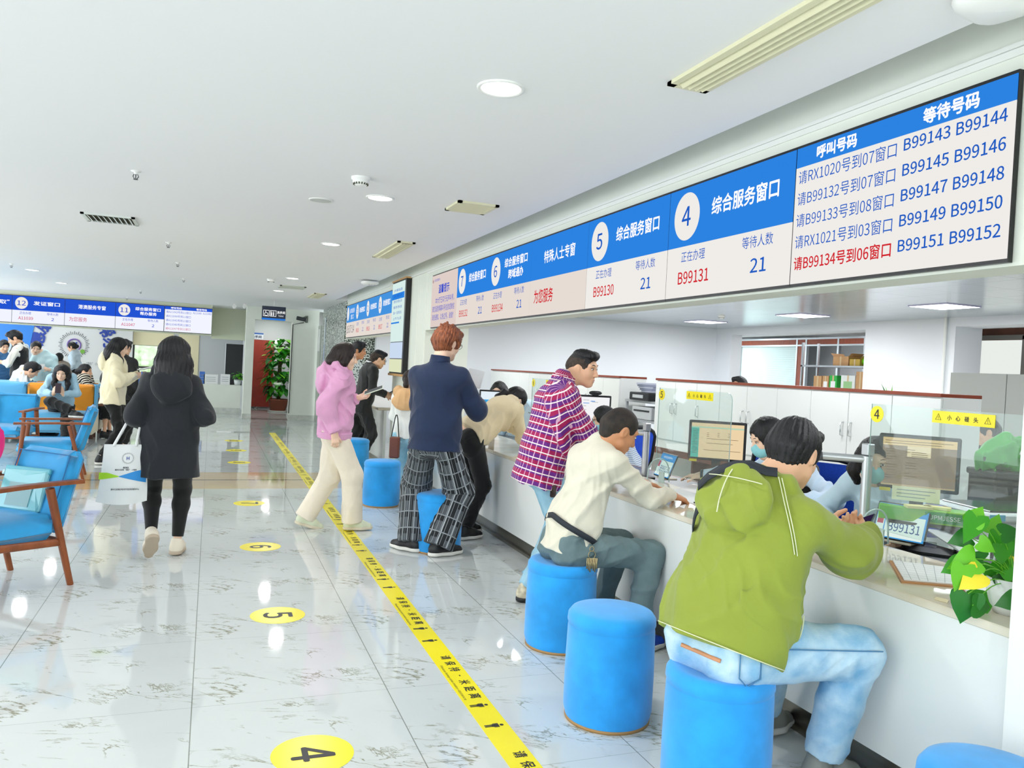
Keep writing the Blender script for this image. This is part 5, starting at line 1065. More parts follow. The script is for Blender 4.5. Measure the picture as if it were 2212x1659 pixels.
def surf(F, h, disp=None):
    """surface nets on a sparse block grid -> vertices, quads"""
    f = F if disp is None else (lambda P: F(P)+disp(P))
    lo, hi = F.bounds(); hc = 4*h; n = np.ceil((hi-lo)/hc).astype(int)+1
    g = np.stack(np.meshgrid(*[np.arange(m) for m in n], indexing='ij'), -1).reshape(-1, 3)
    dc = f(lo+(g+0.5)*hc); B = g[np.abs(dc) < hc*0.9+0.012]
    N = n*4+2; o5 = np.stack(np.meshgrid(*[np.arange(5)]*3, indexing='ij'), -1).reshape(-1, 3)
    key = lambda c: (c[..., 0]*N[1]+c[..., 1])*N[2]+c[..., 2]
    C = B[:, None, :]*4+o5[None]; K, first, inv = np.unique(key(C).ravel(), return_index=True, return_inverse=True)
    pts = lo+C.reshape(-1, 3)[first]*h; D = f(pts)[inv].reshape(-1, 5, 5, 5)
    acc = np.zeros(D.shape[:1]+(4, 4, 4, 3)); cnt = np.zeros(D.shape[:1]+(4, 4, 4))
    def cr(o): return D[:, o[0]:o[0]+4, o[1]:o[1]+4, o[2]:o[2]+4]
    for ax in range(3):
        for i in (0, 1):
            for j in (0, 1):
                o = [0, 0, 0]; o[(ax+1) % 3] = i; o[(ax+2) % 3] = j; e = list(o); e[ax] = 1
                a, b = cr(o), cr(e); m = (a < 0) != (b < 0); t = np.where(m, a/np.where(m, a-b, 1), 0)
                cnt += m; q = np.zeros(acc.shape); q[..., 0], q[..., 1], q[..., 2] = o; q[..., ax] += t; acc += q*m[..., None]
    has = cnt > 0; o4 = np.stack(np.meshgrid(*[np.arange(4)]*3, indexing='ij'), -1)
    cell = B[:, None, None, None, :]*4+o4[None]; cs = cell[has]; v = lo+(cs+acc[has]/cnt[has][:, None])*h
    ck = key(cs); od = np.argsort(ck); cks = ck[od]
    def look(c):
        k = key(c); p = np.clip(np.searchsorted(cks, k), 0, len(cks)-1); return np.where(cks[p] == k, od[p], -1)
    Q = []; a = D[:, :4, :4, :4][has]
    for ax in range(3):
        e = [0, 0, 0]; e[ax] = 1; b = cr(e)[has]; m = (a < 0) != (b < 0); c = cs[m]; s_ = a[m] < 0
        y, z = np.zeros(3, int), np.zeros(3, int); y[(ax+1) % 3] = 1; z[(ax+2) % 3] = 1
        q = np.stack([look(c), look(c-y), look(c-y-z), look(c-z)], 1); ok = (q >= 0).all(1); q = q[ok]; s_ = s_[ok]
        q[~s_] = q[~s_][:, ::-1]; Q.append(q)
    return v, np.concatenate(Q)
def fast_mesh(name, v, q, mats, extra=None, uv=None, mi=None):
    me = bpy.data.meshes.new(name); nv = len(v); v = np.asarray(v); Fs = [np.asarray(q)]; nq = len(q); nx = 0
    if extra is not None and extra.v: v = np.concatenate([v, np.array(extra.v)]); nx = len(extra.f)
    me.vertices.add(len(v)); me.vertices.foreach_set('co', v.astype(np.float32).ravel())
    loops = np.asarray(q).ravel().tolist(); starts = list(range(0, 4*nq, 4)); tot = [4]*nq
    if nx:
        for f in extra.f: starts.append(len(loops)); tot.append(len(f)); loops += [i+nv for i in f]
    me.loops.add(len(loops)); me.loops.foreach_set('vertex_index', loops); me.polygons.add(len(starts)); me.polygons.foreach_set('loop_start', starts)
    me.polygons.foreach_set('loop_total', tot); me.polygons.foreach_set('use_smooth', [True]*len(starts))
    if nx: me.polygons.foreach_set('material_index', [0]*nq+extra.mi)
    elif mi is not None: me.polygons.foreach_set('material_index', mi)
    for m in (mats if isinstance(mats, (list, tuple)) else [mats]): me.materials.append(m)
    if uv is not None:
        at_ = me.attributes.new('puv', 'FLOAT_VECTOR', 'POINT'); w_ = np.zeros((len(v), 3), np.float32); w_[:nv] = uv; at_.data.foreach_set('vector', w_.ravel())
    me.update(calc_edges=True); me.validate(); return me
# wandering cloth folds
def folds(amp, seed=0, wl=0.15, axis=None, creep=1.0):
    rs = np.random.RandomState(seed); A = rs.normal(size=(4, 3)); A[:, 2] *= 0.6; A /= np.linalg.norm(A, axis=1)[:, None]
    W = 2*math.pi/wl*np.array([0.5, 0.75, 1.1, 1.6]); ph = rs.uniform(0, 6.28, 8); Bv = rs.normal(size=(4, 3)); Bv /= np.linalg.norm(Bv, axis=1)[:, None]
    am = np.array([0.9, 1.0, 0.7, 0.35])*amp
    def f(P):
        o = np.zeros(len(P))
        for i in range(4):
            mk = np.clip(0.5+0.9*np.sin((P@Bv[i-1])*W[i]*0.37+ph[i+4]), 0, 1)
            t = np.sin((P@A[i])*W[i]+ph[i]+0.9*creep*np.sin((P@Bv[i])*W[i]*0.45+ph[-i-1])); o += am[i]*mk*(0.6-1.25*np.exp(-(t*t)*3.2))
        return o
    return f
def strands(amp, c, up, seed=0):
    up = unit(up); x = unit(np.cross(up, (0.3, 0.7, 0.2))); y = np.cross(up, x); rs = np.random.RandomState(seed); ph = rs.uniform(0, 6.28, 6)
    def f(P):
        w = P-c; a = np.arctan2(w@y, w@x); z = w@up
        return amp*(np.sin(a*31+ph[0]+2*np.sin(z*25+ph[1]))+0.7*np.sin(a*53+ph[2]+2*np.sin(z*31+ph[3]))+0.5*np.sin(z*40+4*a+ph[4]))/1.6
    return f
# ------------------------------------------------------------------ cloth and skin materials
SKIN = mat('skin', '#E8B795', 0.5, sub=0.12, noise=0.04, nscale=18); SKIN2 = mat('skin_tan', '#C98E66', 0.5, sub=0.1, noise=0.05, nscale=18); SKIN3 = mat('skin_fair', '#F2CBB0', 0.5, sub=0.12, noise=0.03, nscale=18)
LIP = mat('lips', '#C0736A', 0.45); EYEW = mat('eye_white', '#EDEAE6', 0.2); EYED = mat('eye_dark', '#1C1512', 0.25); BROW = mat('brow_hair', '#2A211C', 0.8)
def hairmat(name, h, h2):
    return mat(name, h, 0.42, noise=0.3, nscale=26, hex2=h2, spec=0.4, bump=0.35, bscale=120, stretch=(3, 3, 0.35))
HB = hairmat('hair_black', '#050507', '#131217'); HBR = hairmat('hair_dark_brown', '#120A08', '#2A1B15'); HC = hairmat('hair_copper', '#5A2C1C', '#A8613A'); HSC = mat('hair_shaved', '#4A3C32', 0.8, noise=0.35, nscale=40, hex2='#241C18')
def cloth(name, h, n=0.06, b=0.12, rough=0.85, **kw): return mat('cloth_'+name, h, rough, noise=n, nscale=kw.pop('ns', 14), bump=b, bscale=kw.pop('bs', 90), sheen=kw.pop('sheen', 0.15), **kw)
def pattern(name, kind, cols, scale):
    """woven pattern in garment coordinates: x along the cloth, y around it"""
    m = bpy.data.materials.new('cloth_'+name); m.use_nodes = True; nt = m.node_tree; L = nt.links.new; b = nt.nodes['Principled BSDF']; b.inputs['Roughness'].default_value = 0.85
    a = nt.nodes.new('ShaderNodeAttribute'); a.attribute_name = 'puv'; sp = nt.nodes.new('ShaderNodeSeparateXYZ'); L(a.outputs['Vector'], sp.inputs[0])
    def mth(op, x, y=None):
        n = nt.nodes.new('ShaderNodeMath'); n.operation = op
        for i, v in enumerate((x, y)):
            if v is None: continue
            if isinstance(v, (int, float)): n.inputs[i].default_value = v
            else: L(v, n.inputs[i])
        return n.outputs[0]
    def mix(f, x, y):
        n = nt.nodes.new('ShaderNodeMix'); n.data_type = 'RGBA'; L(f, n.inputs[0])
        for i, v in ((6, x), (7, y)):
            if isinstance(v, str): n.inputs[i].default_value = lin(v)
            else: L(v, n.inputs[i])
        return n.outputs[2]
    def bands(o, sc, lo): return mth('LESS_THAN', mth('FRACT', mth('ADD', mth('MULTIPLY', o, sc), 100.25)), lo)
    x, y = sp.outputs[0], sp.outputs[1]
    if kind == 'grid':
        c = mix(bands(x, scale*0.5, 0.5), cols[0], cols[1]); g = bands(y, scale, 0.15); c = mix(g, c, cols[2]); c = mix(bands(x, scale, 0.16), c, cols[3])
    elif kind == 'tartan':
        c = mix(bands(y, scale, 0.45), cols[0], cols[1]); c = mix(bands(x, scale, 0.40), c, cols[1]); c = mix(bands(y, scale*1.5, 0.12), c, cols[2]); c = mix(bands(x, scale, 0.07), c, cols[3]); c = mix(bands(y, scale*3.7, 0.12), c, cols[3])
    elif kind == 'stripe': c = mix(bands(x, scale, 0.42), cols[0], cols[1])
    else:
        n = nt.nodes.new('ShaderNodeTexVoronoi'); n.inputs['Scale'].default_value = scale; L(a.outputs['Vector'], n.inputs['Vector']); c = mix(mth('GREATER_THAN', n.outputs['Distance'], 0.42), cols[0], cols[1])
    L(c, b.inputs['Base Color']); MATS['cloth_'+name] = m; return m
def denim(name, h, h2): return mat('denim_'+name, h, 0.85, noise=0.3, nscale=9, hex2=h2, bump=0.2, bscale=160)
# ------------------------------------------------------------------ one person
def ik(a, c, l1, l2, hint):
    a = np.asarray(a, float); c = np.asarray(c, float); d = c-a; L = np.linalg.norm(d); mx = (l1+l2)*0.995
    if L > mx: c = a+d/L*mx; d = c-a; L = mx
    L = max(L, abs(l1-l2)+0.02); u = unit(d); x = (l1*l1-l2*l2+L*L)/(2*L); hgt = math.sqrt(max(l1*l1-x*x, 1e-6)); n = np.asarray(hint, float); n = n-u*(n@u); n = unit(n)
    return a+u*x+n*hgt, c
def hand_field(F, wr, d, n, side, sc=1.0, curl=0.5, spread=1.0, thumb=0.6, k=0.006):
    """palm, four fingers and a thumb; d points along the palm, n out of its back, side towards the thumb"""
    d = unit(d); n = unit(np.asarray(n)-d*(np.asarray(n)@d)); t = np.cross(n, d); t = t if t@np.asarray(side) > 0 else -t
    for o in (-0.026, -0.009, 0.009, 0.026): F.cap(wr+d*0.012*sc+t*o*0.75*sc, wr+d*0.085*sc+t*o*sc, 0.0145*sc, 0.012*sc, 0.012)
    F.cap(wr-d*0.03*sc, wr+d*0.02*sc, 0.025*sc, 0.022*sc, 0.015, side=t, ks=1.2)
    F.cap(wr+d*0.02*sc+t*0.02*sc-n*0.006, wr+d*0.055*sc+t*0.036*sc-n*0.012*sc, 0.017*sc, 0.013*sc, 0.012)
    for o, L, cu in ((0.029, 0.074, 0.9), (0.010, 0.082, 1.0), (-0.010, 0.076, 1.05), (-0.028, 0.060, 1.15)):
        p = wr+d*(0.088-abs(o)*0.12)*sc+t*o*sc; q = unit(d+t*(o*1.6*spread)); r_ = 0.0092*sc
        for j, fr in enumerate((0.45, 0.31, 0.24)):
            q = rotv(q, np.cross(n, d), 0) ; ax = np.cross(q, n); q = rotv(q, ax, -(34 if j else 28)*curl*cu*1.35); e = p+q*L*fr*sc; F.cap(p, e, r_, r_*0.9, k); p = e; r_ *= 0.9; n_ = n
    p = wr+d*0.045*sc+t*0.034*sc-n*0.01*sc; q = unit(d*0.62+t*0.62-n*thumb)
    for j, L in enumerate((0.036, 0.028)):
        e = p+q*L*sc; F.cap(p, e, 0.0112*sc-j*0.0012, 0.010*sc-j*0.0015, k); p = e; q = unit(q+d*0.35-t*0.25)
PEOPLE = {}
def person(key, label, H=1.70, pel=(0, 0, 0.9), yaw=0, lean=0, sidelean=0, head=None, hyaw=0, hpitch=0, hroll=0, syaw=0, L=None, Rr=None, el=None, er=None, fl=None, fr=None, kl=None, kr=None, tl=0, tr=0,
           heel=(0, 0), skin=SKIN, hair=('short', HB), top=None, bottom=None, shoes=None, fem=False, bulk=1.0, res=0.0055, hands=None, torso=None, mask=False, glasses=False, eyes=True, cat='person', group=None, lower=True, neck=None, mouth=0.0):
    s = H/1.70; f = V3(math.cos(R(yaw)), math.sin(R(yaw)), 0); sd = V3(-f[1], f[0], 0); up = V3(0, 0, 1); pel = np.asarray(pel, float)
    tu = rotv(rotv(up, sd, lean), f, sidelean); tl_ = (0.485 if torso is None else torso)*s; che = pel+tu*tl_
    ty = yaw+syaw; cf = rotv(rotv(V3(math.cos(R(ty)), math.sin(R(ty)), 0), sd, lean*0.9), f, sidelean); cs = unit(np.cross(tu, cf)); cf = np.cross(cs, tu)
    shw = (0.152 if fem else 0.178)*s*bulk**0.5; shL, shR = che+cs*shw-tu*0.022*s, che-cs*shw-tu*0.022*s; hipw = 0.088*s; hpL, hpR = pel+sd*hipw-up*0.02, pel-sd*hipw-up*0.02
    hy = R(ty+hyaw); hf0 = V3(math.cos(hy), math.sin(hy), 0); hs = V3(-hf0[1], hf0[0], 0); hf = rotv(hf0, hs, hpitch); hu = rotv(up, hs, hpitch)
    if hroll: hs, hu = rotv(hs, hf, hroll), rotv(hu, hf, hroll)
    nb = che+tu*0.055*s-cf*0.012*s
    hd = nb+(unit(tu*0.55+up*0.45)*0.10+hu*0.058+hf*0.022)*s if head is None else np.asarray(head, float)
    A = np.stack([hf, hs, hu]); hp = lambda a, b, c: hd+hf*a*s+hs*b*s+hu*c*s
    ua, fa = 0.285*s, 0.25*s
    L = che+cs*0.22*s+cf*0.08-up*0.50*s if L is None else np.asarray(L, float); Rr = che-cs*0.22*s+cf*0.08-up*0.50*s if Rr is None else np.asarray(Rr, float)
    eL, wL = ik(shL, L, ua, fa, -cf*0.6+cs*0.5-up*0.5 if el is None else el); eR, wR = ik(shR, Rr, ua, fa, -cf*0.6-cs*0.5-up*0.5 if er is None else er)
    fl = pel*V3(1, 1, 0)+sd*0.10+up*0.085*s if fl is None else np.asarray(fl, float); fr = pel*V3(1, 1, 0)-sd*0.10+up*0.085*s if fr is None else np.asarray(fr, float)
    kL, aL = ik(hpL, fl, 0.425*s, 0.415*s, f+sd*0.15 if kl is None else kl); kR, aR = ik(hpR, fr, 0.425*s, 0.415*s, f-sd*0.15 if kr is None else kr)
    J = dict(pel=pel, che=che, shL=shL, shR=shR, eL=eL, wL=wL, eR=eR, wR=wR, hpL=hpL, hpR=hpR, kL=kL, kR=kR, aL=aL, aR=aR, hd=hd, hf=hf, hs=hs, hu=hu, nb=nb, f=f, sd=sd, tu=tu, cf=cf, cs=cs, s=s, A=A)
    root = empty('person', (pel[0], pel[1], 0), 0, label, cat, group); J['root'] = root; PEOPLE[key] = J
    def put(name, v, q, mats, extra=None, uv=None, lab=None, mi=None):
        v = v-np.array((pel[0], pel[1], 0))
        if extra is not None: extra.v = [tuple(np.array(p)-np.array((pel[0], pel[1], 0))) for p in extra.v]
        o = bpy.data.objects.new(name, fast_mesh(name, v, q, mats, extra, uv, mi)); COL.objects.link(o); o.parent = root
        if lab: o['label'] = lab
        return o
    J['put'] = put
    # ---- body
    B = Field(); w = 0.92 if fem else 1.0
    B.ell(hp(-0.008, 0, 0.012), V3(0.094, 0.0755, 0.098)*s, A); B.ell(hp(0.026, 0, -0.052), V3(0.064, 0.058*w, 0.066)*s, A, 0.03); B.ell(hp(0.058, 0, -0.102), V3(0.026, 0.025*w, 0.02)*s, A, 0.025)
    for g in (1, -1):
        B.ell(hp(0.058, g*0.036, -0.034), V3(0.026, 0.024, 0.028)*s, A, 0.02); B.cap(hp(0.02, g*0.055, -0.075), hp(0.062, g*0.018, -0.104), 0.018*s, 0.016*s, 0.025)
        B.ell(hp(0.094, g*0.031, 0.002), V3(0.013, 0.018, 0.011)*s, A, 0.012, sub=True); B.cap(hp(0.080, g*0.014, 0.022), hp(0.072, g*0.046, 0.022), 0.010*s, 0.010*s, 0.016)
        B.ell(hp(-0.006, g*0.079, -0.016), V3(0.020, 0.009, 0.031)*s, A, 0.008); B.ell(hp(-0.002, g*0.088, -0.014), V3(0.010, 0.006, 0.017)*s, A, 0.006, sub=True)
    B.cap(hp(0.086, 0, 0.008), hp(0.108, 0, -0.036), 0.008*s, 0.0115*s, 0.010); B.cap(hp(0.096, 0.011, -0.041), hp(0.096, -0.011, -0.041), 0.0085*s, None, 0.008)
    B.cap(hp(0.088, 0.014, -0.069), hp(0.088, -0.014, -0.069), 0.0075*s, None, 0.008); B.cap(hp(0.084, 0.013, -0.081), hp(0.084, -0.013, -0.081), 0.0085*s, None, 0.008)
    B.cap(hp(-0.022, 0, -0.055), nb, (0.049 if fem else 0.057)*s*bulk**0.5, (0.055 if fem else 0.064)*s*bulk**0.5, 0.03)
    tr_ = 0.10*s*bulk; B.cap(pel, che-tu*0.06, tr_*0.98, tr_*0.92, 0.05, side=cs, ks=1.35); B.cap(shL, shR, 0.055*s, None, 0.05)
    for a, e, wr in ((shL, eL, wL), (shR, eR, wR)): B.chain([a, e, wr], [0.046*s, 0.037*s, 0.026*s], 0.02)
    for a, k_, an in ((hpL, kL, aL), (hpR, kR, aR)): B.chain([a, k_, an], [0.066*s, 0.042*s, 0.030*s], 0.03); B.cap(k_*0.72+an*0.28-f*0.008, k_*0.5+an*0.5-f*0.008, 0.040*s, 0.034*s, 0.03)
    hs_ = hands or {}
    for nm, wr, e, sg in (('L', wL, eL, 1), ('R', wR, eR, -1)):
        o = hs_.get(nm, {}); dd = unit(wr-e); d = unit(o['d']) if 'd' in o else dd; n = o.get('n', unit(cs*sg*0.8+up*0.3+cf*0.3)); J['hd'+nm] = d
        hand_field(B, wr+d*0.01, d, n, o.get('t', cf), s*(0.9 if fem else 1.0), o.get('curl', 0.45), o.get('spread', 1.0), o.get('thumb', 0.5))
    v, q = surf(B, res)
    # colour the lips on the skin itself
    X = MB(); X.cur = 1
    if eyes:
        M_ = Matrix(((hf[0], hs[0], hu[0], 0), (hf[1], hs[1], hu[1], 0), (hf[2], hs[2], hu[2], 0), (0, 0, 0, 1)))
        T = lambda p: Matrix.Translation(tuple(p)) @ M_
        for g in (1, -1):
            X.cur = 1; X.ell((0, 0, 0), (0.006*s, 0.0135*s, 0.0055*s), T(hp(0.0815, g*0.032, 0.001)), 10, 6)
            X.cur = 2; X.ell((0, 0, 0), (0.004*s, 0.006*s, 0.0055*s), T(hp(0.0855, g*0.032, 0.0005)), 8, 6); X.tube([hp(0.084, g*0.018, 0.005), hp(0.0875, g*0.031, 0.0085), hp(0.0795, g*0.047, 0.004)], 0.0017*s, 5)
            X.cur = 3; X.tube([hp(0.0885, g*0.014, 0.025), hp(0.0865, g*0.032, 0.031), hp(0.0755, g*0.050, 0.025)], (0.0020 if fem else 0.0030)*s, 5)
        X.cur = 4; X.ell((0, 0, 0), (0.006*s, 0.021*s, 0.0035*s), T(hp(0.0905, 0, -0.0705)), 12, 6); X.ell((0, 0, 0), (0.006*s, 0.019*s, 0.0042*s), T(hp(0.0885, 0, -0.0785)), 12, 6)
        if mouth: X.cur = 1; X.tube([hp(0.091, 0.012, -0.0755), hp(0.0955, 0, -0.0755), hp(0.091, -0.012, -0.0755)], 0.003*s, 5)
    put('body', v, q, [skin, EYEW, EYED, BROW, LIP], X)
    # ---- clothes
    if top: top(J, fem, bulk, res, put)
    if bottom and lower: bottom(J, fem, bulk, res, put)
    if shoes and lower:
        for nm, an, ty_, hl in (('L', aL, tl, heel[0]), ('R', aR, tr, heel[1])): shoe(J, an, yaw+ty_, hl, shoes, res, put)
    if hair: do_hair(J, hair, fem, res, put)
    if mask:
        K = Field(); K.ell(hp(0.040, 0, -0.062), V3(0.074, 0.066, 0.054)*s, A); K.ell(hp(0.085, 0, -0.035), V3(0.030, 0.026, 0.022)*s, A, 0.03); K.half(hp(0.018, 0, 0), -hf); K.half(hp(0, 0, -0.012), hu-hf*0.25)
        v, q = surf(K, min(res, 0.005)); put('face_mask', v, q, mat('mask_pale_blue', '#8FD3DC', 0.7, noise=0.04, nscale=60, stretch=(1, 1, 6)))
        X = MB()
        for g in (1, -1): X.tube([hp(0.05, g*0.062, -0.022), hp(0.0, g*0.088, 0.006), hp(-0.016, g*0.084, -0.02)], 0.0016, 5); X.tube([hp(0.045, g*0.062, -0.09), hp(0.0, g*0.086, -0.04), hp(-0.014, g*0.084, -0.03)], 0.0016, 5)
        put('mask_loop', np.zeros((0, 3)), np.zeros((0, 4), int), PAP, X)
    if glasses:
        X = MB()
        for g in (1, -1):
            X.tube([hp(0.100+0.0*math.cos(a), g*0.033+0.025*math.cos(a), 0.0+0.020*math.sin(a)) for a in np.linspace(0, 6.283, 18, endpoint=False)], 0.0018*s, 5, closed=True); X.tube([hp(0.098, g*0.058, 0.004), hp(0.0, g*0.082, 0.006), hp(-0.012, g*0.082, -0.006)], 0.0018*s, 5)
        X.tube([hp(0.10, 0.009, 0.004), hp(0.104, 0, 0.006), hp(0.10, -0.009, 0.004)], 0.0018*s, 5)
        put('glasses', np.zeros((0, 3)), np.zeros((0, 4), int), mat('glasses_black', '#18181A', 0.3), X)
    return J
def seg_uv(v, segs):
    """garment coordinates from the nearest of several (a, b, side) bones"""
    best = np.full(len(v), 1e9); uv = np.zeros((len(v), 3)); off = 0.0
    for a, b, sd_ in segs:
        ab = b-a; Ln = np.linalg.norm(ab); u = ab/Ln; w = v-a; t = np.clip(w@u, 0, Ln); q = w-t[:, None]*u; d = np.sqrt((q*q).sum(1)); m = d < best
        e1 = unit(np.asarray(sd_)-u*(np.asarray(sd_)@u)); e2 = np.cross(u, e1); an = np.arctan2(q@e2, q@e1); r_ = np.percentile(d[m], 60) if m.any() else 0.1
        uv[m, 0] = (w@u)[m]+off; uv[m, 1] = an[m]*r_; best[m] = d[m]
    return uv
def shoe(J, an, yaw, heel, spec, res, put):
    s = J['s']; up_, sole, L = spec[0], spec[1], (spec[2] if len(spec) > 2 else 0.27)*s; fd = V3(math.cos(R(yaw)), math.sin(R(yaw)), 0); sd = V3(-fd[1], fd[0], 0); u = V3(0, 0, 1)
    toe0 = V3(an[0], an[1], 0)+fd*L*0.70; fd2, u2 = fd, u; base = V3(an[0], an[1], an[2]-0.085*s)
    if heel: fd2, u2 = rotv(fd, sd, heel), rotv(u, sd, heel)
    base = an-u2*0.085*s; A = np.stack([fd2, sd, u2]); p = lambda a, b, c: base+fd2*a*L+sd*b+u2*c
    F = Field(); F.ell(p(-0.12, 0, 0.045*s), V3(0.15*L, 0.034, 0.05*s), A); F.cap(p(-0.08, 0, 0.05*s), p(0.30, 0, 0.045*s), 0.041*s, 0.044*s, 0.03); F.cap(p(0.30, 0.004, 0.04*s), p(0.58, 0.004, 0.03*s), 0.043*s, 0.032*s, 0.03); F.cap(p(-0.06, 0, 0.06*s), p(-0.03, 0, 0.105*s), 0.038*s, 0.042*s, 0.03); F.half(p(0, 0, 0.022*s), -u2); F.half(p(0, 0, 0.115*s), u2+fd2*0.25)
    v, q = surf(F, min(res, 0.006)); X = MB()
    put('shoe', v, q, up_)
    G = Field(); G.ell(p(-0.12, 0, 0.02*s), V3(0.16*L, 0.037, 0.05), A); G.cap(p(-0.08, 0, 0.018*s), p(0.30, 0, 0.018*s), 0.043*s, 0.047*s, 0.03); G.cap(p(0.3, 0.004, 0.018*s), p(0.60, 0.004, 0.024*s), 0.047*s, 0.034*s, 0.03); G.half(p(0, 0, 0.03*s), u2); G.half(p(0, 0, 0.001), -u2)
    v, q = surf(G, min(res, 0.006)); put('sole', v, q, sole)
    for i in range(4): X.tube([p(0.22+0.07*i, -0.022, 0.075*s-0.006*i), p(0.23+0.07*i, 0, 0.086*s-0.0075*i), p(0.22+0.07*i, 0.022, 0.075*s-0.006*i)], 0.003, 5)
    put('laces', np.zeros((0, 3)), np.zeros((0, 4), int), spec[3] if len(spec) > 3 else sole, X)
def do_hair(J, hair, fem, res, put):
    kind, m = hair[:2]; s, A, hf, hs, hu, hd = J['s'], J['A'], J['hf'], J['hs'], J['hu'], J['hd']; hp = lambda a, b, c: hd+hf*a*s+hs*b*s+hu*c*s; F = Field(); r = res
    th = {'crew': 0.004, 'buzz': 0.0035, 'short': 0.013, 'tousled': 0.022}.get(kind, 0.013)
    F.ell(hp(-0.012, 0, 0.018), (V3(0.094, 0.0765, 0.094)+th)*s, A)
    nape = -0.075 if kind not in ('long', 'bob', 'longfront') else -0.12
    if kind in ('short', 'tousled', 'crew', 'buzz'):
        F.cap(hp(-0.068, 0, -0.01), hp(-0.06, 0, -0.055), (0.052+th*0.5)*s, 0.040*s, 0.03, side=hs, ks=1.25)
    if kind in ('short', 'tousled'):
        F.cap(hp(0.045, 0.03, 0.095), hp(0.075, -0.035, 0.088), 0.026*s, 0.022*s, 0.03)
        if kind == 'tousled':
            rs = np.random.RandomState(4)
            for i in range(46):
                a = rs.uniform(0, 6.28); e = rs.uniform(0.15, 1.4); c = hp(-0.01+0.095*math.cos(a)*math.cos(e), 0.083*math.sin(a)*math.cos(e), 0.03+0.095*math.sin(e)); d = unit(c-hd)*0.01+unit(rs.normal(size=3))*0.024; F.cap(c, c+d, 0.014, 0.007, 0.008)
    if kind in ('pony', 'bun'):
        F.ell(hp(-0.085, 0, -0.005), V3(0.035, 0.055, 0.05)*s, A, 0.04)
        if kind == 'pony':
            p0 = hp(-0.112, 0, 0.0); dn = hair[2] if len(hair) > 2 else hp(-0.14, 0, -0.16)-p0; F.chain([p0, p0+unit(dn)*0.02-hf*0.02*s, p0+np.asarray(dn)*0.55-hf*0.018*s, p0+np.asarray(dn)], [0.018*s, 0.032*s, 0.030*s, 0.012*s], 0.025)
        else: F.ell(hp(-0.125, 0, -0.015), V3(0.042, 0.048, 0.045)*s, A, 0.015)
    if kind == 'bob':
        for g in (1, -1): F.chain([hp(0.01, g*0.066, 0.01), hp(-0.005, g*0.088, -0.06), hp(0.0, g*0.078, -0.125)], [0.036*s, 0.038*s, 0.020*s], 0.03)
        F.chain([hp(-0.07, 0, 0.0), hp(-0.095, 0, -0.07), hp(-0.085, 0, -0.135)], [0.06*s, 0.058*s, 0.03*s], 0.04, side=hs, ks=1.4)
    if kind in ('long', 'longfront'):
        ln = hair[2] if len(hair) > 2 else 0.30; dn = V3(0, 0, -1); tu = J['tu']; bk = hp(-0.075, 0, -0.02)
        F.chain([hp(-0.055, 0, 0.02), bk+dn*0.07-hf*0.02, bk+dn*ln*0.6-J['cf']*0.035, bk+dn*ln-J['cf']*0.03], [0.07*s, 0.075*s, 0.07*s, 0.035*s], 0.05, side=hs, ks=1.55)
        for g in (1, -1): F.chain([hp(0.0, g*0.062, 0.02), hp(-0.012, g*0.088, -0.07), hp(-0.02, g*0.088, -0.07)+dn*ln*0.35], [0.034*s, 0.034*s, 0.022*s], 0.03)
        if kind == 'longfront':
            for g in (1, -1): b0 = hp(0.005, g*0.084, -0.08); F.chain([b0, b0+dn*0.09+J['cf']*0.04+J['cs']*g*0.01, b0+dn*0.24+J['cf']*0.075-J['cs']*g*0.005], [0.03*s, 0.036*s, 0.014*s], 0.03)
    # keep the face, ears and neck free
    fe = {'short': 0.062, 'tousled': 0.066, 'crew': 0.060, 'buzz': 0.058}.get(kind, 0.056)
    F.ell(hp(0.098, 0, -0.045), V3(0.078 if kind in ('crew', 'buzz') else 0.070, fe+0.012, 0.108)*s, A, 0.012, sub=True)
    if kind in ('short', 'tousled', 'crew', 'buzz', 'pony', 'bun'):
        for g in (1, -1): F.ell(hp(0.006, g*0.095, -0.03), V3(0.034, 0.03, 0.05)*s, A, 0.012, sub=True)
        F.half(hp(-0.05, 0, -0.092 if kind != 'pony' else -0.085), -hu*0.85+hf*0.5) if kind not in ('pony', 'bun') else None
    amp = {'crew': 0.0012, 'buzz': 0.0008, 'tousled': 0.004}.get(kind, 0.0028)
    v, q = surf(F, min(r, 0.006), strands(amp, hd, hu, int(abs(hd[0]*1000)) % 97))
    mi = None; mats = [m]
    if kind in ('crew',):   # close shaved sides under a longer top
        mats = [m, HSC]; c = v[q].mean(1); z = (c-hd)@hu; x = (c-hd)@hf; mi = ((z < 0.055*s) & ~((x > 0.03*s) & (z > 0.03*s))).astype(int).tolist()
    put('hair', v, q, mats, mi=mi)
    if kind == 'crew':
        G = Field(); G.ell(hp(-0.002, 0, 0.078), V3(0.088, 0.066, 0.042)*s, A); G.cap(hp(0.06, 0.03, 0.088), hp(0.07, -0.03, 0.088), 0.022*s, 0.02*s, 0.03); v, q = surf(G, min(r, 0.006), strands(0.003, hd, hu, 3)); put('hair_top', v, q, m)
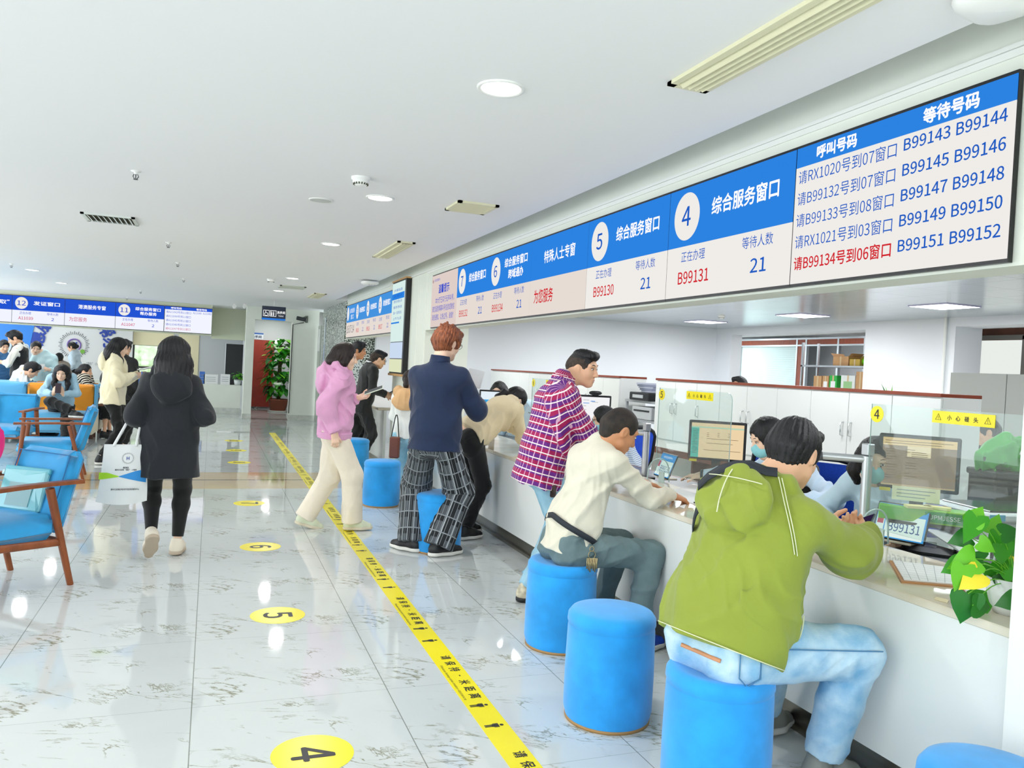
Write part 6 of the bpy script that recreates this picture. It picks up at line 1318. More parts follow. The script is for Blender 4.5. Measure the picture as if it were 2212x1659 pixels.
# ------------------------------------------------------------------ garments
def sleeve(F, a, e, w, ra, re, rw, k=0.035, end=1.0):
    p = e+(w-e)*end; F.cap(a, e, ra, re, k); F.cap(e, p, re, rw, 0.03, flat=(0, 1))
def make_top(m, length=0.10, fit=1.0, sleeve_r=1.0, collar=None, hood=None, cuff=None, fold=0.010, wl=0.17, seed=1, belly=0.0, end=0.97, uv=False, zipm=None, hem=None, open_neck=0.0, sl_end=None, name='top', vest=False, lab=None, flare=0.0, cuffm=None, skirt=None):
    def go(J, fem, bulk, res, put):
        s = J['s']; F = Field(); tu, cs, cf = J['tu'], J['cs'], J['cf']; b = bulk*fit; pel, che = J['pel'], J['che']; hem_p = pel-tu*length*s; n_dn = -tu
        rc, rw, rh = 0.118*s*b, 0.118*s*b, 0.131*s*b
        ksw = 1.30 if fem else 1.42
        F.cap(che-tu*0.10*s, pel+tu*0.10*s, rc, rw+belly*0.5, 0.06, side=cs, ks=ksw); F.cap(pel+tu*0.10*s, hem_p-tu*0.08, rw+belly*0.5, rh+flare, 0.06, side=cs, ks=1.36)
        if belly: F.ell(pel+tu*0.16*s+cf*0.05, V3(0.13+belly, 0.15+belly, 0.15), np.stack([cf, cs, tu]), 0.06)
        F.cap(J['shL']-cs*0.01-tu*0.008, J['shR']+cs*0.01-tu*0.008, 0.060*s*b**0.5, None, 0.06); F.cap(che+tu*0.005, J['nb']+tu*0.012*s, 0.085*s*b**0.5, 0.064*s*b**0.5, 0.045)
        for q_ in (J['shL'], J['shR']): F.cap(J['nb']-tu*0.022*s, q_*0.85+J['nb']*0.15-tu*0.01, 0.056*s, 0.05*s, 0.05)
        F.ell(che-tu*0.06*s-cf*0.02, V3(0.105, 0.165 if fem else 0.185, 0.11)*s*b**0.5, np.stack([cf, cs, tu]), 0.05)
        if fem:
            for g in (1, -1): F.ell(che-tu*0.13*s+cf*0.085*s+cs*g*0.07*s, V3(0.05, 0.058, 0.058)*s, None, 0.05)
        if not vest:
            for a, e, w in ((J['shL'], J['eL'], J['wL']), (J['shR'], J['eR'], J['wR'])):
                sleeve(F, a, e, w, 0.058*s*sleeve_r**0.3, 0.054*s*sleeve_r, 0.042*s*sleeve_r, end=end if sl_end is None else sl_end)
                if sleeve_r > 1.15: F.cap(e-(e-a)*0.15, e+(w-e)*0.25, 0.057*s*sleeve_r, None, 0.05)
        F.half(hem_p, n_dn)
        if hood: 
            nbp = J['nb']; F.chain([nbp+cs*0.085*s+cf*0.05*s-tu*0.01, nbp+cs*0.10*s-cf*0.03*s+tu*0.012, nbp-cf*0.10*s-tu*0.005, nbp-cs*0.10*s-cf*0.03*s+tu*0.012, nbp-cs*0.085*s+cf*0.05*s-tu*0.01], [0.030*s, 0.042*s, 0.05*s, 0.042*s, 0.030*s], 0.03)
            F.ell(nbp-cf*(0.03+0.085*b)*s-tu*(0.05+hood)*s, V3(0.06, 0.135*b**0.5, 0.085+hood)*s, np.stack([cf, cs, tu]), 0.018)
        if open_neck: F.ell(J['nb']+tu*0.03*s+cf*0.04*s, V3(0.075, 0.065, 0.05)*s*open_neck, np.stack([cf, cs, tu]), 0.01, sub=True)
        v, q = surf(F, res, folds(fold, seed, wl, None)); J['topF'] = F
        segs = [(pel-tu*0.3, che+tu*0.1, -cf)]
        if not vest: segs += [(J['shL'], J['eL'], cs), (J['eL'], J['wL'], cs), (J['shR'], J['eR'], -cs), (J['eR'], J['wR'], -cs)]
        put(name, v, q, m, uv=seg_uv(v, segs) if uv else None, lab=lab)
        if collar:
            G = Field(); c0 = J['nb']-tu*0.005; G.cap(c0, c0+unit(tu+J['hu']*0.3)*collar[1]*s, 0.074*s*b**0.5, 0.068*s*b**0.5, 0.01, flat=(1, 1)); G.cap(c0+cf*0.03-tu*0.02, c0+unit(tu+J['hu']*0.3)*collar[1]*1.6*s+cf*0.01, 0.064*s*b**0.5, 0.060*s*b**0.5, 0.006, sub=True) if len(collar) > 2 else None
            v, q = surf(G, min(res, 0.005), folds(0.003, 5, 0.05)); put('collar', v, q, collar[0], uv=seg_uv(v, [(c0-tu, c0+tu, -cf)]) if uv else None)
        if hem: # ribbed hem and cuffs
            G = Field(); G.cap(hem_p+tu*0.045*s, hem_p-tu*0.02*s, rh*0.99+flare, rh*0.93+flare, 0.02, flat=(0, 1), side=cs, ks=1.36); G.half(hem_p+tu*0.04*s, tu); v, q = surf(G, res); put('hem_band', v, q, hem)
        if cuff and not vest:
            for e, w in ((J['eL'], J['wL']), (J['eR'], J['wR'])):
                G = Field(); d = unit(w-e); G.cap(w-d*0.055*s, w+d*0.004*s, 0.044*s*sleeve_r**0.5, 0.040*s*sleeve_r**0.3, 0.01, flat=(1, 1)); v, q = surf(G, min(res, 0.006)); put('cuff', v, q, cuff)
    return go
def make_trousers(m, hip=1.0, knee=0.066, hemr=0.060, short=0.03, fold=0.008, wl=0.15, seed=2, uv=False, waist=0.06, name='trousers', lab=None, calf=None):
    def go(J, fem, bulk, res, put):
        s = J['s']; F = Field(); f, sd, tu = J['f'], J['sd'], J['tu']; pel = J['pel']; b = bulk**0.6*hip
        F.cap(pel-V3(0, 0, 0.03), pel+tu*waist*s, 0.100*s*b, 0.092*s*b, 0.05, side=sd, ks=1.40, flat=(0, 1))
        for a, k_, an in ((J['hpL'], J['kL'], J['aL']), (J['hpR'], J['kR'], J['aR'])):
            u = unit(an-k_); e = an-u*short*s; F.ell(a-f*0.03*s+V3(0, 0, -0.03), V3(0.084, 0.072, 0.095)*s*b, None, 0.06)
            F.cap(a, k_, 0.094*s*b, knee*s*1.04, 0.05); 
            if calf: c_ = k_*0.68+e*0.32-f*0.012*s; F.cap(k_, c_, knee*s, calf*s, 0.03); F.cap(c_, e, calf*s, hemr*s, 0.03, flat=(0, 1))
            else: F.cap(k_, e, knee*s, hemr*s, 0.03, flat=(0, 1))
        dsp = folds(fold, seed, wl)
        v, q = surf(F, res, dsp if fold else None); J['botF'] = F
        put(name, v, q, m, uv=seg_uv(v, [(pel+tu*0.1, pel-V3(0, 0, 0.08), f), (J['hpL'], J['kL'], sd), (J['kL'], J['aL'], sd), (J['hpR'], J['kR'], -sd), (J['kR'], J['aR'], -sd)]) if uv else None, lab=lab)
    return go
def wrap(F, c, dirs, far=0.6, off=0.004):
    """points where rays from outside towards c first meet the garment"""
    out = []
    for cc, d in zip(c if isinstance(c, list) else [c]*len(dirs), dirs):
        d = unit(d); t = np.linspace(far, 0, 240); P = np.asarray(cc)+d*t[:, None]; D = F(P); i = np.argmax(D < 0); out.append(P[i]+d*off if D[i] < 0 else P[-1])
    return out
def strip(J, name, pts, m, width, thick=0.004, normal_from=None, closed=False):
    P = [np.asarray(p, float) for p in pts]; n = len(P); X = MB(); vs = []
    for i in range(n):
        a = P[(i-1) % n] if (closed or i > 0) else P[i]; b = P[(i+1) % n] if (closed or i < n-1) else P[i]; t = unit(b-a); o = unit(P[i]-np.asarray(normal_from[i] if isinstance(normal_from, list) else normal_from)); o = unit(o-t*(o@t)); w_ = np.cross(t, o)*width/2
        vs += [P[i]-w_, P[i]+w_, P[i]+w_+o*thick, P[i]-w_+o*thick]
    m_ = n if closed else n-1
    X.add(vs, [(i*4+k, i*4+(k+1) % 4, ((i+1) % n)*4+(k+1) % 4, ((i+1) % n)*4+k) for i in range(m_) for k in range(4)], True)
    return J['put'](name, np.zeros((0, 3)), np.zeros((0, 4), int), m, X)
# ------------------------------------------------------------------ the people in the hall
WSH = mat('shoe_sole_white', '#E8E6DE', 0.5); BSH = mat('shoe_black', '#17181A', 0.5); CRS = mat('shoe_cream', '#E6DCC8', 0.6)
TX = lambda n: MATS[n]
Z3 = lambda: np.zeros((0, 3)); Z4 = lambda: np.zeros((0, 4), int)
def extra(J, name, mb, m, lab=None): return J['put'](name, Z3(), Z4(), m, mb, None, lab)
def seams(J, name, paths, m, width=0.004, F=None, off=0.006, far=0.35):
    """stitched lines that follow the garment: each path is a list of (centre, direction)"""
    for p in paths:
        pts = wrap(F or J['topF'], [np.asarray(c, float) for c, d in p], [d for c, d in p], far, off); strip(J, name, pts, m, width, 0.004, [np.asarray(c, float) for c, d in p])
# 1 green-jacketed man on the nearest stool
OL = cloth('olive', '#8C9A36', 0.05, 0.10, ns=6, bs=60); LJ = denim('light', '#C6DFEB', '#77AED4')
J = person('green', 'seated man in an olive-green hooded jacket using a phone at window 4', 1.72, (1.70, 2.30, 0.545), 14, 22, head=(2.02, 2.36, 1.19), hyaw=8, hpitch=24, bulk=1.18, Rr=(2.375, 2.345, 0.865), L=(2.42, 2.60, 0.865), er=(0.15, -0.55, -1.0), el=(0.2, 0.5, -0.9), fl=(2.16, 2.62, 0.09), fr=(2.08, 2.20, 0.10), kr=(1, -0.25, 0.6), kl=(1, 0.1, 0.6), tr=-10,
           skin=SKIN, hair=('short', HB), top=make_top(OL, 0.035, 1.12, 1.36, hood=0.04, fold=0.011, wl=0.19, seed=8, belly=0.02, end=0.94, cuff=OL), bottom=make_trousers(LJ, 1.08, 0.088, 0.070, fold=0.005), shoes=(mat('shoe_grey', '#8A8C84', 0.6), WSH), hands={'R': dict(d=(0.35, 0.75, 0.1), n=(0.3, -0.3, -0.9), t=(-0.5, 0.5, 0.6), curl=0.9), 'L': dict(d=(0.5, -0.75, 0.05), n=(0, 0.2, -1), t=(0.5, 0.4, 0.8), curl=0.6)}, res=0.005)
WST = mat('white_stitching', '#DDE3BC', 0.7); c_, tu_, cs_, cf_ = J['che'], J['tu'], J['cs'], J['cf']
sp = lambda t, a: (J['pel']+tu_*t, -cf_*math.cos(R(a))-cs_*math.sin(R(a)))
for off_ in (0, 0.016): seams(J, 'stitching', [[sp(-0.045+off_, a) for a in range(-150, 151, 10)]], WST, 0.003)
for sg in (1, -1):
    sh_, e_ = (J['shL'], J['eL']) if sg > 0 else (J['shR'], J['eR'])
    for off_ in (0, 0.012): seams(J, 'stitching', [[(J['nb']*(1-i/8)+(c_-tu_*0.16)*(i/8)+cs_*sg*(0.085+0.012*i+off_), -cf_*1.0+cs_*sg*(0.25+0.06*i)+tu_*(0.3-0.03*i)) for i in range(9)]], WST, 0.003)
seams(J, 'stitching', [[(J['nb']-tu_*0.02*i, -cf_+cs_*0.02) for i in range(0, 9)]], WST, 0.003); seams(J, 'stitching', [[(J['nb']-tu_*0.03+cs_*0.02*i, -cf_) for i in range(-6, 7)]], WST, 0.003)
strip(J, 'bag_strap', wrap(J['topF'], [c_+cs_*(0.17-0.024*i)+tu_*(-0.17+0.019*i) for i in range(0, 11)], [-cf_+tu_*(0.1+0.07*i)+cs_*(0.75-0.10*i) for i in range(0, 11)], 0.5, 0.006), mat('strap_dark', '#20272F', 0.7), 0.042, 0.004, c_)
for i in (0,): seams(J, 'pocket_stitching', [[(J['pel']+tu_*(0.16-0.02*k_), -cs_+cf_*(0.25+0.04*k_)) for k_ in range(7)]], WST, 0.004)
sp2 = lambda t, a: (J['pel']+tu_*t, -J['f']*math.cos(R(a))-J['sd']*math.sin(R(a)))
seams(J, 'waist_skin', [[sp(-0.075, a) for a in range(-25, 46, 5)]], SKIN2, 0.013, J['botF'], 0.003)
DST = mat('denim_stitch', '#4A7FA8', 0.8)
kp, kk = J['hpR'], J['kR']; seams(J, 'side_seam', [[(kp+(kk-kp)*t, -J['sd']+V3(0, 0, 0.35)) for t in np.linspace(0.05, 1, 12)]], DST, 0.004, J['botF'])
pk = [(-0.02, -0.05), (-0.02, 0.07), (-0.10, 0.075), (-0.13, 0.01), (-0.10, -0.05), (-0.02, -0.05)]
seams(J, 'back_pocket', [[(J['hpR']+V3(0, 0, 0.05+z), -J['sd']*0.8-J['f']*(0.75-6*x)) for z, x in pk]], DST, 0.004, J['botF'])
ph = empty('smartphone', (2.50, 2.49, 0.885), R(30), 'dark phone with a lit call screen in the hands of the green-jacketed man', 'phone'); M_ = Matrix.Rotation(R(-28), 4, 'X') @ Matrix.Rotation(R(-14), 4, 'Y')
MB().box((-0.08, -0.037, -0.004), (0.08, 0.037, 0.004), 0.003, M=M_).build('case', mat('phone_green_case', '#1E3B36', 0.4), ph); MB().box((-0.076, -0.034, 0.004), (0.076, 0.034, 0.0048), M=M_).build('screen', emit('phone_screen_violet', '#3A2A50', 0.6), ph); MB().cyl((-0.05, 0, 0.0049), 0.008, 0.0006, 14, M=M_).build('red_button', emit('phone_red', '#E0304A', 0.9), ph)
# 2 cream-sweatered man
CS = cloth('cream_knit', '#DCD7C4', 0.04, 0.10); GJ = denim('greygreen', '#5B7074', '#6E8386')
J = person('cream', 'seated man in a cream sweater writing at window 5, keys at his hip', 1.70, (1.80, 3.80, 0.545), 4, 20, head=(2.06, 3.76, 1.145), hyaw=-8, hpitch=30, Rr=(2.40, 3.78, 0.79), L=(2.46, 4.16, 0.79), er=(-0.1, -0.6, -0.8), el=(0, 0.8, -0.5), fl=(2.12, 4.02, 0.09), fr=(2.12, 3.60, 0.09), kr=(1, 0, 0.8), kl=(1, 0, 0.8), skin=SKIN2, hair=('buzz', mat('hair_buzz', '#1A1512', 0.7, noise=0.3, nscale=30, hex2='#33281F')),
           top=make_top(CS, 0.07, 1.0, 1.05, fold=0.009, seed=4, open_neck=1.0, end=0.97), bottom=make_trousers(GJ, 1.0, 0.07, 0.062, seed=5), shoes=(mat('shoe_blue', '#1E4FC0', 0.5), WSH), hands={'R': dict(d=(0.9, 0.15, -0.25), n=(0, -0.2, 1), t=(0.2, 1, 0), curl=0.55), 'L': dict(d=(0.8, -0.45, -0.15), n=(0, 0.1, 1), t=(0.3, -1, 0), curl=0.4)}, res=0.0055)
tu_, cs_, cf_ = J['tu'], J['cs'], J['cf']; spn = lambda t, a: (J['pel']+tu_*t, -cf_*math.cos(R(a))-cs_*math.sin(R(a)))
strip(J, 'waist_strap', wrap(J['topF'], *map(list, zip(*[spn(0.10-0.0005*abs(a), a) for a in range(-120, 150, 9)])), 0.4, 0.004), mat('strap_dark', '#20272F', 0.7), 0.03, 0.004, J['pel']+tu_*0.1)
G_ = Field(); G_.ell(J['pel']+tu_*0.03+cf_*0.17-cs_*0.03, V3(0.05, 0.12, 0.07), np.stack([cf_, cs_, tu_])); v, q = surf(G_, 0.007); J['put']('waist_bag', v, q, mat('bag_black', '#15171A', 0.6))
X = MB(); k0 = wrap(J['botF'], J['pel']+V3(0, 0, 0.0), [V3(0.25, -1, 0)], 0.4, 0.008)[0]; X.tube([k0+V3(0.012*math.cos(a), 0, 0.012*math.sin(a)) for a in np.linspace(0, 6.28, 14, endpoint=False)], 0.0022, 5, closed=True); X.tube([k0+V3(0.02*math.cos(a), -0.004, -0.03+0.02*math.sin(a)) for a in np.linspace(0, 6.28, 16, endpoint=False)], 0.002, 5, closed=True)
for i in range(7): x = -0.024+0.008*i; X.box(tuple(k0+V3(x-0.004, -0.006-0.002*i, -0.10-0.008*(i % 3))), tuple(k0+V3(x+0.003, -0.004-0.002*i, -0.045)))
extra(J, 'key_ring', X, mat('key_metal', '#B9A77C', 0.3, metal=0.8))
# 3 plaid shirt man
PL = pattern('plaid', 'grid', ('#A21452', '#64207E', '#D9A9C4', '#F6E6E2'), 24)
J = person('plaid', 'standing man in a magenta plaid shirt leaning on the counter', 1.66, (1.99, 4.64, 0.855), -8, 13, head=(2.265, 4.68, 1.475), hyaw=-42, hpitch=10, bulk=1.1, Rr=(2.40, 4.50, 0.83), L=(2.45, 4.86, 0.80), er=(-0.4, -0.5, -0.7), fl=(2.04, 4.80, 0.085), fr=(1.90, 4.54, 0.085), kr=(1, -0.1, 0), skin=SKIN, hair=('crew', HB), mouth=1.0,
           top=make_top(PL, 0.15, 1.12, 1.18, uv=True, fold=0.010, wl=0.2, seed=12, belly=0.015, collar=(PL, 0.05), flare=0.012), bottom=make_trousers(denim('pale', '#A6CCDD', '#86B6CE'), 1.0, 0.074, 0.07, short=0.0, seed=3), shoes=(mat('shoe_tan_speckle', '#C9BFA6', 0.7, noise=0.3, nscale=30), BSH), hands={'R': dict(d=(0.9, 0.3, -0.2), n=(0, 0, 1), curl=0.4), 'L': dict(d=(0.9, -0.3, -0.1), n=(0, 0, 1), curl=0.4)}, res=0.0055)
X = MB(); k0 = wrap(J['botF'], J['pel']+V3(0, 0, -0.10), [V3(0.0, -1, 0)], 0.4, 0.012)[0]; X.box(tuple(k0+V3(-0.02, -0.01, -0.09)), tuple(k0+V3(0.02, 0.006, -0.01)), 0.008); X.tube([k0+V3(0.03, 0, 0.02), k0+V3(0.0, -0.004, 0.0)], 0.004, 5); extra(J, 'car_key_fob', X, mat('fob_dark', '#3C2A26', 0.4))
# 4 navy sweater man
NV = cloth('navy_knit', '#0F2344', 0.08, 0.14); TT = pattern('tartan', 'tartan', ('#4E545A', '#15181C', '#A4ABB0', '#868D92'), 8)
J = person('navy', 'tall copper-haired man in a navy sweater and grey plaid trousers', 1.74, (1.60, 5.80, 0.885), 52, 3, head=(1.675, 5.845, 1.615), hyaw=-24, hpitch=16, Rr=(1.90, 5.98, 1.20), L=(1.78, 6.10, 1.17), er=(0.5, -0.25, -1.0), el=(-0.4, 0.2, -1.0), fl=(1.50, 5.94, 0.09), fr=(1.66, 5.76, 0.09), kr=(0.5, 0.3, 0), kl=(0.1, 0.6, 0), tl=75, tr=-40, skin=SKIN3, hair=('tousled', HC), glasses=True,
           top=make_top(NV, 0.09, 1.14, 1.3, fold=0.0055, wl=0.24, seed=23, collar=(NV, 0.075), flare=0.012), bottom=make_trousers(TT, 1.0, 0.112, 0.112, short=-0.02, uv=True, seed=6, fold=0.006), shoes=(BSH, WSH, 0.29), hands={'R': dict(d=(0.2, 0.4, 0.8), n=(0.8, -0.3, 0), curl=0.6), 'L': dict(d=(0.4, 0.3, 0.6), curl=0.6)}, res=0.0055)
q = V3(1.945, 6.06, 1.33); pp = empty('paper_slips', q, R(-25), 'white paper slips held up by the navy-sweatered man', 'paper'); MB().box((-0.07, -0.001, -0.06), (0.07, 0.001, 0.09), M=Matrix.Rotation(R(-25), 4, 'X')).build('front_slip', PAP, pp); MB().box((-0.04, 0.004, -0.05), (0.09, 0.006, 0.10), M=Matrix.Rotation(R(-18), 4, 'X') @ Matrix.Rotation(R(10), 4, 'Y')).build('back_slip', PAP, pp)
# 5 black hoodie woman walking away
BK = cloth('charcoal', '#171B21', 0.06, 0.12); LG = cloth('leggings', '#070708', 0.05, 0.05)
J = person('black', 'woman with long black hair walking away in a long charcoal hoodie', 1.56, (-0.25, 5.95, 0.80), 93, 2, head=(-0.245, 5.975, 1.43), hpitch=6, fem=True, L=(-0.36, 6.09, 1.02), Rr=(-0.13, 6.09, 1.03), el=(-0.45, -0.55, -0.9), er=(0.45, -0.55, -0.9), fl=(-0.335, 5.90, 0.185), fr=(-0.175, 6.08, 0.085), kl=(-0.1, 1, 0), kr=(0.1, 1, 0), heel=(52, 0), tl=8, tr=-14, skin=SKIN3, hair=('long', HB, 0.27),
           top=make_top(BK, 0.25, 1.22, 1.2, hood=0.05, fold=0.010, wl=0.22, seed=31, flare=0.012, cuff=BK), bottom=make_trousers(LG, 1.03, 0.063, 0.042, short=0.045, fold=0, calf=0.062), shoes=(CRS, mat('sole_taupe', '#B9A892', 0.6), 0.25), res=0.0055)
# tote hanging from her left elbow
tt = empty('tote_bag', (-0.525, 5.87, 0.40), R(4), 'white cloth tote with sunburst emblem and green and blue band, carried by the walking woman', 'bag')
TW = mat('tote_white', '#E9ECEA', 0.7, noise=0.03, nscale=6); m = MB(); n = 13
for side_ in (-1, 1):
    vs = []
    for j in range(9):
        for i in range(n):
            u_ = -1+2*i/(n-1); v_ = j/8; vs.append((u_*(0.155-0.025*v_-0.012*v_*v_)+0.01*math.sin(3*v_), side_*(0.045*(1-u_*u_)*(1-v_)**0.6*(0.4+1.6*v_*(1-v_)+0.3)+0.004), 0.02*u_*u_*(v_ < 0.1)+v_*0.40))
    m.add(vs, [(j*n+i, j*n+i+1, (j+1)*n+i+1, (j+1)*n+i) for j in range(8) for i in range(n-1)], True)
m.build('bag_cloth', TW, tt)
def bag_y(x, z):
    v_ = z/0.40; u_ = max(-1, min(1, (x-0.01*math.sin(3*v_))/(0.155-0.025*v_-0.012*v_*v_))); return -(0.045*(1-u_*u_)*max(0, 1-v_)**0.6*(0.7+1.6*v_*(1-v_))+0.0062)
def patch(m, pts): m.add([(x, bag_y(x, z), z) for x, z in pts], [tuple(range(len(pts)))])
def wedge(name, xs, lo, hi, mt):
    m = MB(); n_ = len(xs); vs = [(x, bag_y(x, a+(b-a)*t), a+(b-a)*t) for x, a, b in zip(xs, lo, hi) for t in np.linspace(0, 1, 7)]
    m.add(vs, [(i*7+j, i*7+j+1, (i+1)*7+j+1, (i+1)*7+j) for i in range(n_-1) for j in range(6)]); return m.build(name, mt, tt)
xs_ = np.linspace(-0.140, -0.02, 14); wedge('green_wedge', xs_, np.interp(xs_, [-0.14, -0.02], [0.165, 0.188]), np.interp(xs_, [-0.14, -0.09, -0.02], [0.212, 0.214, 0.192]), mat('tote_green', '#A6D826', 0.6))
xs_ = np.linspace(-0.02, 0.145, 16); wedge('blue_wedge', xs_, np.interp(xs_, [-0.02, 0.145], [0.188, 0.145]), np.interp(xs_, [-0.02, 0.08, 0.145], [0.192, 0.225, 0.235]), mat('tote_blue', '#2C8FD8', 0.6))
m = MB()
for i in range(40):
    a = 2*math.pi*i/40; r0, r1 = 0.030, 0.042 if i % 2 else 0.038; cx_, cz_ = 0.03, 0.31
    P_ = [(cx_+r0*math.cos(a)-0.0012*math.sin(a), cz_+r0*math.sin(a)+0.0012*math.cos(a)), (cx_+r1*math.cos(a), cz_+r1*math.sin(a)), (cx_+r0*math.cos(a)+0.0012*math.sin(a), cz_+r0*math.sin(a)-0.0012*math.cos(a))]; patch(m, P_)
m.build('sunburst_emblem', mat('emblem_dark', '#3A3E44', 0.5), tt)
m = MB(); put_text(m, 'H', (0.03, bag_y(0.03, 0.31)-0.001, 0.31), (1, 0, 0), (0, 0, 1), 0.022, 'c', None, 0.02); m.build('emblem_letter', mat('logo_letter_blue', '#1E3F9E', 0.4), tt)
for x, z, s_, h_, w_ in ((0.02, 0.248, '惠湾区', 0.011, 0.035), (0.02, 0.234, '惠州大亚湾 “湾办” 小程序', 0.010, 0.13), (0.02, 0.105, '惠州大亚湾经济技术开发区政务服务中心', 0.011, 0.17)): m = MB(); put_text(m, s_, (x, bag_y(x, z)-0.002, z), (1, 0, 0), (0, 0, 1), h_, 'c', w_, 0.02); m.build('lettering', mat('tote_ink', '#2B2E34', 0.6), tt)
top_ = J['eL']*0.8+J['wL']*0.2
for y_ in (-0.012, 0.012): m = MB(); m.tube(chaikin([(-0.06, y_*1.2, 0.39), (top_[0]+0.525-0.02, top_[1]-5.87+y_, top_[2]-0.40+0.045), (top_[0]+0.525+0.03, top_[1]-5.87+y_, top_[2]-0.40+0.045), (0.075, y_*1.2, 0.39)], 2), 0.009, 6); m.build('handle', TW, tt)
# 6 pink hoodie woman
PK = cloth('pink', '#DFA3C8', 0.04, 0.10); CP = cloth('cream_trouser', '#EADFCB', 0.03, 0.08)
J = person('pink', 'woman in a pink hoodie and cream trousers walking with a phone', 1.60, (1.0, 6.80, 0.862), -6, 2, head=(1.055, 6.79, 1.475), hyaw=-2, hpitch=9, fem=True, bulk=1.06, Rr=(0.965, 6.585, 0.845), L=(1.19, 6.88, 1.12), er=(-1.0, -0.3, 0), el=(-0.5, 0.4, -0.6), fl=(0.80, 6.88, 0.10), fr=(1.17, 6.75, 0.085), kl=(1, 0.05, 0), kr=(1, -0.05, 0), heel=(16, 0), skin=SKIN3, hair=('bob', HBR),
           top=make_top(PK, 0.07, 1.16, 1.38, hood=0.05, fold=0.012, wl=0.17, seed=41, cuff=PK, hem=PK, end=0.95), bottom=make_trousers(CP, 1.0, 0.094, 0.092, short=-0.015, fold=0.005, seed=7), shoes=(mat('shoe_pale_green', '#D6DCC0', 0.6), mat('sole_pale', '#D8CDB4', 0.6), 0.26), hands={'R': dict(d=(0.12, -0.12, -1), n=(0.1, -1, 0), t=(1, 0, 0), curl=0.75), 'L': dict(d=(0.85, -0.35, 0.2), n=(0.1, 0.5, -0.8), t=(0.3, -0.4, 0.8), curl=0.7)}, res=0.0055)
ph = empty('white_smartphone', (1.31, 6.79, 1.195), R(-20), 'white phone held by the woman in the pink hoodie', 'phone'); M_ = Matrix.Rotation(R(-22), 4, 'Y') @ Matrix.Rotation(R(20), 4, 'X'); MB().box((-0.085, -0.038, -0.005), (0.085, 0.038, 0.005), 0.004, M=M_).build('case', mat('phone_pale_case', '#E4EEDC', 0.4), ph); MB().box((-0.08, -0.034, 0.005), (0.08, 0.034, 0.0055), M=M_).build('screen', mat('phone_glass', '#3A4048', 0.1), ph)
# 7 girl in white with tan sweater over the shoulders
J = person('girl', 'girl in a white top and pale jeans, half hidden by the navy-sweatered man', 1.40, (1.94, 8.16, 0.70), 60, 2, hpitch=8, fem=True, L=(2.02, 8.42, 0.95), Rr=(2.15, 8.25, 0.95), fl=(1.90, 8.20, 0.08), fr=(2.05, 8.10, 0.08), tl=25, tr=-20, skin=SKIN3, hair=('pony', HBR), top=make_top(cloth('white_cotton', '#E9ECE8', 0.02, 0.06), 0.05, 1.1, 1.15, seed=51), bottom=make_trousers(denim('sky', '#B2DCEA', '#94C8DC'), 1.0, 0.078, 0.085, seed=9), shoes=(WSH, WSH, 0.24), res=0.0065)
G_ = Field(); nb_, cs_, cf_, tu_ = J['nb'], J['cs'], J['cf'], J['tu']; G_.chain([nb_+cs_*0.13+cf_*0.03-tu_*0.07, nb_+cs_*0.09-cf_*0.05, nb_-cf_*0.10-tu_*0.02, nb_-cs_*0.09-cf_*0.05, nb_-cs_*0.13+cf_*0.03-tu_*0.07], [0.05, 0.055, 0.055, 0.055, 0.05], 0.03); G_.ell(nb_-cf_*0.12-tu_*0.10, V3(0.04, 0.14, 0.10), np.stack([cf_, cs_, tu_]), 0.04); v, q = surf(G_, 0.007, folds(0.005, 3, 0.1)); J['put']('shoulder_sweater', v, q, cloth('tan_knit', '#D9AE7C', 0.05, 0.12))
bg = empty('brown_handbag', (1.80, 8.06, 0.46), R(60), 'dark brown bag hanging behind the girl in pale jeans', 'bag'); MB().box((-0.03, -0.05, 0), (0.03, 0.05, 0.22), 0.01).build('body', mat('bag_brown', '#6A3424', 0.5), bg); m = MB(); m.tube(chaikin([(0, -0.04, 0.22), (0.02, 0.0, 0.52), (0, 0.04, 0.22)], 2), 0.006, 5); m.build('handle', BLK, bg)
# 8 woman leaning over the counter
BE = cloth('beige_knit', '#E7D6B0', 0.04, 0.10)
J = person('lean', 'woman in a beige sweater and black trousers bending over the counter', 1.62, (2.03, 6.34, 0.86), 14, 58, head=(2.535, 6.56, 1.165), hyaw=-6, hpitch=36, fem=True, bulk=1.08, Rr=(2.68, 6.52, 0.80), L=(2.76, 6.78, 0.80), er=(-0.1, -0.3, -1), el=(0, 0.4, -1), fl=(2.10, 6.52, 0.085), fr=(2.03, 6.28, 0.085), skin=SKIN3, hair=('pony', HB, V3(-0.15, -0.03, -0.10)), mask=True,
           top=make_top(BE, 0.0, 1.06, 1.12, seed=61, fold=0.010), bottom=make_trousers(cloth('black_trouser', '#090A0B', 0.05, 0.06), 1.0, 0.066, 0.056, seed=10, waist=0.10), shoes=(BSH, WSH, 0.26), hands={'R': dict(d=(0.8, 0.5, 0.1), n=(0, -0.3, 1), curl=0.5), 'L': dict(d=(0.9, -0.2, 0.2), n=(0, 0.3, 1), curl=0.5)}, res=0.006)
q = V3(2.87, 6.74, 0.83); tp = empty('dark_folder', q, R(60), 'dark phone held upright by the bending woman at the counter', 'phone'); MB().box((-0.05, -0.006, -0.06), (0.05, 0.006, 0.09), 0.003, M=Matrix.Rotation(R(-30), 4, 'X')).build('cover', mat('navy_cover', '#2A3A5A', 0.4), tp); MB().box((-0.045, -0.008, -0.055), (0.045, -0.006, 0.085), M=Matrix.Rotation(R(-30), 4, 'X')).build('screen', BLK, tp)
